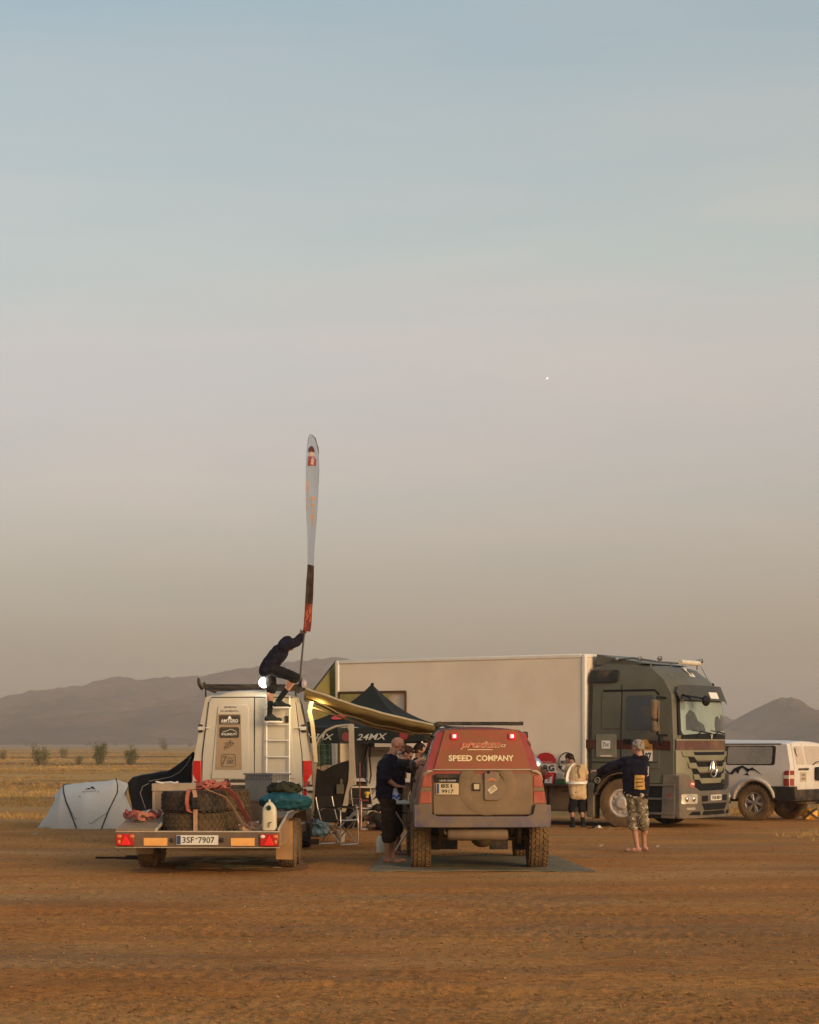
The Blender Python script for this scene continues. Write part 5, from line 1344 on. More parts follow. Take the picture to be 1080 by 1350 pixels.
# ================================================================ tent
def tent():
    d = 40.6; T = empty('popup_tent', (WX(112, d), d, 0), 0); tag(T, 'small light grey pop-up tent with black hoops left of the van', 'tent')
    m = cloth_mat('tent_cloth', (.66, .64, .59), .25, var=.06, scale=2, bump=.25, bscale=5)
    s = F / d; ox = T.location.x
    X0 = lambda px: WX(px, d) - ox
    hp = [(50, 0), (62, .24), (74, .56), (84, .87), (100, .91), (118, .93), (136, .955), (153, .99), (160, .80), (168, .54), (176, .26), (183, 0)]
    dp = [(50, .10), (66, .42), (84, .62), (118, .80), (153, .62), (170, .40), (183, .12)]
    def f(u, v):
        px = 50 + 133 * u
        h = lerp_tab(hp, px); w = lerp_tab(dp, px); a = PI * v
        c = math.cos(a); s_ = math.sin(a)
        y = -w * math.copysign(abs(c) ** .85, c); z = h * s_ ** .8 if s_ > 0 else 0
        return (X0(px) + .006 * noise.noise(Vector((px * .2, v * 6, 0))), y, max(0, z) + .012 * noise.noise(Vector((px * .12, v * 5, 3))) * s_)
    mb = MB(); mb.sheet(f, 60, 28, thick=(0, 0, -.004)); mb.build('canopy', m, T, smooth=50)
    dk = mat('tent_hoop', (.03, .03, .03), .5)
    def pt(px, v, o=.012):
        p = Vector(f((px - 50) / 133, v)); return p + Vector((0, -o, o))
    for pa in ([(84, .5), (86, .40), (89, .28), (94, .17), (101, .08), (109, .0)], [(153, .5), (157, .40), (158, .30), (155, .18), (149, .09), (141, .0)]):
        mb = MB(); mb.tube([pt(px, v) for px, v in pa], .013, 6); mb.build('hoop', dk, T)
    for pa in ([(84, .5), (88, .62), (96, .8), (106, 1)], [(153, .5), (157, .62), (152, .8), (144, 1)]):
        mb = MB(); mb.tube([Vector(f((px - 50) / 133, v)) + Vector((0, .012, .012)) for px, v in pa], .013, 6); mb.build('hoop', dk, T)
    # porch fins
    for tri in ([(84, .995), (73, .93), (78, .62)], [(153, .995), (171, .86), (162, .48)]):
        a, b_, c = tri; z = {84: .88, 73: .66, 78: .62, 153: 1.0, 171: .90, 162: .66}
        P = [(X0(a[0]), -.0, z[a[0]]), (X0(b_[0]), -.10, z[b_[0]]), (X0(c[0]), -.42, z[c[0]] - .1), (X0(c[0]), .42, z[c[0]] - .1)]
        mb = MB(); mb.add(P + [(x, y, zz - .006) for x, y, zz in P], [(0, 1, 2), (0, 3, 1), (4, 6, 5), (4, 5, 7), (0, 2, 6, 4), (2, 1, 5, 6), (1, 3, 7, 5), (3, 0, 4, 7)]); mb.build('vent_flap', m, T, smooth=0)
    fm = lambda a, b_, off: tuple(pt(a, b_, .004 + off))
    vs = [(117, .300), (121, .335), (123, .318), (125.5, .350), (128.5, .32), (131, .300), (127, .306), (125, .325), (123, .300), (121, .318)]
    panel('logo', vs, fm, black_print, T, .002, 0, .002)
    text_on('logo_text', 'QUECHUA', fm, 123, .275, 18, .018, black_print, T, .003)
    mb = MB(); mb.tube([pt(96, .16), pt(106, .05), pt(128, .02), pt(148, .08)], .006, 5); mb.build('door_zip', mat('grey_zip', (.2, .2, .2), .6), T)
    for px, v in ((112, .22), (135, .26)):
        mb = MB(); mb.ball(pt(px, v), .014); mb.build('toggle', mat('grey_zip', (.2, .2, .2)), T)
tent()
for px, py, l, a in ((180, 1133, .32, .1), (150, 1133.5, .55, .0)):
    d = 4550 / (py - 979)
    mb = MB(); mb.box((0, 0, .03), (l, .10 if l < .4 else .035, .06 if l < .4 else .03), rotz(a)); mb.box((l * .3, .03, .025), (l * .5, .04, .03), rotz(a + .2))
    o = mb.build('wood_offcut', mat('dark_wood', (.035, .022, .015), .9), None, bevel=.006, loc=(WX(px, d), d, 0))
    tag(o, 'short dark block of wood on the dirt left of the trailer wheel' if l < .4 else 'thin dark stick lying furthest left in front of the tent', 'wood')
# ================================================================ box truck
def truck():
    TH = rad(-123.0)
    T = empty('box_truck', (4.39, 42.15, 0), TH)
    tag(T, 'grey-green long-haul truck with a white box body and maroon stripe, number 07 on its door', 'truck')
    HB = 1.25
    boxw = mat('box_white', (.78, .66, .50), .6, var=.05, scale=1.2, dust=(.66, .52, .36), damt=.3, dscale=.8, bump=.04, bscale=4)
    trim = mat('box_trim', (.74, .68, .58), .4, var=.06)
    grey = mat('cab_green_grey', (.118, .113, .084), .42, var=.10, scale=2, dust=(.22, .17, .10), damt=.34, dscale=1.3, dusty_low=(.3, 1.4))
    olive = mat('cab_olive_painted_lit', (.20, .19, .12), .42, var=.08, scale=2, dust=(.33, .26, .16), damt=.3, dscale=1.3)  # brighter copy of the cab paint, sunlight on the front painted in
    low = mat('bumper_grey', (.095, .095, .085), .55, var=.12, dust=(.27, .19, .12), damt=.42)
    maroon = mat('maroon_stripe', (.060, .018, .012), .5, var=.15, dust=(.2, .12, .07), damt=.25)
    seam = mat('seam_black', (.012, .012, .011), .6)
    # ---- box
    y0, y1, z0, z1 = -6.42, -.04, .90, 3.57
    def yb(px, xl=HB):       # place along the truck for an image column, on the side plane x = xl
        M = Matrix.Translation(T.location) @ Matrix.Rotation(TH, 4, 'Z'); lo, hi = -9., 3.; k = (px - 540) / 2600
        for _ in range(40):
            m_ = (lo + hi) / 2; p = M @ Vector((xl, m_, 1.5))
            if p.x / p.y < k: lo = m_
            else: hi = m_
        return (lo + hi) / 2
    ya, yb_ = yb(448), yb(534); fa, fb = yb(436, -HB), yb(492, -HB)
    t = .04; X1 = HB - .01; X0 = -X1
    mb = MB()
    mb.b(X1 - t, X1, y0, ya, z0, z1); mb.b(X1 - t, X1, yb_, y1, z0, z1); mb.b(X1 - t, X1, ya, yb_, 2.86, z1)
    mb.build('side_wall', boxw, T)
    mb = MB(); mb.b(X0, X0 + t, y0, fa, z0, z1); mb.b(X0, X0 + t, fb, y1, z0, z1); mb.b(X0, X0 + t, fa, fb, 2.25, z1)
    mb.build('side_wall', boxw, T)
    mb = MB(); mb.b(X0 + t, X1 - t, y1 - t, y1, z0, z1); mb.build('front_wall', boxw, T)
    mb = MB(); mb.b(X0 + t, X1 - t, y0, y0 + t, z0, z1); mb.build('rear_door', boxw, T)
    mb = MB(); mb.b(X0 + t, X1 - t, y0 + t, y1 - t, z0, z0 + t); mb.build('floor', mat('box_floor', (.10, .07, .05), .8), T)
    mb = MB(); mb.b(X0 + t, X1 - t, y0 + t, y1 - t, z1 - t, z1); mb.build('roof', boxw, T)
    for x in (-HB + .03, HB - .03):
        for y in (y0 + .045, y1 - .045):
            mb = MB(); mb.b(x - .045, x + .045, y - .055, y + .055, z0 - .02, z1 + .03); mb.build('corner_post', trim, T, bevel=.03)
        mb = MB(); mb.b(x - .04, x + .04, y0 + .10, y1 - .10, z1 - .05, z1 + .035); mb.build('roof_rail', trim, T, bevel=.02)
        mb = MB(); mb.b(x - .035, x + .035, y0 + .10, y1 - .10, z0 - .03, z0 + .05); mb.build('lower_rail', trim, T, bevel=.01)
    for y in (y0 + .03, y1 - .03):
        mb = MB(); mb.b(-HB + .08, HB - .08, y - .04, y + .04, z1 - .05, z1 + .035); mb.build('roof_rail', trim, T, bevel=.02)
    mb = MB(); mb.b(-HB + .08, HB - .08, y0 + .08, y1 - .08, z1 + .004, z1 + .025); mb.build('roof_panel', trim, T)
    sm = lambda a, b_, off: (HB - .01 + off, a, b_)
    # hatch in the side near the rear, brown framed
    fr = mat('brown_frame', (.10, .055, .03), .6); h = T
    for (a0, b0, a1, b1) in ((ya - .03, 2.86, yb_ + .03, 2.90), (yb_, z0 + .06, yb_ + .04, 2.86), (ya - .04, z0 + .06, ya, 2.86)):
        panel('hatch_frame', [(a0, b0), (a1, b0), (a1, b1), (a0, b1)], sm, fr, h, .05, .6, .035)
    panel('hatch_blind', [(ya + .02, 2.62), (ya + 1.35, 2.66), (ya + 1.35, 2.84), (ya + .02, 2.84)], sm, cloth_mat('yellow_blind', (.42, .36, .13), .3, var=.15), h, .01, .4, .03)
    hp_ = mat('hatch_lining', (.66, .54, .40), .7, var=.12, scale=2.5)
    yc = yb(492)
    for (a0, b0, a1, b1) in ((yc, z0 + .06, yb_, 2.86), (ya, 1.95, yc - .01, 2.60)):
        panel('hatch_panel', [(a0, b0), (a1, b0), (a1, b1), (a0, b1)], sm, hp_, T, .02, 0, -.05)
    panel('hatch_blind', [(ya, 2.61), (yc - .01, 2.61), (yc - .01, 2.86), (ya, 2.86)], sm, cloth_mat('yellow_blind', (.42, .36, .13), .3, var=.15), T, .01, 0, -.04)
    # signs hanging on the box
    redp = mat('sign_red', (.42, .018, .015), .5, var=.1)
    wh = mat('sign_white', (.74, .66, .58), .5, var=.06)
    x0, x1 = yb(706), yb(734); cx = (x0 + x1) / 2; w = x1 - x0
    def Zs(py): return CAMH - (py - 979) / 2600 * 41.9
    s1 = panel('sponsor_board', [(x0, Zs(1020)), (x1, Zs(1020)), (x1, Zs(1000)), (x0, Zs(1000))], sm, wh, T, .015, .5, .03)
    panel('board_top', [(x0, Zs(1006)), (x1, Zs(1006)), (x1, Zs(1000)), (cx + .23, Zs(999.5)), (cx + .19, Zs(995)), (cx + .09, Zs(992.5)), (cx - .02, Zs(992)), (cx - .14, Zs(994)), (cx - .22, Zs(1000)), (x0, Zs(1000))], sm, redp, s1, .01, .5, .045)
    text_on('board_text', 'Superveloce', sm, cx + .02, Zs(1004.5), w * .62, .04, wh, s1, .052)
    text_on('board_text', 'ORG', sm, cx, Zs(1012.3), w * .88, .13, black_print, s1, .050, bold=.03)
    panel('board_foot', [(x0, Zs(1021)), (x1, Zs(1021)), (x1, Zs(1018.2)), (x0, Zs(1018.2))], sm, redp, s1, .01, .5, .045)
    x0, x1 = yb(737), yb(760); cx = (x0 + x1) / 2
    s2 = panel('round_board', circ(cx, Zs(1004.5), .19, 22, .20), sm, wh, T, .015, 0, .03)
    mb = MB(); mb.tube([sm(a, b_, .045) for a, b_ in circ(cx, Zs(1004.5), .19, 26, .20)], .010, 5, closed=True); mb.build('board_rim', black_print, s2)
    panel('board_band', [(x0, Zs(1007)), (x1, Zs(1007)), (x1, Zs(1002)), (x0, Zs(1002))], sm, mat('sign_grey', (.42, .38, .33), .6), s2, .01, 0, .047)
    text_on('board_text', 'MOTUL', sm, cx, Zs(1004.5), .26, .055, black_print, s2, .052, bold=.02)
    panel('board_arrow', [(x0 - .02, Zs(1010)), (x0 + .05, Zs(1014)), (x0 + .10, Zs(1009))], sm, black_print, s2, .01, 0, .04)
    # side locker shelf + lockers + chassis
    lk = mat('locker_grey', (.055, .048, .038), .65, var=.2, dust=(.22, .14, .08), damt=.5)
    mb = MB(); mb.b(HB - .10, HB + .22, yb(690), yb(770), .845, .875); mb.build('fold_out_shelf', lk, T, bevel=.006)
    yy = [-6.2, -5.2, -4.9]
    for a, b_ in ((-6.3, -5.25), (-2.95, -1.98), (-1.94, -1.0), (-.96, -.12)):
        for s_ in (-1, 1):
            mb = MB(); mb.b(s_ * (HB - .06), s_ * (HB - .55), a, b_, .30, .84); q = mb.build('locker', lk, T, bevel=.015)
            mb = MB(); mb.b(s_ * (HB - .055), s_ * (HB - .045), a + .04, b_ - .04, .34, .80); mb.build('locker_door', lk, q, bevel=.004)
            mb = MB(); mb.b(s_ * (HB - .045), s_ * (HB - .03), (a + b_) / 2 - .06, (a + b_) / 2 + .06, .72, .75); mb.build('handle', darkm, q)
    mb = MB()
    for x in (-.42, .42): mb.b(x - .04, x + .04, -6.4, 1.9, .62, .88)
    for y in (-6.3, -5, -3.5, -2, -.5, .8): mb.b(-.4, .4, y - .05, y + .05, .66, .84)
    mb.tube([(-1.1, -4.2, .5), (1.1, -4.2, .5)], .09, 10); mb.tube([(-1.1, .76, .5), (1.1, .76, .5)], .07, 10); mb.b(-.5, .5, -1, 1.2, .45, .7)
    mb.build('chassis', under, T)
    for s_ in (-1, 1):
        wheel(T, (s_ * 1.08, .77, .50), .50, .30, rubber_dusty if s_ > 0 else rubber, mat('truck_rim', (.62, .54, .43), .5, metal=.1, dust=(.25, .16, .09), damt=.25), s_, .285, style='truck', lugs=40, rows=4, lug_h=.006)
        wheel(T, (s_ * 1.02, -4.2, .50), .50, .46, rubber, MATS['truck_rim'], s_, .285, style='truck', lugs=40, rows=4, lug_h=.006)
        mb = MB(); mb.b(s_ * .92, s_ * 1.22, .10, .115, .16, .62); mb.build('mud_flap', under, T)
        pts = [(s_ * 1.1, .77 + .62 * math.cos(rad(a)), .52 + .60 * math.sin(rad(a))) for a in range(10, 178, 12)]
        mb = MB(); mb.strap(pts, .30, .02, side=(1, 0, 0)); mb.build('wheel_guard', under, T, smooth=60)
    # ---- cab
    def hwc(y, z):
        w = 1.235
        w -= .10 * sstep(3.0, 3.42, z) + .05 * sstep(1.9, 3.0, z)
        w -= .035 * sstep(1.25, 2.1, y)
        return w
    def yf(z):                 # front face line
        if z > 2.72: return 2.13 - (z - 2.72) / .62 * .62 - .02
        if z > 1.80: return 2.20 - (z - 1.80) / .92 * .09
        return 2.20
    def fn(s, y, z):
        x = s * hwc(y, z)
        if y > 1.3:
            k = (y - 1.3) / .9; y = y - .20 * k * abs(s) ** 5 - .06 * k * s * s
        if z > 3.0: z = z - .05 * s * s * sstep(3.0, 3.3, z)
        return (x, y, z)
    prof = [(.06, .92), (.06, 3.36), (.35, 3.43), (1.0, 3.40), (1.45, 3.33), (1.85, 3.05), (2.11, 2.74), (2.20, 1.80), (2.21, 1.0), (2.20, .92), (1.46, .92)]
    prof += [(1.46, .92), (1.42, 1.0), (1.28, 1.14), (.98, 1.20), (.56, 1.20), (.26, 1.14), (.12, 1.02)]
    pr = []
    for p in prof:
        if not pr or (abs(p[0] - pr[-1][0]) + abs(p[1] - pr[-1][1])) > 1e-4: pr.append(p)
    shaped_body('cab', pr, fn, [grey], T, ycut=.25, zcuts=(1.2, 1.6, 1.8, 2.2, 2.72, 3.0, 3.2), scuts=(-.9, -.6, 0, .6, .9), bevel=.03)
    def side(a, b_, off): p = fn(1, a, b_); return (p[0] + off, p[1], p[2])
    def sideL(a, b_, off): p = fn(-1, a, b_); return (p[0] - off, p[1], p[2])
    def front(a, b_, off):
        s = a / 1.235; y = yf(b_)
        return (a * (1 - .04 * sstep(2.0, 3.2, b_)), y - .20 * abs(s) ** 5 - .06 * s * s + off, b_ + (off * .25 if b_ > 1.8 else 0))
    Y = lambda zx: yb(760 + zx / 5.143)
    def Z(zy, d=40.6): return CAMH - (850 + zy / 5.143 - 979) / 2600 * d
    # roof fairing box at the back, air deflector and black intake
    mb = MB(); mb.prism([(-1.0, .08, 3.36), (-1.0, .08, 3.60), (-1.0, .3, 3.56), (-1.0, 1.25, 3.38), (-1.0, .9, 3.34)], (2.0, 0, 0)); mb.build('roof_spoiler', grey, T, bevel=.02)
    panel('air_intake', rrect(Y(85), Y(275), Z(252), Z(150), .06), side, mat('intake_black', (.03, .028, .024), .55, dust=DUST, damt=.3), T, .06, .2, .05, .02)
    for fnn in (side, sideL):
        panel('sleeper_panel', rrect(Y(168), Y(296), Z(570), Z(312), .06), fnn, grey, T, .02, .2, .012, .008)
        d = panel('door', [(Y(305), 1.22), (Y(450), 1.22), (Y(600), 1.0 if 0 else 1.22), (Y(603), 2.0), (Y(560), 2.82), (Y(305), 2.86)], fnn, grey, T, .02, .2, .014, .006)
        panel('door_window', [(Y(335), Z(560)), (Y(345), Z(575)), (Y(555), Z(580)), (Y(562), Z(560)), (Y(540), Z(355)), (Y(525), Z(345)), (Y(350), Z(345)), (Y(335), Z(360))], fnn, glass, d, .02, .2, .020)
        panel('drip_rail', [(Y(178), Z(318)), (Y(545), Z(318)), (Y(590), Z(345)), (Y(590), Z(330)), (Y(545), Z(303)), (Y(178), Z(303))], fnn, seam, T, .02, .2, .016)
        panel('stripe', [(Y(62), Z(703)), (2.12, Z(716)), (2.12, Z(652)), (Y(62), Z(643))], fnn, maroon, T, .006, .2, .018)
        for x in (300, 98):
            panel('door_seam', [(Y(x), 1.21), (Y(x) + .014, 1.21), (Y(x) + .014, 2.95), (Y(x), 2.95)], fnn, seam, T, .005, .3, .012)
        panel('panel_seam', [(Y(100), Z(800)), (Y(590), Z(800)), (Y(590), Z(794)), (Y(100), Z(794))], fnn, seam, T, .005, .3, .016)
        lp = panel('side_locker', rrect(Y(135), Y(272), Z(766), Z(606), .03), fnn, mat('locker_olive', (.205, .19, .125), .45, dust=(.33, .26, .16), damt=.3), T, .02, .2, .024, .006)
        panel('locker_pull', rrect(Y(165), Y(243), Z(759), Z(750), .01), fnn, mat('pale_pull', (.72, .66, .5), .4), lp, .01, .2, .034)
        panel('door_handle', rrect(Y(322), Y(372), Z(672), Z(640), .01), fnn, seam, d, .02, .2, .035)
    st = panel('white_sticker', rrect(Y(174), Y(232), Z(705), Z(650), .02), side, white_print, T, .005, .2, .036)
    text_on('sticker_text', '7', side, Y(190), Z(678), .07, .11, mat('grey_print', (.2, .19, .18), .6), st, .041, shear=.2, bold=.02)
    text_on('sticker_text', 'DAY', side, Y(213), Z(680), .09, .07, MATS['grey_print'], st, .041, bold=.02)
    # number board on the door
    nb = panel('number_board', [(Y(462), Z(788)), (Y(540), Z(788)), (Y(540), Z(718)), (Y(462), Z(718))], side, wh, T, .004, .2, .026)
    text_on('number', '07', side, Y(500), Z(757), .20, .16, black_print, nb, .031, bold=.03)
    og = mat('orange_board', (.62, .28, .04), .5, var=.15)
    panel('rally_emblem', [(Y(440), Z(718)), (Y(538), Z(718)), (Y(538), Z(676)), (Y(508), Z(672)), (Y(500), Z(652)), (Y(482), Z(642)), (Y(455), Z(642)), (Y(440), Z(655))], side, og, nb, .004, .2, .026)
    text_on('emblem_text', 'RALLY', side, Y(502), Z(698), .20, .05, brown_print, nb, .033, bold=.02)
    mb = MB(); mb.tube([side(a, b_, .03) for a, b_ in circ(Y(145), Z(922), .060, 20)], .007, 5, closed=True); q = mb.build('round_emblem', mat('emblem_pale', (.42, .36, .27), .5), T)
    text_on('emblem_mark', 'W', side, Y(145), Z(925), .07, .05, MATS['emblem_pale'], q, .02, bold=.02)
    # lower skirt: steps behind the wheel arch front and the tank side
    for s_ in (1, -1):
        mb = MB(); mb.b(s_ * 1.02, s_ * 1.22, 1.36, 2.02, .20, .90); mb.build('step_well', seam, T)
        for z in (.28, .58, .86):
            mb = MB(); mb.b(s_ * 1.20, s_ * 1.255, 1.36, 1.99, z, z + .045); mb.build('step', low, T, bevel=.006)
        mb = MB(); mb.b(s_ * 1.15, s_ * 1.24, -.02, .14, .20, .92); mb.build('cab_skirt', low, T, bevel=.02)
        mb = MB(); pts = [(s_ * 1.235, .77 + .62 * math.cos(rad(a)), .55 + .63 * math.sin(rad(a))) for a in range(8, 176, 12)]; mb.tube(pts, .03, 6); mb.build('arch_lip', seam, T, smooth=60)
    panel('door_lower', [(.30, 1.14), (Y(600), 1.14), (Y(600), .92), (1.42, .92), (1.30, 1.09), (.4, 1.16)], side, grey, T, .02, .2, .012)
    # ---- front
    Xf = lambda zx: -((zx - 850) / 5.143 / 2600 * 41.2) / .42        # columns on the front face; right side of truck faces us
    def fx(zx):
        # solve for local x on the front face from the image column
        px = 760 + zx / 5.143; k = (px - 540) / 2600
        lo, hi = -1.3, 1.3
        M = Matrix.Translation(T.location) @ Matrix.Rotation(TH, 4, 'Z')
        for _ in range(40):
            m = (lo + hi) / 2; p = M @ Vector((m, 2.15, 1.5))
            if p.x / p.y < k: hi = m
            else: lo = m
        return (lo + hi) / 2
    ws = mat('windscreen_painted_sky', (.30, .36, .30), .07, var=.12, scale=2, spec=.9, metal=.25)  # pale green sky reflection put into the glass colour
    wsi = panel('windscreen', [(-1.02, 1.90), (-1.10, 2.05), (-1.04, 2.66), (1.04, 2.66), (1.10, 2.05), (1.02, 1.90)], front, ws, T, .03, .12, .016)
    dkg = mat('seen_through_glass', (.05, .055, .045), .15, var=.4, scale=6, spec=.8)
    panel('seat_shape', [(-.95, 2.0), (-.3, 1.97), (-.28, 2.12), (-.36, 2.28), (-.52, 2.30), (-.62, 2.22), (-.72, 2.34), (-.84, 2.30), (-.95, 2.2)], front, dkg, wsi, .002, .12, .019)
    panel('seat_shape', [(.2, 1.97), (.95, 2.0), (.93, 2.3), (.80, 2.42), (.62, 2.36), (.52, 2.2), (.36, 2.15), (.25, 2.1)], front, dkg, wsi, .002, .12, .019)
    panel('windscreen_base', [(-1.06, 1.82), (1.06, 1.82), (1.03, 1.905), (.5, 1.93), (-.5, 1.93), (-1.03, 1.905)], front, seam, T, .02, .12, .020)
    for x in (-1.10, 1.10):
        s_ = 1 if x > 0 else -1
        panel('pillar_trim', [(x - .02, 1.90), (x + .03, 1.90), (x + .03 - s_ * .03, 2.70), (x - .02 - s_ * .03, 2.70)], front, seam, T, .02, .2, .022)
    for a, b_ in ((.62, -.02), (-.22, -.85)):
        mb = MB(); mb.tube([front(a, 1.87, .03), front((a + b_) / 2 + .15, 1.97, .04), front(b_, 1.93, .035)], .012, 6); mb.tube([front(a + .15, 1.99, .03), front(b_ - .0, 1.935, .035)], .008, 5); mb.build('wiper', seam, T)
    # sun visor with pale middle
    vis = mat('visor_dark', (.05, .048, .038), .55, spec=.4)
    def visf(a, b_, off):
        p = Vector(front(a, 2.72, 0)); k = (b_ - 2.60) / .28
        return (p.x * 1.0, p.y + .13 - .12 * k + off * .6 + .02, b_ + off * .6)
    panel('sun_visor', [(-1.14, 2.56), (-1.08, 2.62), (1.08, 2.62), (1.14, 2.56), (1.16, 2.80), (1.05, 2.93), (-1.05, 2.93), (-1.16, 2.80)], visf, vis, T, .015, .12, 0)
    panel('visor_label', [(-.42, 2.66), (.02, 2.66), (.02, 2.79), (-.42, 2.79)], visf, white_print, T, .004, .2, .006)
    for x, s_ in ((1.0, 1), (-1.0, -1)):
        mb = MB(); mb.tube([(x * .98, 2.0, 2.74), (x * 1.22, 2.32, 2.66), (x * 1.24, 2.34, 2.60)], .022, 6); mb.ball((x * .80, 2.48, 2.60), (.14, .07, .11)); mb.tube([(x * 1.1, 2.2, 2.70), (x * .82, 2.46, 2.64)], .02, 6)
        if s_ > 0: mb.build('kerb_mirror', seam, T, smooth=50)
    # big mirrors
    mm_ = mat('mirror_housing', (.08, .07, .055), .5, dust=DUST, damt=.35)
    for s_ in (1, -1):
        mb = MB(); mb.box((s_ * 1.47, 1.66, 2.42), (.24, .14, .42)); q = mb.build('wing_mirror', mm_, T, bevel=.05)
        mb = MB(); mb.box((s_ * 1.47, 1.66, 2.075), (.23, .14, .235)); mb.build('lower_mirror', mm_, q, bevel=.05)
        mb = MB(); mb.tube([(s_ * 1.15, 1.75, 2.66), (s_ * 1.44, 1.70, 2.68), (s_ * 1.50, 1.72, 2.3), (s_ * 1.44, 1.70, 1.91), (s_ * 1.17, 1.80, 1.90)], .025, 8); mb.build('mirror_arm', seam, q)
        mb = MB(); mb.ball((s_ * 1.34, 1.72, 1.80), (.06, .05, .12)); mb.build('mirror_foot', seam, q, smooth=60)
    # roof bar with lamps and horns
    mb = MB(); mb.tube([(1.05, .55, 3.47), (1.05, .95, 3.50), (1.0, 1.45, 3.42), (.6, 1.62, 3.40), (-.6, 1.62, 3.40), (-1.0, 1.45, 3.42)], .018, 8); mb.tube([(.95, .55, 3.42), (.95, .62, 3.5)], .015, 6)
    for x, y in ((1.02, 1.35), (.6, 1.60), (-.9, 1.5)): mb.tube([(x, y, 3.30), (x, y, 3.42)], .015, 6)
    mb.build('roof_bar', mat('dark_chrome', (.25, .23, .2), .3, metal=.9), T, smooth=50)
    mb = MB(); mb.tube([(.35, 1.70, 3.42), (-.55, 1.70, 3.42)], .055, 10); mb.build('light_bar', mat('pale_lightbar', (.70, .62, .48), .3), T, smooth=40)
    for x, y in ((1.05, .6), (1.03, 1.1), (.95, 1.52), (-.75, 1.66), (-.95, 1.5)):
        mb = MB(); mb.lathe([(.002, -.05), (.03, -.05), (.05, 0), (.052, .02), (.002, .03)], (x, y, 3.48), (.3, 1, 0), 14); mb.build('roof_spot', MATS['dark_chrome'], T, smooth=40)
    mb = MB(); mb.tube([(-.98, 1.55, 3.38), (-1.02, 1.75, 2.98)], .006, 5); mb.ball((-1.04, 1.80, 2.98), .035); mb.build('aerial', seam, T)
    # emblem on the brow
    panel('brow_emblem', [(-.30, 3.05), (-.12, 3.02), (-.08, 3.12), (-.16, 3.20), (-.10, 3.28), (-.18, 3.34), (-.26, 3.33), (-.24, 3.24), (-.32, 3.18), (-.38, 3.22), (-.36, 3.10)], front, white_print, T, .003, .1, .022)
    panel('brow_mark', [(-.24, 3.15), (-.20, 3.15), (-.18, 3.25), (-.23, 3.28)], front, black_print, T, .003, 0, .03)
    text_on('brow_text', 'LION', front, -.26, 2.99, .20, .03, white_print, T, .022)
    mb = MB(); mb.ball(front(.75, 3.12, .0), (.05, .03, .03)); mb.build('marker_lamp', mat('amber_lens', (.4, .2, .05), .3), T, smooth=60)
    # stripe and grille
    panel('front_stripe', [(-1.16, 1.60), (1.18, 1.60), (1.18, 1.785), (-1.16, 1.785)], front, mat('maroon_painted_lit', (.115, .060, .048), .5, dust=DUST, damt=.3), T, .008, .15, .014)  # lighter copy of the side stripe, sunlight put into its colour
    panel('stripe_lip', [(-1.16, 1.788), (1.18, 1.788), (1.18, 1.815), (-1.16, 1.815)], front, olive, T, .02, .15, .022)
    panel('front_frame', [(-1.17, .97), (1.18, .97), (1.19, 1.595), (-1.17, 1.595)], front, olive, T, .01, .15, .008)
    panel('grille_back', [(-.62, .80), (.62, .80), (.92, 1.50), (.92, 1.555), (-.92, 1.555), (-.92, 1.50)], front, seam, T, .02, .15, .016)
    for zt, wd in ((1.575, 1.10), (1.335, .94), (1.10, .78)):
        poly = [(-wd, zt), (-wd * .74, zt), (-wd * .66, zt - .085), (wd * .66, zt - .085), (wd * .74, zt), (wd, zt), (wd - .04, zt - .11), (wd * .70, zt - .12), (wd * .60, zt - .195), (-wd * .60, zt - .195), (-wd * .70, zt - .12), (-wd + .04, zt - .11)]
        panel('grille_slat', poly, front, olive, T, .03, .12, .045, .008)
    for zt, wd in ((1.36, .62), (1.12, .52)):
        panel('grille_bar', [(-wd, zt), (wd, zt), (wd, zt + .025), (-wd, zt + .025)], front, low, T, .02, .12, .025)
    # emblem: ring with three-pointed star
    ec = Vector(front(0, 1.20, .085))
    ring = [ec + Vector((.165 * math.cos(a), 0, .165 * math.sin(a))) for a in [2 * PI * i / 28 for i in range(28)]]
    mb = MB(); mb.tube(ring, .018, 8, closed=True); em = mb.build('grille_emblem', chrome, T, smooth=60)
    mb = MB()
    for i in range(3):
        a = PI / 2 + 2 * PI * i / 3
        tip = ec + Vector((.160 * math.cos(a), 0, .160 * math.sin(a))); p = Vector((math.cos(a + PI / 2), 0, math.sin(a + PI / 2))) * .034
        mb.add([ec + p, tip, ec - p, ec + Vector((0, .03, 0))], [(0, 1, 3), (1, 2, 3), (0, 2, 1)])
    mb.build('emblem_star', chrome, em, smooth=0)
    mb = MB(); vv = Vector(front(0, 1.855, .05)); mb.prism([vv + Vector((-.045, 0, .05)), vv + Vector((-.03, 0, .05)), vv + Vector((0, 0, -.02)), vv + Vector((.03, 0, .05)), vv + Vector((.045, 0, .05)), vv + Vector((0, 0, -.05))], (0, .006, 0)); mb.build('small_mark', white_print, T)
    # corner panels, bumper
    for s_ in (1, -1):
        panel('corner_panel', [(s_ * .99, 1.12), (s_ * 1.19, 1.12), (s_ * 1.19, 1.57), (s_ * 1.02, 1.57)], front, olive, T, .02, .1, .020, .006)
    def bmp(a, b_, off):
        s = a / 1.24; y = 2.30 + (.03 if b_ > .45 else .03 - (.45 - b_) * .15)
        return (a, y - .26 * abs(s) ** 5 - .07 * s * s + off, b_)
    bp = [(-1.24, .20), (1.24, .20), (1.25, .60), (1.23, 1.10), (.98, 1.10), (.86, .86), (.66, .76), (-.66, .76), (-.86, .86), (-.98, 1.10), (-1.23, 1.10), (-1.25, .60)]
    panel('bumper', bp, bmp, low, T, .30, .12, 0, .02)
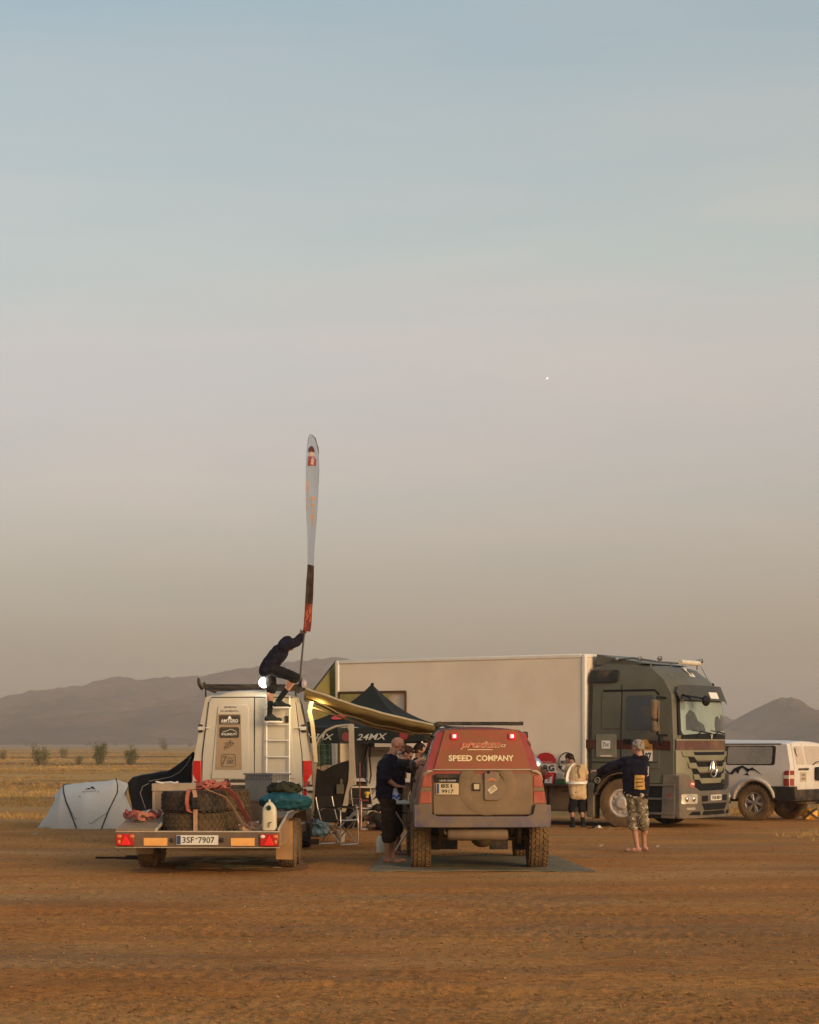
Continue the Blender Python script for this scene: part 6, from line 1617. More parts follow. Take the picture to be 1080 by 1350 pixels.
    for s_ in (1, -1):
        mb = MB(); mb.b(s_ * 1.10, s_ * 1.235, 1.98, 2.10, .22, 1.08); mb.build('bumper_side', low, T, bevel=.02)
        hl = panel('headlight', rrect(min(s_ * .78, s_ * 1.16), max(s_ * .78, s_ * 1.16), .50, .70, .04), bmp, mat('headlight_glass', (.62, .56, .46), .15, metal=.35, var=.3, scale=14), T, .03, .1, .012)
        for x in (.88, 1.04):
            mb = MB(); mb.ball(bmp(s_ * x, .60, .012), (.055, .02, .06), 14, 8); mb.build('headlight_bulb', chrome, hl, smooth=60)
        panel('fog_lamp', rrect(min(s_ * .84, s_ * 1.05), max(s_ * .84, s_ * 1.05), .375, .425, .02), bmp, MATS['headlight_glass'], T, .02, .1, .012)
        panel('bumper_slot', rrect(min(s_ * .36, s_ * .62), max(s_ * .36, s_ * .62), .54, .66, .02), bmp, seam, T, .02, .1, .006)
        panel('lower_slot', [(s_ * .62, .26), (s_ * .98, .27), (s_ * .90, .34), (s_ * .66, .34)], bmp, seam, T, .02, .1, .006)
    panel('lower_intake', [(-.50, .36), (.50, .36), (.62, .50), (-.62, .50)], bmp, seam, T, .02, .1, .006)
    panel('lower_slot', [(-.56, .26), (.56, .26), (.52, .34), (-.52, .34)], bmp, seam, T, .02, .1, .006)
    panel('bumper_groove', [(-1.22, .205), (1.22, .205), (1.22, .245), (-1.22, .245)], bmp, low, T, .02, .1, .02)
    panel('upper_grille', [(-.62, .775), (.62, .775), (.80, .87), (-.80, .87)], lambda a, b_, off: front(a, b_, off), seam, T, .02, .15, .035)
    pl = panel('number_plate', rrect(-.26, .26, .555, .67, .01), bmp, MATS['white_plate'], T, .012, .2, .02)
    text_on('plate_text', '7AB 8871', bmp, 0, .612, .44, .075, black_print, pl, .024, bold=.02, flip=-1)
    panel('red_sticker', circ(.93, .90, .075, 16), bmp, mat('red_round', (.35, .10, .07), .5), T, .004, 0, .010)
    panel('red_sticker_mark', [(.89, .88), (.97, .90), (.95, .93), (.90, .92)], bmp, white_print, T, .003, 0, .015)
    panel('side_reflector', [(Y(612), Z(1030)), (Y(640), Z(1030)), (Y(640), Z(1010)), (Y(612), Z(1010))], lambda a, b_, off: (1.238 + off, a, b_), mat('dull_red', (.25, .03, .02), .4), T, .01, 0, .01)
    return T
truck()

# things on the fold-out shelf
def on_shelf(px, z=.876, out=1.32):
    k = (px - 540) / 2600; t = (k * 41.1 - 3.71) / (.8387 + .5446 * k)
    M = Matrix.Translation((4.39, 42.15, 0)) @ Matrix.Rotation(rad(-123), 4, 'Z')
    return M @ Vector((out, t, z)), rad(-123 + 90)
def can7():
    p, a = on_shelf(727.5); T = empty('oil_can', p, a); tag(T, 'red and white canister marked 7 on the shelf below the sign boards', 'canister')
    mb = MB(); mb.b(-.10, .10, -.07, .07, 0, .215); mb.build('body', mat('can_red', (.50, .03, .02), .45), T, bevel=.02)
    mb = MB(); mb.b(-.06, .02, -.03, .03, .217, .245); mb.build('cap', MATS['can_red'], T, bevel=.008)
    f = lambda a_, b_, off: (a_, -.071 - off, b_)
    lb = panel('label', [(-.088, .02), (.085, .02), (.088, .10), (.088, .17), (0, .12), (-.088, .09)], f, white_print, T, .002, 0, .002)
    text_on('label_text', '7', f, .01, .08, .07, .08, MATS['can_red'], lb, .004, bold=.03, shear=.2)
can7()
def misc(name, px, builder, label, cat, z=.876, out=1.32):
    p, a = on_shelf(px, z, out); T = empty(name, p, a); tag(T, label, cat); builder(T); return T
def _green(T):
    mb = MB(); mb.b(-.10, .12, -.06, .06, 0, .10); mb.build('base', mat('green_plastic', (.05, .12, .05), .5), T, bevel=.015)
    mb = MB(); mb.b(-.09, .10, -.05, .05, .102, .25); mb.build('bottle_pack', mat('frosted', (.42, .42, .38), .4), T, bevel=.02)
misc('bottle_tray', 742, _green, 'green tray with a frosted bottle pack beside the red canister on the truck shelf', 'tray')
def _bag(T):
    mb = MB(); mb.ball((0, 0, .15), (.20, .10, .15)); mb.ball((.1, 0, .22), (.12, .09, .10)); mb.ball((-.12, 0, .25), (.08, .07, .08))
    remeshed(mb, 'fabric', mat('brown_bag', (.13, .05, .03), .85, var=.4), T, .02, .02)
misc('tool_bag', 713, _bag, 'dark brown bag slumped at the left end of the truck shelf', 'bag')
for i, px in enumerate((722, 735)):
    pass

# yellow tarp at the truck's rear corner
def ytarp():
    d = 45.0; T = empty('yellow_tarp', (WX(443, d), d, 0)); tag(T, 'yellow tarp stretched down from the top rear corner of the truck box', 'tarp')
    m = cloth_mat('yellow_tarp_cloth', (.33, .28, .09), .4, var=.15, scale=1.2, bump=.2, bscale=4)
    ox = T.location
    P = lambda px, py, dd: Vector((WX(px, dd), dd, WZ(py, dd))) - ox
    a, b_, c, e = P(443, 873, 45.2), P(409, 917, 43.6), P(415, 950, 43.6), P(444, 950, 45.2)
    def f(u, v):
        top = a.lerp(b_, u); bot = e.lerp(c, u); p = top.lerp(bot, v); p.y += .06 * math.sin(u * 9 + v * 3) * v; return p
    mb = MB(); mb.sheet(f, 16, 12, thick=(0, .01, 0)); mb.build('sheet', m, T, smooth=60)
    mb = MB(); mb.tube([a + Vector((0, -.02, .02)), b_ + Vector((0, -.02, .02))], .022, 6); mb.build('edge_pole', mat('dark_edge', (.05, .04, .03), .6), T)
ytarp()

# ================================================================ white off-roader on the right
def white_suv():
    A = rad(51.5)
    T = empty('white_off_roader', (WX(1044, 43.55) + .62 * .88, 43.55 + .78 * .88, 0), A)
    tag(T, 'white off-roader with mountain decals parked behind the truck at the right edge', 'off-roader')
    wp = mat('white_suv_paint', (.68, .62, .54), .4, var=.05, dust=(.50, .36, .24), damt=.25, dscale=1.6, dusty_low=(.4, 1.1))
    wt = [(.40, .86), (.62, .90), (.95, .91), (1.20, .885), (1.27, .865), (1.72, .80), (1.80, .70)]
    def hw(y, z): return lerp_tab(wt, z) - .06 * sstep(4.2, 4.95, y)
    def fn(s, y, z):
        return (s * hw(y, z), y + (.04 * s ** 4 if y < .3 else 0) - (.2 * abs(s) ** 3 if y > 4.6 else 0), z - (.04 * s * s if z > 1.74 else 0))
    RY, FY, AR = .92, 3.87, .47
    prof = [(.04, .55), (0, .75), (0, 1.22), (.02, 1.30), (.11, 1.68), (.17, 1.775), (.6, 1.80), (2.7, 1.82), (2.95, 1.77), (3.55, 1.28), (3.7, 1.24), (4.9, 1.10), (5.0, .95), (5.0, .55)]
    prof += arch(FY, .40, AR, .50)[::-1] + arch(RY, .42, AR, .50)[::-1]
    shaped_body('body', prof, fn, [wp], T, ycut=.3, zcuts=(.62, .95, 1.2, 1.27, 1.45, 1.6, 1.72), scuts=(-.8, -.4, 0, .4, .8), bevel=.03)
    def side(sd): return lambda a, b_, off: (sd * (hw(a, b_) + off), a + (.04 if a < .3 else 0), b_)
    def rear(a, b_, off):
        y = .04 * (a / .9) ** 4
        if b_ > 1.22: y += (b_ - 1.22) * .24
        return (a, y - off, b_ + off * .3)
    blk = mat('arch_black', (.03, .026, .022), .7, dust=DUST, damt=.3)
    gl = mat('suv_glass_painted_sheen', (.27, .25, .22), .2, var=.1, spec=.9, dust=(.45, .37, .28), damt=.4)  # reflected sheen put into a pale glass colour
    for sd in (-1, 1):
        f = side(sd)
        panel('window_surround', rrect(.42, 1.92, 1.245, 1.68, .05), f, blk, T, .01, .3, .006)
        panel('side_window', rrect(.50, 1.62, 1.27, 1.655, .05), f, gl, T, .01, .3, .012)
        panel('door_window', rrect(1.98, 2.35, 1.27, 1.655, .03), f, gl, T, .01, .3, .010)
        panel('door_window', [(2.42, 1.27), (3.45, 1.27), (2.98, 1.66), (2.42, 1.66)], f, gl, T, .01, .3, .010)
        panel('roof_gutter', [(.30, 1.705), (2.9, 1.70), (2.9, 1.725), (.30, 1.73)], f, blk, T, .01, .3, .008)
        for y0, y1 in ((1.62, 2.38), (2.40, 3.35)):
            d = panel('door', [(y0, .55), (y1, .55), (y1, 1.24), (y0, 1.24)], f, wp, T, .02, .3, .008, .006)
            panel('handle', rrect(y0 + .05, y0 + .2, 1.10, 1.14, .01), f, blk, d, .01, .3, .03)
        fl = mat('suv_flare', (.60, .53, .44), .5, dust=DUST, damt=.3)
        for cy in (RY, FY):
            pts = [(sd * (hw(cy, .42 + .50 * math.sin(rad(a))) + .015), cy + .52 * math.cos(rad(a)), .42 + .51 * math.sin(rad(a))) for a in range(8, 178, 10)]
            mb = MB(); mb.tube(pts, .045, 8); mb.build('wheel_flare', fl, T, smooth=50)
            mb = MB(); mb.b(sd * .60, sd * .62, cy - .45, cy + .45, .45, .9); mb.build('arch_liner', under, T)
        # protective black side plates by the rear bumper, sill pipe
        mb = MB(); mb.prism([(sd * .80, .42, .52), (sd * .80, .42, .56), (sd * .80, .54, .78), (sd * .80, -.10, .78), (sd * .80, -.12, .50), (sd * .80, .05, .44), (sd * .80, .30, .44)], (sd * .13, 0, 0)); mb.build('corner_guard', blk, T, bevel=.01)
        mb = MB(); mb.tube([(sd * .92, 1.5, .42), (sd * .95, 1.6, .40), (sd * .95, 3.3, .40), (sd * .92, 3.4, .42)], .035, 8); mb.build('sill_bar', blk, T)
        def lc(a, b_, off, sd=sd):
            k = min(1, a / .5); k2 = max(0, (a - .5) / .5); w = hw(0, b_)
            return (sd * (.735 + (w - .735 + .004) * k + off * (.3 + .7 * k2)), .04 * (.82 + .2 * k) ** 4 + .14 * k2 - off * (1 - .9 * k2), b_)
        q = panel('tail_lamp', [(0, .79), (1, .79), (1, 1.10), (.8, 1.13), (0, 1.13)], lc, mat('suv_lamp', (.28, .03, .02), .3, dust=DUST, damt=.3), T, .03, .15, .008, .005)
        panel('lamp_section', [(.03, .95), (.97, .95), (.97, 1.03), (.03, 1.03)], lc, mat('lamp_clear', (.62, .50, .40), .3), q, .004, .15, .013)
    # mountain decal on the side we see
    L = side(-1)
    jag = [(1.98, 1.00), (1.90, 1.10), (1.86, 1.16), (1.66, 1.19), (1.60, 1.11), (1.52, 1.06), (1.42, 1.17), (1.34, 1.20), (1.22, 1.235), (1.12, 1.19), (1.04, 1.16), (.96, 1.20), (.90, 1.13), (.70, 1.02),
           (.84, 1.12), (.92, 1.165), (1.02, 1.13), (1.08, 1.08), (1.14, 1.14), (1.22, 1.19), (1.28, 1.14), (1.32, 1.04), (1.38, 1.12), (1.46, 1.03), (1.58, 1.05), (1.66, 1.13), (1.76, 1.06), (1.82, 1.12)]
    panel('mountain_decal', jag, L, black_print, T, .003, .2, .012)
    panel('mountain_decal', [(1.90, 1.00), (1.80, 1.09), (1.75, 1.0), (1.80, 1.03)], L, black_print, T, .003, .2, .012)
    panel('mountain_decal', [(1.18, 1.02), (1.08, 1.08), (1.04, 1.0), (1.10, 1.03)], L, black_print, T, .003, .2, .012)
    # rear doors
    d1 = panel('rear_door', [(-.73, .70), (-.22, .70), (-.22, 1.73), (-.66, 1.73), (-.72, 1.28)], rear, wp, T, .02, .2, .012, .006)
    d2 = panel('rear_door', [(-.205, .70), (.73, .70), (.72, 1.28), (.66, 1.73), (-.205, 1.73)], rear, wp, T, .02, .2, .012, .006)
    rg = mat('rear_glass_painted_lit', (.50, .42, .33), .25, var=.12, scale=3, dust=(.55, .42, .30), damt=.4)  # brighter copy of the side glass, warm light painted into its colour
    panel('rear_glass', rrect(-.63, -.26, 1.255, 1.66, .03), rear, rg, d1, .01, .2, .018)
    panel('rear_glass', rrect(-.16, .60, 1.255, 1.66, .03), rear, rg, d2, .01, .2, .018)
    panel('glass_decal', [(-.60, 1.62), (-.55, 1.60), (-.57, 1.52), (-.53, 1.42), (-.58, 1.45), (-.61, 1.52)], rear, black_print, d1, .002, 0, .022)
    mb = MB(); mb.tube([rear(.1, 1.24, .03), rear(.28, 1.30, .04), rear(.42, 1.31, .035)], .010, 6); mb.build('wiper', black_print, T)
    panel('handle_bar', rrect(-.58, -.12, 1.125, 1.17, .02), rear, blk, T, .02, .2, .035)
    pl = panel('number_plate', rrect(-.50, -.22, .87, 1.09, .012), rear, mat('dusty_plate', (.50, .40, .28), .5, var=.15), T, .01, .2, .02)
    text_on('plate_text', '2AH', rear, -.36, 1.025, .16, .055, brown_print, pl, .024, bold=.02)
    text_on('plate_text', '4471', rear, -.36, .935, .20, .055, brown_print, pl, .024, bold=.02)
    mb = MB(); mb.box(rear(.34, 1.03, .07), (.34, .12, .30)); mb.build('wheel_carrier', blk, T, bevel=.04)
    panel('bumper', [(-.92, .45), (.92, .45), (.93, .70), (-.93, .70)], lambda a, b_, off: (a, -.14 + .06 * (abs(a) / .9) ** 4 - off, b_), blk, T, .16, .2, 0, .02)
    mb = MB(); mb.tube([(-.5, .1, .42), (-.5, -.14, .40), (.5, -.14, .40), (.5, .1, .42)], .03, 8); mb.tube([(0, .1, .42), (0, -.25, .42)], .035, 8); mb.ball((0, -.25, .46), .035)
    mb.tube([(-.7, RY, .40), (.7, RY, .40)], .05, 8); mb.ball((0, RY, .40), .14); mb.b(-.55, .55, .3, 4.5, .42, .6); mb.build('chassis', under, T, smooth=30)
    for s_ in (-1, 1):
        for y in (RY, FY): wheel(T, (s_ * .80, y, .40), .40, .27, rubber_dusty, alloy, s_, .235, lugs=30, rows=4)
    panel('windscreen', [(-.66, 1.30), (.66, 1.30), (.58, 1.72), (-.58, 1.72)], lambda a, b_, off: (a, 3.56 - (b_ - 1.28) * 1.24 + off, b_ + off), glass, T, .02, .2, .004)
    mb = MB(); mb.ball((-1.0, 3.3, 1.3), (.10, .07, .10)); mb.ball((1.0, 3.3, 1.3), (.10, .07, .10)); mb.tube([(-.95, 3.3, 1.27), (.95, 3.3, 1.27)], .01, 6)
    mb.build('mirrors', blk, T, smooth=60)
    for s_ in (-1, 1):
        mb = MB(); mb.ball((s_ * .62, 4.88, .85), (.12, .06, .10)); mb.build('headlight', chrome, T, smooth=60)
    mb = MB(); mb.b(-.45, .45, 4.96, 5.01, .75, .95); mb.build('grille', blk, T, bevel=.01)
white_suv()
def ybag():
    d = 44.6; T = empty('yellow_kit_bag', (WX(1069, d), d, 0)); tag(T, 'small yellow and black bag on the ground under the tail of the white off-roader', 'bag')
    mb = MB(); mb.ball((0, 0, .13), (.17, .13, .14)); mb.ball((-.08, 0, .10), (.12, .12, .11)); remeshed(mb, 'fabric', mat('yellow_fabric', (.75, .40, .06), .6, var=.2), T, .018, .02)
    mb = MB(); mb.strap([(-.16, -.12, .05), (-.06, -.145, .14), (.05, -.14, .22), (.12, -.10, .26)], .05, .01, side=(.5, 0, -.5)); mb.strap([(-.10, -.135, .22), (.02, -.15, .12), (.12, -.13, .05)], .035, .01, side=(.5, 0, .5)); mb.build('strap', blackp, T)
ybag()

# ================================================================ black pop-up shelter
def shelter():
    A = rad(-16.5)
    C0 = Vector((WX(491, 39.7), 39.7, 0)); T = empty('popup_shelter', C0, A)
    tag(T, 'black pop-up canopy shelter with white lettering between the van and the truck', 'canopy')
    blk = mat('shelter_black', (.016, .019, .017), .8, var=.25, scale=1.5, bump=.15, bscale=4)
    H0, HP, S = 2.08, 2.92, 1.50
    # turned 45 degrees so that one corner points at us
    def face(k):
        a0 = rad(-45 + 90 * k - 90); a1 = a0 + PI / 2; R = S * math.sqrt(2)
        P0 = Vector((R * math.cos(a0), R * math.sin(a0), H0)); P1 = Vector((R * math.cos(a1), R * math.sin(a1), H0)); return P0, P1
    def roof(k):
        P0, P1 = face(k); N_ = Vector((0, 0, HP))
        def f(u, v):
            v = min(v, .985)
            e = P0.lerp(P1, u) * (1 - v); e.z = H0 + (HP - H0) * v ** 2.3 - .05 * math.sin(PI * u) * (1 - v) * .9
            return e
        return f
    # build outward direction of each face
    for k in range(4):
        f = roof(k); mb = MB(); mb.sheet(f, 16, 16, thick=(0, 0, -.006)); mb.build('roof_panel', blk, T, smooth=60)
        P0, P1 = face(k); n = ((P0 + P1) / 2); n.z = 0; n.normalize()
        g = lambda u, v: P0.lerp(P1, u) + n * (.012 + .01 * math.sin(u * 25)) + Vector((0, 0, -.05 * math.sin(PI * u) - .30 * v))
        mb = MB(); mb.sheet(g, 30, 3, thick=-n * .006); vl = mb.build('valance', blk, T, smooth=60)
        if k in (0, 3):
            mp = lambda a, b_, off, P0=P0, P1=P1, n=n: tuple(P0.lerp(P1, a / 3.0) + n * (.030 + off) + Vector((0, 0, -.05 * math.sin(PI * a / 3.0) - b_)))
            mpp = lambda a, b_, off, mp=mp: mp(a, -b_, off)
            MT = Matrix.Translation(C0) @ Matrix.Rotation(A, 4, 'Z')
            def apx(px):
                lo, hi = 0., 3.; g_ = lambda a: (lambda p: p.x / p.y)(MT @ P0.lerp(P1, a / 3.0)); inc = g_(3) > g_(0); kk = (px - 540) / 2600
                for _ in range(30):
                    m_ = (lo + hi) / 2
                    if (g_(m_) < kk) == inc: lo = m_
                    else: hi = m_
                return (lo + hi) / 2
            for px in (421, 491, 551, 604):
                a_ = apx(px)
                if .35 < a_ < 2.65: text_on('lettering', '24MX', mpp, a_, -.175, .62 if px < 530 else .54, .12, mat('dull_print', (.52, .50, .45), .7), vl, .003, bold=.01, shear=.3)
            for px in (457, 533, 575):
                a_ = apx(px)
                if .12 < a_ < 2.88: panel('red_disc', circ(a_, -.17, .09, 18), mpp, mat('logo_dark_red', (.22, .02, .02), .6), vl, .003, 0, .003)
            fr = roof(k)
            mr_ = lambda a, b_, off, fr=fr: tuple(Vector(fr(a, b_)) + n * off * .6 + Vector((0, 0, .012 + off)))
            if k == 3: text_on('lettering', '24MX', mr_, .60, .20, .24, .14, white_print, T, .008, bold=.02, shear=.3)
            else: panel('red_disc', circ(.20, .50, .085, 20, .07), mr_, mat('logo_red_bright', (.50, .04, .035), .6), T, .003, .05, .01)
    al = mat('shelter_leg', (.58, .55, .50), .4, metal=.3)
    for k in range(4):
        P0, P1 = face(k); p = P0 * .975
        mb = MB(); mb.cyl((p.x, p.y, 0), (p.x, p.y, 2.08), .022, n=8); mb.box((p.x, p.y, .01), (.12, .12, .02)); mb.build('leg', al, T)
        mb = MB(); q = P1 * .975; c = (p + q) / 2; c2 = c.copy(); c2.z = 1.85; c.z = 2.06
        mb.tube([(p.x, p.y, 2.05), c2, (q.x, q.y, 2.05)], .012, 6); mb.tube([(p.x, p.y, 1.82), c, (q.x, q.y, 1.82)], .012, 6); mb.build('truss', al, T)
    mb = MB(); mb.ball((0, 0, HP + .0), .035); mb.build('peak_cap', blk, T)
    mb = MB()
    pts = [Vector(roof(k)(0, v)) + Vector((0, 0, .008)) for k in (0,) for v in [i / 12 for i in range(13)]]
    mb.tube(pts, .010, 5); mb.build('hip_seam', blk, T)
    return T
shelter()
# ================================================================ people
skin = mat('skin_tanned', (.36, .175, .105), .6, var=.08, scale=6)
skin_d = mat('skin_reddish_tan', (.40, .18, .105), .6, var=.08, scale=6)  # redder, slightly brighter skin tone
def V(*a): return Vector(a)
def frame(f, u=(0, 0, 1)):
    f = Vector(f).normalized(); u = Vector(u); r = f.cross(u).normalized(); u = r.cross(f)
    return Matrix((r, f, u)).transposed()

def hand(mb, wr, d, n, side, curl=.6, sc=1.):
    """palm, four unequal bent fingers and a side thumb; d = pointing direction, n = palm normal"""
    d = Vector(d).normalized(); n = Vector(n); n = (n - d * n.dot(d)).normalized(); a = d.cross(n) * side
    R = Matrix((a, d, n)).transposed(); wr = Vector(wr)
    mb.ball(wr + d * .045 * sc, (.040 * sc, .050 * sc, .017 * sc), 12, 8, R)
    mb.cap(wr - d * .01, wr + d * .03 * sc, .024 * sc, .022 * sc, 10)
    for k, (ln, off) in enumerate(((.070, .029), (.080, .010), (.074, -.009), (.058, -.027))):
        b = wr + d * .085 * sc + a * off * sc
        p, q = b, d.copy()
        for j in range(3):
            q = (q * math.cos(curl * (.6 + .35 * j)) + n * math.sin(curl * (.6 + .35 * j))).normalized()
            e = p + q * ln * sc * (.42, .33, .25)[j]
            mb.cap(p, e, (.0095 - .001 * j) * sc, (.0090 - .0012 * j) * sc, 8); p = e
    b = wr + d * .025 * sc + a * .034 * sc; e = b + (a * .75 + d * .6 + n * .35).normalized() * .036 * sc
    mb.cap(b, e, .012 * sc, .011 * sc, 8); mb.cap(e, e + (d * .8 + n * .5 + a * .1).normalized() * .030 * sc, .011 * sc, .008 * sc, 8)

def person(loc, rz, label, J, top, bottom, sleeve=1., leg=.5, sc=1., big=0., skin_m=None, hood=True, voxb=.0075, hair=None, bald=False, beard=None, hooded=False, socks=None, shoe=None, seed=1, sole=None, flat_shoe=False, puff=0., hem=.06, bare=False):
    T = empty('person', loc, rz); tag(T, label, 'person')
    sk = skin_m or skin
    hd, fd = Vector(J['head']), Vector(J['face']); RH = frame(fd, J.get('up', (0, 0, 1)))
    H = lambda x, y, z: hd + RH @ Vector((x, y, z)) * sc
    pel, che, nek = Vector(J['pelvis']), Vector(J['chest']), Vector(J['neck'])
    m = MB()
    # head
    m.ball(H(0, -.012, .025), (.076 * sc, .096 * sc, .092 * sc), 18, 12, RH)
    m.ball(H(0, .030, -.045), (.056 * sc, .060 * sc, .068 * sc), 14, 10, RH)
    m.ball(H(0, .068, -.085), (.026 * sc, .022 * sc, .020 * sc), 10, 8, RH)
    m.cap(H(0, .082, .018), H(0, .108, -.022), .009 * sc, .016 * sc, 10)
    m.ball(H(0, .090, -.052), (.024 * sc, .012 * sc, .009 * sc), 10, 6, RH)
    m.cap(H(-.035, .076, .032), H(.035, .076, .032), .012 * sc, .012 * sc, 8)
    for s in (-1, 1): m.ball(H(s * .078, -.005, -.005), (.010 * sc, .020 * sc, .032 * sc), 10, 8, RH); m.ball(H(s * .042, .060, -.022), (.022 * sc, .02 * sc, .02 * sc), 10, 8, RH)
    m.cap(nek, H(0, -.02, -.05), .058 * sc, .056 * sc)
    sh = [Vector(J['shL']), Vector(J['shR'])]; hp = [Vector(J['hipL']), Vector(J['hipR'])]
    wd = (sh[1] - sh[0]).normalized(); spine = (nek - pel).normalized()
    m.cap(nek, (sh[0] + sh[1]) / 2, .06 * sc, .08 * sc)
    for s in (-1, 1): m.cap(pel + wd * s * .07 * sc, che + wd * s * .08 * sc, .11 * sc + big * .5, .12 * sc + big * .3)
    m.cap(sh[0] * .85 + che * .15, sh[1] * .85 + che * .15, .075 * sc); m.cap(hp[0], hp[1], .10 * sc)
    for L, s in (('L', -1), ('R', 1)):
        S, E, Wr = Vector(J['sh' + L]), Vector(J['el' + L]), Vector(J['wr' + L])
        m.cap(S, E, .052 * sc, .041 * sc); m.cap(E, Wr, .041 * sc, .026 * sc); m.ball(E.lerp(Wr, .3), .043 * sc, 12, 8)
        hand(m, Wr, J['hd' + L], J['hn' + L], s, J.get('curl', .6), sc)
        P, K, An = Vector(J['hip' + L]), Vector(J['kn' + L]), Vector(J['an' + L]); td = Vector(J['toe' + L]).normalized()
        m.cap(P, K, .085 * sc, .057 * sc); m.cap(K, An, .055 * sc, .036 * sc)
        back = -(td - (An - K).normalized() * td.dot((An - K).normalized())).normalized()
        m.ball(K.lerp(An, .30) + back * .020 * sc, (.050 * sc, .050 * sc, .115 * sc), 12, 10, frame(td, K - An))
        heel = An + Vector((0, 0, -.055 * sc)) - td * .035 * sc; ball_ = An + Vector((0, 0, -.062 * sc)) + td * .135 * sc
        m.cap(heel, ball_, .033 * sc, .028 * sc); m.cap(An, heel + td * .02, .036 * sc, .034 * sc); m.cap(ball_, ball_ + td * .05 * sc, .026 * sc, .018 * sc)
        sd_ = td.cross(Vector((0, 0, 1)))
        m.cap(heel + td * .10 + sd_ * .018, ball_ + sd_ * .020 + td * .02, .024 * sc, .022 * sc); m.cap(heel + td * .10 - sd_ * .016, ball_ - sd_ * .018 + td * .03, .024 * sc, .022 * sc)
    remeshed(m, 'body', sk, T, voxb, it=3, fac=.5)
    # eyes
    for s in (-1, 1):
        q = MB(); q.ball(H(s * .030, .079, .012), .010 * sc, 8, 6); q.build('eye', mat('eye_dark', (.03, .02, .015), .3), T, smooth=60)
    # top
    m = MB(); t = .026 + puff
    for s in (-1, 1): m.cap(pel + wd * s * .075 * sc + spine * (.10 - hem), che + wd * s * .085 * sc, .118 * sc + big + puff * .5, .128 * sc + big * .5 + puff * .5)
    m.cap(pel + spine * (.10 - hem), che, .130 * sc + big + puff * .5, .142 * sc + big * .5 + puff * .5)
    m.cap(pel - wd * .10 * sc + spine * (.06 - hem), pel + wd * .10 * sc + spine * (.06 - hem), .098 * sc + big * .7)
    m.cap(sh[0] * .92 + che * .08, sh[1] * .92 + che * .08, .088 * sc + puff); m.cap(nek - spine * .05, (sh[0] + sh[1]) / 2, .075 * sc, .10 * sc)
    if big: b = pel.lerp(che, .42) + Vector(J.get('belly', (0, 0, 0))); m.ball(b, (.15 * sc + big, .15 * sc + big, .19 * sc), 16, 12)
    for L in 'LR':
        S, E, Wr = Vector(J['sh' + L]), Vector(J['el' + L]), Vector(J['wr' + L])
        if sleeve <= .5: m.cap(S, S.lerp(E, sleeve * 2), .055 * sc + t, .050 * sc + t)
        else:
            m.cap(S, E, .055 * sc + t, .043 * sc + t); m.cap(E, E.lerp(Wr, (sleeve - .5) * 2 * .94), .043 * sc + t, .030 * sc + t * .8)
    if hooded:
        m.ball(H(0, -.03, .02), (.090 * sc, .108 * sc, .108 * sc), 16, 12, RH); m.cap(nek, H(0, -.05, -.04), .09 * sc, .10 * sc)
    elif hood:
        bk = -RH.col[1]; bk = (bk - Vector((0, 0, bk.z))).normalized()
        for a in (-.09, -.05, 0, .05, .09): m.ball(nek + wd * a * sc + bk * (.060 - abs(a) * .4) * sc + Vector((0, 0, -.02)), (.055 * sc, .055 * sc, .045 * sc), 10, 8)
        for a in (-1, 1): m.cap(nek + wd * a * .075 * sc + bk * .02, nek + wd * a * .05 * sc - bk * .06 - Vector((0, 0, .05)), .032 * sc, .025 * sc)
    tp = remeshed(m, 'hoodie' if (hood or hooded) else 'shirt', top, T, .013, .014, 8, it=5, seed=seed)
    # shorts
    m = MB(); m.cap(pel - wd * .07 * sc, pel + wd * .07 * sc, .118 * sc + big * .6); m.cap(pel - wd * .07 * sc + spine * .06, pel + wd * .07 * sc + spine * .06, .112 * sc + big * .6)
    for L in 'LR':
        P, K, An = Vector(J['hip' + L]), Vector(J['kn' + L]), Vector(J['an' + L])
        m.cap(P, P.lerp(K, .5), .105 * sc + big * .4, .095 * sc + big * .25)
        if leg <= .5:
            e = P.lerp(K, leg * 2); m.cap(P.lerp(K, .5 * leg * 2), e, .095 * sc + big * .2, .088 * sc + big * .1)
        else:
            m.cap(P.lerp(K, .5), K, .095 * sc + big * .25, .090 * sc + big * .15); e = K.lerp(An, (leg - .5) * 2); m.cap(K, e, .090 * sc + big * .15, .086 * sc + big * .1)
    remeshed(m, 'shorts', bottom, T, .013, .015, 8, it=2, seed=seed + 3)
    # hair / beard
    if hair:
        m = MB(); rr = random.Random(seed)
        for i in range(150):
            th = rr.uniform(0, PI * .78); ph = rr.uniform(0, 2 * PI)
            x, y, z = math.sin(th) * math.cos(ph), math.sin(th) * math.sin(ph), math.cos(th)
            if y > .55 and z < .65: continue
            if z < .0 and y > -.3: continue
            m.ball(H(x * .080, -.022 + y * .094, .030 + z * .090), .024 * sc, 8, 6)
        remeshed(m, 'hair', hair, T, .008, .007, 60, it=1, seed=seed)
    if beard:
        m = MB()
        for i in range(-3, 4):
            a = i / 3 * .95; m.ball(H(.058 * math.sin(a), .020 + .062 * math.cos(a), -.085), (.020, .020, .034), 8, 6, RH)
        m.ball(H(0, .085, -.042), (.026, .012, .008), 8, 6, RH)
        remeshed(m, 'beard', beard, T, .007, .004, 60, it=1)
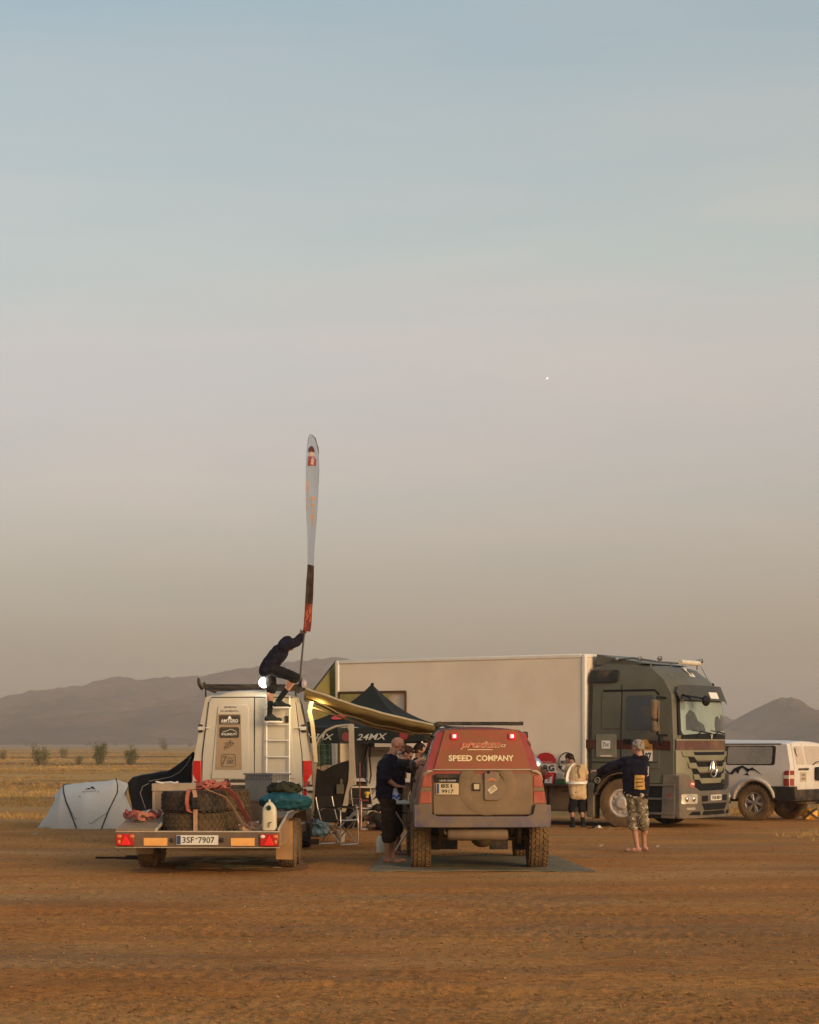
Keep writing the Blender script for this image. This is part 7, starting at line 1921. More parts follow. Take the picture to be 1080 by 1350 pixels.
    for L in 'LR':
        K, An = Vector(J['kn' + L]), Vector(J['an' + L]); td = Vector(J['toe' + L]).normalized(); dn = Vector((0, 0, -1))
        if socks:
            m = MB(); m.cap(K.lerp(An, .52), An, .050 * sc, .042 * sc); remeshed(m, 'sock', socks, T, .008, .003, 20, it=1)
        heel = An + dn * .060 * sc - td * .035 * sc; tp_ = An + dn * .068 * sc + td * .165 * sc; sd_ = td.cross(Vector((0, 0, 1)))
        if shoe and not flat_shoe:
            m = MB(); m.cap(heel, tp_, .050 * sc, .044 * sc); m.cap(An + dn * .02, heel + td * .03, .046 * sc, .045 * sc); m.cap(An + dn * .015 + td * .02, tp_ - td * .05, .050 * sc, .042 * sc); m.cap(heel + td * .08 + sd_ * .012, tp_ - td * .02 + sd_ * .014, .036, .034); m.cap(heel + td * .08 - sd_ * .012, tp_ - td * .02 - sd_ * .014, .036, .034)
            so = remeshed(m, 'shoe', shoe, T, .008, .003, 20, it=2)
        if shoe or flat_shoe:
            w_ = (.050 if flat_shoe else .058) * sc; z_ = heel.z - (.040 if flat_shoe else .054) * sc
            P = []
            for i in range(18):
                a = 2 * PI * i / 18; c, s_ = math.cos(a), math.sin(a); L2 = (tp_ - heel).length / 2 + .05 * sc
                q = (heel + tp_) / 2 + td * c * L2 + sd_ * s_ * w_ * (1 if c > 0 else .82); P.append((q.x, q.y, z_ + (.02 if not flat_shoe else .016)))
            m = MB(); m.prism(P, (0, 0, -.028 if not flat_shoe else -.016)); m.build('sole', sole, T, bevel=.004)
            if flat_shoe:
                c = heel + td * .12 * sc
                m = MB(); m.strap([c + sd_ * .05 + dn * .03, c + sd_ * .035 + Vector((0, 0, .022)), c + Vector((0, 0, .038)) + td * .01, c - sd_ * .035 + Vector((0, 0, .022)), c - sd_ * .05 + dn * .03], .035, .006, side=td); m.build('sandal_strap', sole, T)
    return T

navy = mat('navy_cloth', (.013, .011, .020), .92, var=.35, scale=6, bump=.2, bscale=60)
blackc = mat('black_cloth', (.014, .013, .014), .92, var=.35, scale=6, bump=.2, bscale=60)
brownc = mat('brown_shorts', (.045, .026, .016), .92, var=.35, scale=8, bump=.2, bscale=60)
darkhair = mat('dark_hair', (.020, .013, .010), .8, var=.3, scale=40)
sandal = mat('brown_sandal', (.20, .12, .07), .8, var=.2)
whites = mat('white_sole', (.66, .62, .52), .6)

# --- man on the ladder
AD = 31.84
XO = WX(365, AD)
def pa(px, py, y=0.): return (WX(px, AD) - XO, y, WZ(py, AD))
JA = dict(head=pa(380, 849.5, .03), face=(.75, .25, -.62), up=(.5, .1, .85), neck=pa(375, 852), chest=pa(368, 861), pelvis=pa(355, 878),
          shL=pa(376, 852, .17), shR=pa(375, 854, -.15), elL=pa(391, 846, .16), elR=pa(389, 848, -.10), wrL=pa(399, 836.5, .05), wrR=pa(398, 838.5, -.04),
          hdL=(.45, -.2, .9), hdR=(.6, .3, .8), hnL=(0, -1, .1), hnR=(.1, 1, 0), curl=1.05,
          hipL=pa(355, 881, .09), hipR=pa(356, 881, -.09), knL=pa(357.5, 907, .06), knR=pa(389.5, 894, -.12), anL=pa(355.3, 943, .0), anR=pa(367, 924.5, -.06),
          toeL=(1, .25, -.08), toeR=(1, .15, -.12))
person((XO, AD, 0), 0, 'person in a dark hoodie standing on the van ladder, holding up the tall flag', JA, navy, blackc, 1.0, .52, 1.0, 0, hooded=True, hood=False, socks=mat('black_sock', (.012, .014, .014), .9), shoe=mat('black_shoe', (.02, .024, .022), .7), sole=mat('sole_painted_lit', (.80, .76, .66), .6), seed=2, puff=.006, hem=.16)  # brighter copy of the white sole, light painted into its colour

# --- bald man with a beard watching, left of the off-roader
BD = 28.6
def pb(px, py, y=0.): return ((px - 519) / 90.9, y, 1.75 - (py - 979) / 90.9)
JB = dict(head=pb(524.5, 983.5), face=(.85, -.12, -.42), up=(.35, 0, 1), neck=pb(517, 996), chest=pb(512, 1013), pelvis=pb(511, 1049),
          shL=pb(511, 1005, .20), shR=pb(509, 1006, -.20), elL=pb(513, 1028, .24), elR=pb(509, 1026, -.30), wrL=pb(529, 1037, .0), wrR=pb(523, 1036, -.30),
          hdL=(.5, -.85, 0), hdR=(.95, .35, -.12), hnL=(0, -.3, -1), hnR=(0, .3, -1), curl=.9, belly=(.055, .03, .02),
          hipL=pb(511, 1052, .10), hipR=pb(511, 1052, -.10), knL=pb(514, 1092, .11), knR=pb(512, 1092, -.10), anL=(-.02, .13, .095), anR=(-.09, -.10, .095), toeL=(1, .1, 0), toeR=(1, -.15, 0))
person((WX(519, BD), BD, .005), 0, 'bald bearded man in a navy hoodie standing beside the red off-roader', JB, navy, brownc, .52, .66, 1.02, .045, skin_m=skin_d, beard=mat('grey_beard', (.42, .38, .33), .9, var=.2, scale=60), flat_shoe=True, sole=sandal, seed=4, puff=.008)
T = empty('wiping_cloth', (WX(521, 28.4), 28.36, WZ(1047, 28.4))); tag(T, 'crumpled white and blue cloth in the hand of the bald man', 'cloth')
def fcl(u, v): return ((u - .5) * (.05 + .08 * v) + .02 * v, .02 * math.sin(u * 7) + .015 * math.sin(v * 5), .09 - .17 * v + .02 * math.sin(u * 9) * v)
mb = MB(); mb.sheet(fcl, 12, 12, thick=(0, .004, 0)); mb.build('fabric', mat('cloth_white', (.55, .58, .66), .85, var=.12), T, smooth=60)
mb = MB(); mb.sheet(lambda u, v: Vector(fcl(u, .62 + .25 * v)) + Vector((0, -.006, 0)), 10, 4, thick=(0, .003, 0)); mb.build('blue_band', mat('cloth_blue', (.07, .12, .38), .85), T, smooth=60)
mb = MB(); mb.cyl((.04, 0, .10), (.04, 0, .115), .01, n=8); 

# --- two people working at the side of the off-roader
CD = 30.6
def pc(px, py, y=0.): return ((px - 530) / 85., y, 1.75 - (py - 979) / 85.)
JC = dict(head=pc(536.5, 995.5), face=(.75, -.2, -.6), up=(.5, 0, 1), neck=pc(528, 1003), chest=pc(524, 1015), pelvis=pc(520, 1046),
          shL=pc(527, 1007, .17), shR=pc(527, 1008, -.19), elL=pc(540, 1014, .15), elR=pc(543, 1009, -.17), wrL=pc(556, 1007, .05), wrR=pc(556, 1000, -.10),
          hdL=(.9, .1, .3), hdR=(.9, .1, .35), hnL=(0, 0, -1), hnR=(.2, .2, -1), hipL=pc(521, 1049, .09), hipR=pc(521, 1049, -.09), knL=pc(524, 1090, .1), knR=pc(522, 1090, -.1), anL=(-.05, .12, .095), anR=(-.10, -.1, .095), toeL=(1, .1, 0), toeR=(1, 0, 0))
person((WX(530, CD), CD, .005), 0, 'dark-haired person in black leaning in behind the bald man, bare forearm outstretched', JC, blackc, blackc, .50, .6, .98, 0, hair=mat('brown_hair', (.045, .02, .012), .8, var=.3, scale=40), flat_shoe=True, sole=sandal, seed=7, skin_m=skin)
DD = 33.2
def pd(px, py, y=0.): return ((px - 556) / 78.3, y, 1.75 - (py - 979) / 78.3)
JD = dict(head=pd(554.5, 990.5), face=(.9, -.2, -.25), up=(.2, 0, 1), neck=pd(552, 1001), chest=pd(552, 1014), pelvis=pd(551, 1048),
          shL=pd(553, 1008, .18), shR=pd(552, 1008, -.18), elL=pd(558, 1014, .2), elR=pd(558, 1014, -.2), wrL=pd(562, 1000, .05), wrR=pd(561.5, 998, -.08),
          hdL=(.5, -.2, .8), hdR=(.5, .2, .8), hnL=(1, 0, -.2), hnR=(1, 0, -.2), hipL=pd(551, 1051, .09), hipR=pd(551, 1051, -.09), knL=pd(552, 1083, .1), knR=pd(551, 1083, -.1), anL=(-.03, .1, .095), anR=(-.08, -.1, .095), toeL=(1, .1, 0), toeR=(1, 0, 0))
person((WX(556, DD), DD, .0), 0, 'dark-haired person in black holding a camera up against the side of the red off-roader', JD, blackc, blackc, .9, .9, .98, 0, hair=darkhair, shoe=mat('black_shoe2', (.02, .02, .02), .7), sole=whites, seed=9)
T = empty('camera', (WX(563, DD), DD - .12, WZ(994, DD))); tag(T, 'small grey camera held up beside the red off-roader', 'camera')
mb = MB(); mb.box((0, 0, 0), (.07, .14, .09)); mb.build('camera_body', mat('camera_grey', (.16, .15, .13), .5), T, bevel=.01); mb = MB(); mb.cyl((.035, 0, 0), (.085, 0, 0), .032, n=14); mb.build('lens', blackp, T)

# --- person in a beige shirt at the truck
ED = 40.5
def pe(px, py, y=0.): return ((px - 761) / 64.2, y, 1.75 - (py - 979) / 64.2)
JE = dict(head=pe(752.5, 1001.5, .34), face=(-.55, .6, -.55), up=(-.2, .5, 1), neck=pe(757, 1008, .24), chest=pe(761, 1018, .16), pelvis=pe(762, 1046, .0),
          shL=pe(752, 1012, .20), shR=pe(770, 1013, .20), elL=pe(747.5, 1023, .30), elR=pe(775, 1026, .28), wrL=pe(750, 1030, .48), wrR=pe(771, 1031, .48),
          hdL=(.2, .9, -.1), hdR=(-.3, .9, -.1), hnL=(.2, 0, -1), hnR=(-.2, 0, -1), hipL=pe(757, 1048, 0), hipR=pe(767, 1048, 0), knL=pe(754.5, 1068, .05), knR=pe(767.5, 1068, .05), anL=pe(755.5, 1086, .02), anR=pe(769, 1086, .02), toeL=(-.15, 1, 0), toeR=(.15, 1, 0))
beige = mat('beige_shirt', (.52, .36, .19), .9, var=.15, scale=8)
E_ = person((WX(761, ED), ED, .0), 0, 'person in a beige shirt with white reflective bands bending at the truck shelf', JE, beige, blackc, .26, .52, .90, 0, hair=darkhair, hood=False, socks=mat('black_sock', (0, 0, 0)), shoe=mat('black_shoe', (0, 0, 0)), sole=blackp, seed=12, puff=.010, hem=.12)
rf = mat('reflective_band', (.80, .74, .66), .5)
mb = MB(); mb.strap([Vector(pe(x, y, o)) for x, y, o in ((747.2, 1030.5, .0), (750, 1032, -.10), (756, 1032, -.175), (763, 1032, -.185), (770, 1032, -.15), (774, 1031, -.05))], .05, .01, side=(0, .15, 1)); mb.build('reflective_band', rf, E_)
mb = MB(); mb.strap([Vector(pe(x, y, o)) for x, y, o in ((757.5, 1006.5, .08), (753, 1011, .045), (749.5, 1018, .02), (747.8, 1026, -.0), (748.2, 1031, -.05))], .07, .01, side=(1, .5, .3)); mb.build('reflective_band', rf, E_)
mb = MB(); mb.strap([Vector(pe(x, y, o)) for x, y, o in ((758.5, 1010.5, -.06), (762, 1009, -.075), (765.5, 1010.5, -.06))], .035, .006, side=(0, .3, 1)); mb.strap([Vector(pe(x, y, o)) for x, y, o in ((762.5, 1010, -.075), (762, 1014, -.10), (761, 1018, -.125), (763, 1023, -.155), (762, 1026, -.175))], .05, .006, side=(1, 0, 0)); mb.build('shirt_print', mat('shirt_print', (.17, .11, .06), .9), E_)

# --- grey haired man in camouflage shorts pointing at the truck
FD = 31.4
def pf(px, py, y=0.): return ((px - 844) / 82.8, y, 1.75 - (py - 979) / 82.8)
JF = dict(head=pf(840.5, 986.5, .02), face=(-.62, .72, -.12), neck=pf(843, 997), chest=pf(839, 1012), pelvis=pf(838.5, 1046),
          shL=pf(829, 1003.5, .08), shR=pf(849, 1006.5, -.02), elL=pf(808, 1011, .20), elR=pf(849, 1019, .24), wrL=pf(792.5, 1017.5, .28), wrR=pf(838, 1020, .42),
          hdL=(-.85, .2, .12), hdR=(-.6, .7, .1), hnL=(.1, .2, -1), hnR=(0, 0, -1), curl=.45, hipL=pf(834.5, 1049, .03), hipR=pf(844, 1049, -.03), knL=pf(835.5, 1083, .03), knR=pf(848, 1083, -.04),
          anL=pf(840.5, 1115.5, .02), anR=pf(850.5, 1114.5, .10), toeL=(-1, .12, 0), toeR=(-.8, .5, 0))
camo = bpy.data.materials.new('camouflage'); camo.use_nodes = True
_n = camo.node_tree.nodes; _l = camo.node_tree.links; _b = _n['Principled BSDF']; _b.inputs['Roughness'].default_value = .9
_t = _n.new('ShaderNodeTexCoord'); _o = _n.new('ShaderNodeTexNoise'); _o.inputs['Scale'].default_value = 11; _o.inputs['Detail'].default_value = 2; _o.inputs['Distortion'].default_value = 1.6
_r = _n.new('ShaderNodeValToRGB'); _r.color_ramp.interpolation = 'CONSTANT'; _e = _r.color_ramp.elements
_e[0].position, _e[0].color = 0, (.055, .040, .022, 1); _e[1].position, _e[1].color = .40, (.20, .145, .08, 1)
for _p, _c in ((.50, (.11, .085, .045, 1)), (.56, (.30, .24, .16, 1)), (.62, (.60, .53, .42, 1)), (.70, (.10, .07, .04, 1))): _q = _e.new(_p); _q.color = _c
_l.new(_t.outputs['Object'], _o.inputs['Vector']); _l.new(_o.outputs['Fac'], _r.inputs[0]); _l.new(_r.outputs[0], _b.inputs['Base Color'])
F_ = person((WX(844, FD), FD, .0), 0, 'grey-haired man in camouflage shorts stretching one arm towards the truck', JF, navy, camo, 1.0, .60, 1.0, .02, hair=mat('grey_hair', (.26, .23, .19), .85, var=.3, scale=50), flat_shoe=True, sole=sandal, seed=15, puff=.008, skin_m=mat('skin_rosy', (.45, .22, .14), .6, var=.08))
pr_ = mat('yellow_print', (.46, .25, .05), .8, var=.4, scale=25)
def fb_(a, b_, off):        # a 0..1 across the lower back, b 0..1 up
    p = Vector(pf(834.5 + 17 * a, 1041 - 20 * b_)); c = math.cos((a - .35) * 1.9)
    return (p.x, -.02 - .165 * max(0, c) ** .6 - off, p.z)
pp = panel('back_print', [(.02, .06), (.52, .0), (1.0, .05), (.98, .42), (.82, .95), (.05, .98)], fb_, pr_, F_, .012, .12, .018)
for z0, z1, m_ in ((.18, .26, brown_print), (.46, .52, black_print), (.66, .72, brown_print)):
    panel('print_line', [(.10, z0), (.72, z0 + .03), (.70, z1 + .03), (.12, z1)], fb_, m_, pp, .004, .12, .022)
text_on('sleeve_text', 'DESERT', lambda a, b_, off: (lambda p: (p.x, -.125 - off, p.z))(Vector(pf(a, b_))), 853.2, 1017, 13, 2.6, white_print, F_, .01, bold=.03, rot=PI / 2)

# ================================================================ feather flag
def flag():
    d = 31.78; X0, Z0 = WX(401, d), 0
    T = empty('feather_flag', (X0, d, WZ(895, d))); tag(T, 'tall narrow feather flag twisting above the van, pale blue with a red foot', 'flag')
    o = T.location
    P = lambda px, py, y=0.: Vector((WX(px, d) - X0, y, WZ(py, d) - o.z))
    mb = MB(); mb.tube([P(395.5, 897), P(398, 868), P(401, 836), P(403.5, 800), P(410, 745), P(414, 700), P(418.5, 650), P(420.5, 620), P(419.8, 592), P(416, 578), P(411, 573)], [.016, .016, .016, .014, .012, .010, .009, .008, .007, .006, .005], 8)
    mb.build('pole', mat('flag_pole', (.10, .085, .075), .5), T, smooth=50)
    edge = [(573, 408.6, 411), (578, 407.2, 415.5), (586, 406.0, 418.5), (598, 405.3, 420.5), (612, 405.0, 421), (640, 405.0, 420.2), (670, 405.3, 418.8), (700, 406.2, 416.5), (725, 407.2, 414.6), (745, 407.0, 414.0), (765, 405.6, 413.7), (785, 404.4, 413.2), (805, 402.7, 411.5), (822, 401.5, 410.8), (833, 400.8, 409.5)]
    ys = [e[0] for e in edge]
    def f(u, v):
        py = 573 + 260 * v
        L = np.interp(py, ys, [e[1] for e in edge]); R = np.interp(py, ys, [e[2] for e in edge])
        dp = .42 * min(1, (py - 571) / 40 + .1) * (1 - .55 * max(0, v - .55) / .45)
        x = R + (L - R) * u
        y = -dp * u + .04 * math.sin(u * 6 + v * 14) * u + .03 * math.sin(v * 30) * (1 if v > .6 else .3)
        return P(x, py, y)
    segs = [('sail', 0, .665, cloth_mat('flag_blue', (.42, .50, .62), .35, var=.06, scale=2)), ('sail_dark', .665, .86, cloth_mat('flag_dark', (.05, .03, .022), .1, var=.9, scale=7, dust=(.30, .22, .17), damt=.2, dscale=6)), ('sail_foot', .86, 1, cloth_mat('flag_red', (.17, .022, .010), .15, var=.5, scale=9))]
    for nm, a, b_, m in segs:
        mb = MB(); mb.sheet(lambda u, v, a=a, b_=b_: f(u, a + (b_ - a) * v), 14, int(90 * (b_ - a)) + 4, thick=(.0, .003, .0)); mb.build(nm, m, T, smooth=70)
    mp = lambda a, b_, off: Vector(f(1 - a, 1 - b_)) + Vector((-off * .3, -off, 0))
    og = mat('flag_orange', (.55, .27, .13), .7, var=.2)
    # letters run down the sail: a across, b up
    text_on('lettering', 'DAKAR', mp, .78, .535, .30, .24, og, T, .012, bold=.03, rot=0) if False else None
    def vt(word, a, b0, b1, w):
        n = len(word); h = (b1 - b0) / n
        for i, ch in enumerate(word):
            text_on('letter', ch, lambda p, q, off, i=i: mp(a + (q) * 1.0, b1 - h * (i + .5) - p, off), 0, 0, h * .78, w, og, T, .030, bold=.05)
    vt('MILENA', .16, .60, .75, .22); vt('RACING', .62, .50, .68, .36)
    bd = panel('badge', [(.22, .828), (.80, .835), (.84, .868), (.62, .884), (.26, .874)], mp, mat('badge_red', (.26, .045, .04), .7), T, .006, .1, .035)
    panel('badge_face', [(.36, .876), (.66, .880), (.64, .906), (.38, .904)], mp, mat('badge_pale', (.50, .32, .24), .7), bd, .004, .1, .035)
    panel('badge_top', [(.26, .900), (.74, .905), (.70, .928), (.50, .936), (.30, .924)], mp, mat('badge_dark', (.09, .03, .025), .7), bd, .004, .1, .038)
    panel('badge_mark', [(.42, .835), (.66, .838), (.60, .864), (.46, .862)], mp, mat('badge_pale', (0, 0, 0)), bd, .004, .1, .040)
    r = random.Random(2); mb = MB()
    for k in range(22):
        b0 = .01 + r.random() * .11; a0 = r.uniform(.1, .75)
        mb.strap([mp(a0, b0, .008), mp(a0 + .12, b0 + .010, .008), mp(a0 + .2, b0 + .026, .008)], .02, .003, side=(0, 0, 1))
    q = mb.build('flame_streaks', mat('flame_orange', (.42, .10, .03), .7), T); q['kind'] = 'stuff'
flag()
# ================================================================ camp furniture and clutter
tubem = mat('chair_tube', (.55, .49, .43), .3, metal=.8, var=.15)
fab = mat('chair_fabric', (.018, .016, .015), .85, var=.3)
def chair(px, d, rz, label, s=1., fabm=None, tm=None):
    T = empty('folding_chair', (WX(px, d), d, 0), rz); tag(T, label, 'chair', 'folding camp chairs'); fabm = fabm or fab; tm = tm or tubem
    w = .23
    for x in (-w, w):
        mb = MB(); mb.tube([(x, -.24, .02), (x, -.25, .30), (x, -.24, .60), (x, -.20, .635), (x, .10, .635), (x, .20, .60)], .013, 8); mb.build('leg', tm, T, smooth=50)
        mb = MB(); mb.tube([(x * .93, -.20, .44), (x * .93, .24, .02)], .012, 8); mb.build('leg', tm, T, smooth=50)
        mb = MB(); mb.tube([(x * .93, -.22, .04), (x * .93, .20, .42), (x * .93, .28, .64), (x * .93, .32, .82)], .012, 8); mb.build('back_post', tm, T, smooth=50)
        mb = MB(); mb.box((x, -.05, .652), (.055, .30, .022)); mb.build('armrest', fabm, T, bevel=.008)
    for y_, z_ in ((-.24, .02), (-.24, .43), (.24, .02)): mb = MB(); mb.tube([(-w, y_, z_), (w, y_, z_)], .013, 8); mb.build('stretcher', tm, T)
    mb = MB(); mb.sheet(lambda u, v: ((u - .5) * .43, -.24 + .48 * v, .44 - .035 * math.sin(PI * v) - .01 * math.sin(PI * u)), 10, 10, thick=(0, 0, -.012)); mb.build('seat', fabm, T, smooth=60)
    mb = MB(); mb.sheet(lambda u, v: ((u - .5) * .43, .225 + .10 * v + .03 * math.sin(PI * u), .50 + .33 * v), 10, 10, thick=(0, .012, 0)); mb.build('backrest', fabm, T, smooth=60)
    return T
chair(446, 33.6, rad(52), 'bright metal folding chair with black fabric beside the open van door')
chair(484, 39.6, rad(25), 'folding camp chair with crossed legs further back under the shelter', tm=mat('grey_tube', (.45, .40, .34), .4, metal=.5))
chair(424, 37.6, rad(-70), 'dark folding chair half hidden between the van and its open door', tm=darkm)

def table(px, d, w, dp, h, rz, label, tilt=True):
    T = empty('folding_table', (WX(px, d), d, 0), rz); tag(T, label, 'table')
    wt = mat('table_white', (.62, .56, .48), .5, var=.08)
    mb = MB(); mb.b(-w / 2, w / 2, -dp / 2, dp / 2, h - .03, h); mb.build('tabletop', wt, T, bevel=.006)
    for y in (-dp / 2 + .05, dp / 2 - .05):
        for s in (-1, 1):
            mb = MB(); mb.tube([(s * w * .42, y, h - .03), (-s * w * .40, y + .02 * s, .012)], .014, 8); mb.build('leg', tubem, T)
    mb = MB(); mb.tube([(0, -dp / 2 + .05, h / 2), (0, dp / 2 - .05, h / 2)], .010, 6); mb.build('stretcher', tubem, T)
    return T
table(538, 30.3, .62, .5, .84, 0, 'small folding table with crossed metal legs between the bald man and the off-roader')
table(472, 40.2, .95, .5, .86, 0, 'long white-edged table at the back of the shelter, left of the grey cabinet')
def simple(name, px, d, z, label, cat, parts, rz=0.):
    T = empty(name, (WX(px, d), d, z), rz); tag(T, label, cat)
    for pn, fn_, m, bv in parts:
        mb = MB(); fn_(mb); mb.build(pn, m, T, bevel=bv)
    return T
simple('mug', 543.5, 30.2, .841, 'pale mug standing on the small folding table', 'mug', [('cup', lambda b: b.lathe([(.005, .006), (.034, 0), (.038, .095), (.033, .095), (.030, .012), (.005, .012)], n=16), mat('mug_cream', (.50, .43, .30), .4), 0), ('handle', lambda b: b.tube([(.036, 0, .08), (.06, 0, .06), (.058, 0, .03), (.036, 0, .02)], .006, 6), mat('mug_cream', (.50, .43, .30)), 0)])
simple('box_of_tissues', 532, 30.2, .841, 'flat pale packet lying on the small folding table', 'packet', [('packet', lambda b: b.b(-.10, .08, -.05, .05, 0, .02), mat('packet_pale', (.62, .54, .42), .6), .004), ('flap', lambda b: b.b(-.02, .03, -.03, .03, .021, .03), white_print, 0)])
simple('metal_cabinet', 499, 40.2, 0, 'light grey metal cabinet standing under the shelter behind the bald man', 'cabinet', [
    ('carcass', lambda b: b.b(-.24, .24, 0, .35, 0, 1.66), mat('cabinet_grey', (.42, .40, .38), .5, var=.08, dust=DUST, damt=.2), .01),
    ('door', lambda b: b.b(-.225, .225, -.02, -.002, .05, 1.40), mat('cabinet_grey', (0, 0, 0)), .006), ('vent', lambda b: b.b(-.20, .20, -.02, -.002, 1.46, 1.60), mat('cabinet_vent', (.22, .20, .18), .6), .006), ('handle', lambda b: b.b(.16, .18, -.045, -.022, .8, .95), darkm, 0)])
def hose():
    T = empty('black_hose', (WX(486, 39.9), 39.9, 0)); tag(T, 'black hose hanging in a loop beside the grey cabinet', 'hose')
    mb = MB(); mb.tube([(.03, .2, 1.75), (-.04, .05, 1.62), (-.10, 0, 1.40), (-.12, 0, 1.18), (-.06, 0, 1.0), (.02, 0, .92), (.05, .02, 1.1), (.02, .05, 1.45), (.04, .1, 1.7)], .018, 8); mb.build('hose_loop', blackp, T, smooth=60)
    mb = MB(); mb.box((.03, .1, 1.74), (.06, .05, .05)); mb.build('coupling', darkm, T)
hose()
simple('red_pole', 474.5, 38.6, 0, 'thin dark red pole standing beside the open van door', 'pole', [('pole', lambda b: b.tube([(0, 0, 0), (0, 0, 1.36)], .012, 8), mat('pole_red', (.22, .02, .015), .5), 0), ('bracket', lambda b: b.box((.08, 0, .62), (.18, .02, .025)), mat('pole_red', (.22, .02, .015)), 0)])
simple('yellow_torch', 484, 39.0, .66, 'yellow lamp head lying on the camp chair under the shelter', 'lamp', [('body', lambda b: b.lathe([(.005, 0), (.03, 0), (.035, .05), (.06, .08), (.06, .12), (.005, .12)], n=14), mat('torch_yellow', (.62, .42, .05), .5), 0), ('rim', lambda b: b.lathe([(.055, .121), (.066, .121), (.066, .14), (.055, .14)], n=16, closed=True), blackp, 0)])
simple('white_jug', 503.5, 31.2, 0, 'pale plastic jug on the dirt behind the legs of the bald man', 'jug', [('tank', lambda b: b.lathe([(.005, 0), (.085, .01), (.09, .20), (.06, .26), (.03, .275), (.005, .28)], n=18), mat('milky_plastic', (.62, .55, .38)), 0), ('cap', lambda b: b.cyl((0, 0, .281), (0, 0, .305), .026, n=12), blackp, 0)])
simple('white_bucket', 449, 34.6, 0, 'small pale bucket on the dirt seen under the metal chair', 'bucket', [('pail', lambda b: b.lathe([(.005, 0), (.07, 0), (.09, .20), (.082, .20), (.065, .015), (.005, .015)], n=18), mat('bucket_pale', (.55, .47, .38), .5), 0), ('handle', lambda b: b.tube([(.088, 0, .19), (.06, 0, .26), (0, 0, .29), (-.06, 0, .26), (-.088, 0, .19)], .004, 5), darkm, 0)])
def heap(name, px, d, z, n, sx, sz, m, label, cat, seed):
    T = empty(name, (WX(px, d), d, z)); tag(T, label, cat); r = random.Random(seed); mb = MB()
    for k in range(n): mb.ball((r.uniform(-sx, sx), r.uniform(-.12, .12), r.uniform(.05, sz)), (r.uniform(.06, .14), r.uniform(.06, .12), r.uniform(.05, .10)), 10, 8)
    mb.ball((0, 0, .06), (sx, .15, .07)); remeshed(mb, 'fabric', m, T, .018, .03, 9, seed=seed)
    return T
heap('blue_bag', 421, 36.6, 0, 6, .12, .28, mat('slate_blue', (.05, .10, .15), .7, var=.5, scale=7), 'slate blue bag on the dirt between the van and its open door', 'bag', 4)
heap('dark_rucksack', 459, 40.3, 0, 9, .22, .50, mat('rucksack_dark', (.03, .022, .018), .85, var=.5), 'dark rucksack heaped on the ground behind the open van door', 'bag', 5)
heap('clothes_pile', 494, 39.4, 0, 7, .18, .30, mat('clothes_tan', (.16, .09, .06), .9, var=.6, scale=8), 'brown pile of clothes on the dirt right of the camp chair', 'clothes', 6)
heap('dark_crate_cover', 515, 39.2, 0, 9, .30, .62, mat('cover_dark', (.022, .018, .016), .85, var=.4), 'dark covered gear stacked under the shelter behind the bald man', 'gear', 8)
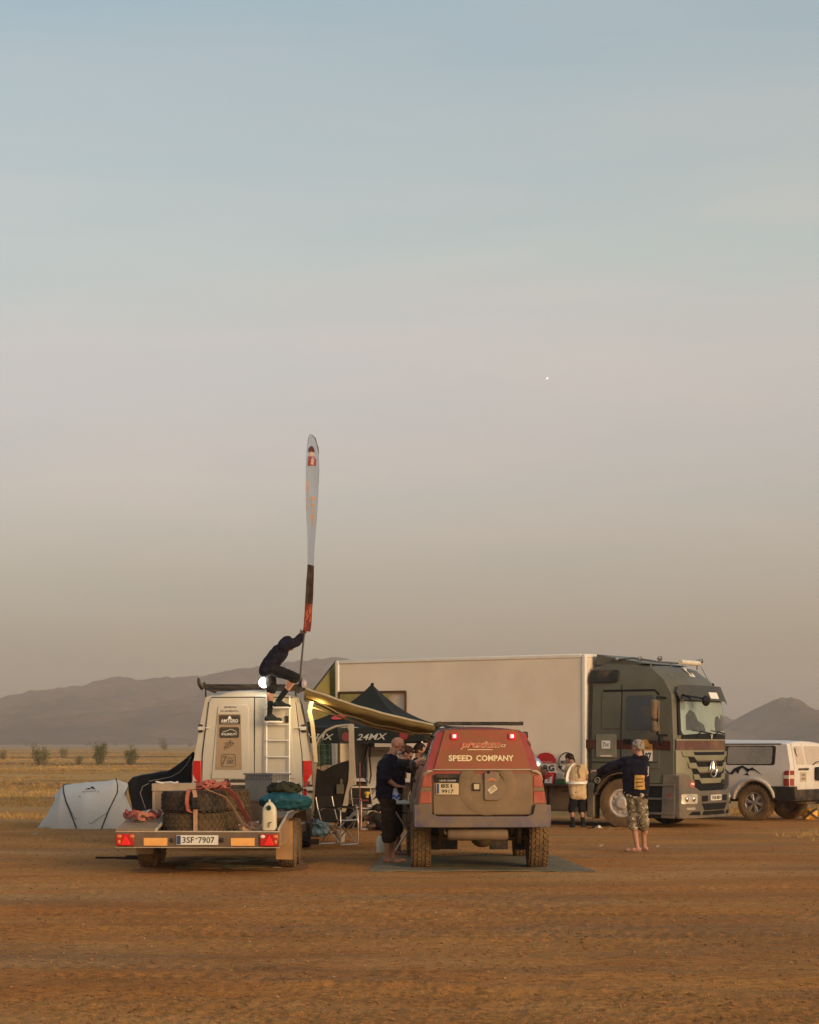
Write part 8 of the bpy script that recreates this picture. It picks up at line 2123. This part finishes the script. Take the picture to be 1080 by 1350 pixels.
def shirt():
    d = 38.4; T = empty('plaid_shirt', (WX(425, d), d, 1.30)); tag(T, 'dark green plaid shirt hanging from the shelter, seen through the van door window', 'shirt')
    m = mat('plaid_green', (.018, .04, .030), .9, var=.3)
    mb = MB(); mb.sheet(lambda u, v: ((u - .5) * (.34 + .04 * v), .03 * math.sin(u * 11) * (1 - v * .5), .62 * (1 - v) - .02 * math.sin(u * 6)), 18, 14, thick=(0, .05, 0)); mb.build('fabric', m, T, smooth=60)
    pm = mat('plaid_line', (.07, .10, .07), .9)
    for i in range(4):
        mb = MB(); mb.strap([((-.14 + i * .09) * (1 + .06 * t / 5), -.012 + .03 * math.sin((.5 + (-.14 + i * .09) / .36) * 11) * (1 - t / 10), .60 - .60 * t / 5) for t in range(6)], .012, .003, side=(1, 0, 0)); mb.build('plaid_stripe', pm, T)
    for i in range(5):
        mb = MB(); mb.strap([((k / 10 - .5) * .35, -.016 + .03 * math.sin(k / 10 * 11) * .7, .52 - i * .11) for k in range(11)], .012, .003, side=(0, 0, 1)); mb.build('plaid_stripe', pm, T)
    mb = MB(); mb.tube([(-.14, .03, .60), (0, .03, .68), (.14, .03, .60)], .008, 6); mb.tube([(0, .03, .68), (0, .03, .78)], .004, 5); mb.build('hanger', darkm, T)
shirt()
# loose shoes and scraps in front of the truck wheel
for i, (px, py, m_, lab) in enumerate(((781, 1092.5, 'black_shoe2', 'dark shoe lying left of the two pale sandals by the truck wheel'), (788, 1092.2, 'white_sole', 'pale sandal lying in the middle before the truck front wheel'), (803, 1093, 'brown_sandal', 'brown sandal lying closest to the truck front wheel'))):
    d = 4550 / (py - 979); T = empty('loose_shoe', (WX(px, d), d, 0), .6 * i); tag(T, lab, 'shoe', 'shoes left in front of the truck wheel')
    mb = MB(); mb.prism([(.12 * math.cos(a) , .042 * math.sin(a), .0) for a in [2 * PI * k / 14 for k in range(14)]], (0, 0, .022)); mb.build('sole', MATS[m_], T, bevel=.004)
    mb = MB(); mb.strap([(.02, -.045, .01), (.03, -.02, .05), (.035, 0, .058), (.03, .02, .05), (.02, .045, .01)], .06, .006, side=(1, 0, 0)); mb.build('upper', MATS[m_], T)
d = 33.9
mb = MB(); mb.box((0, 0, .045), (.16, .10, .09), rotz(.3)); o = mb.build('wood_block', mat('dark_wood', (0, 0, 0)), None, bevel=.008, loc=(WX(414, d), d, 0)); tag(o, 'small black block on the dirt between the trailer wheel and the metal chair', 'wood')
# scraps of litter left on the open dirt
for i, (px, py) in enumerate(((45, 1101), (791, 1117), (865, 1118))):
    d = 4550 / (py - 979); m_ = mat('pale_litter', (.46, .36, .25), .7)
    mb = MB(); mb.box((0, 0, .02), (.08, .04, .012), rotz(i * 1.1)); mb.box((.03, .01, .035), (.06, .05, .012), rotz(i * 1.1 + .5)); o = mb.build('litter', m_, None, bevel=.003, loc=(WX(px, d), d, 0))
    tag(o, ('pale scrap of litter on the dirt in front of the tent', 'pale scrap on the dirt left of the man in camouflage shorts', 'pale scrap on the dirt right of the man in camouflage shorts')[i], 'litter')
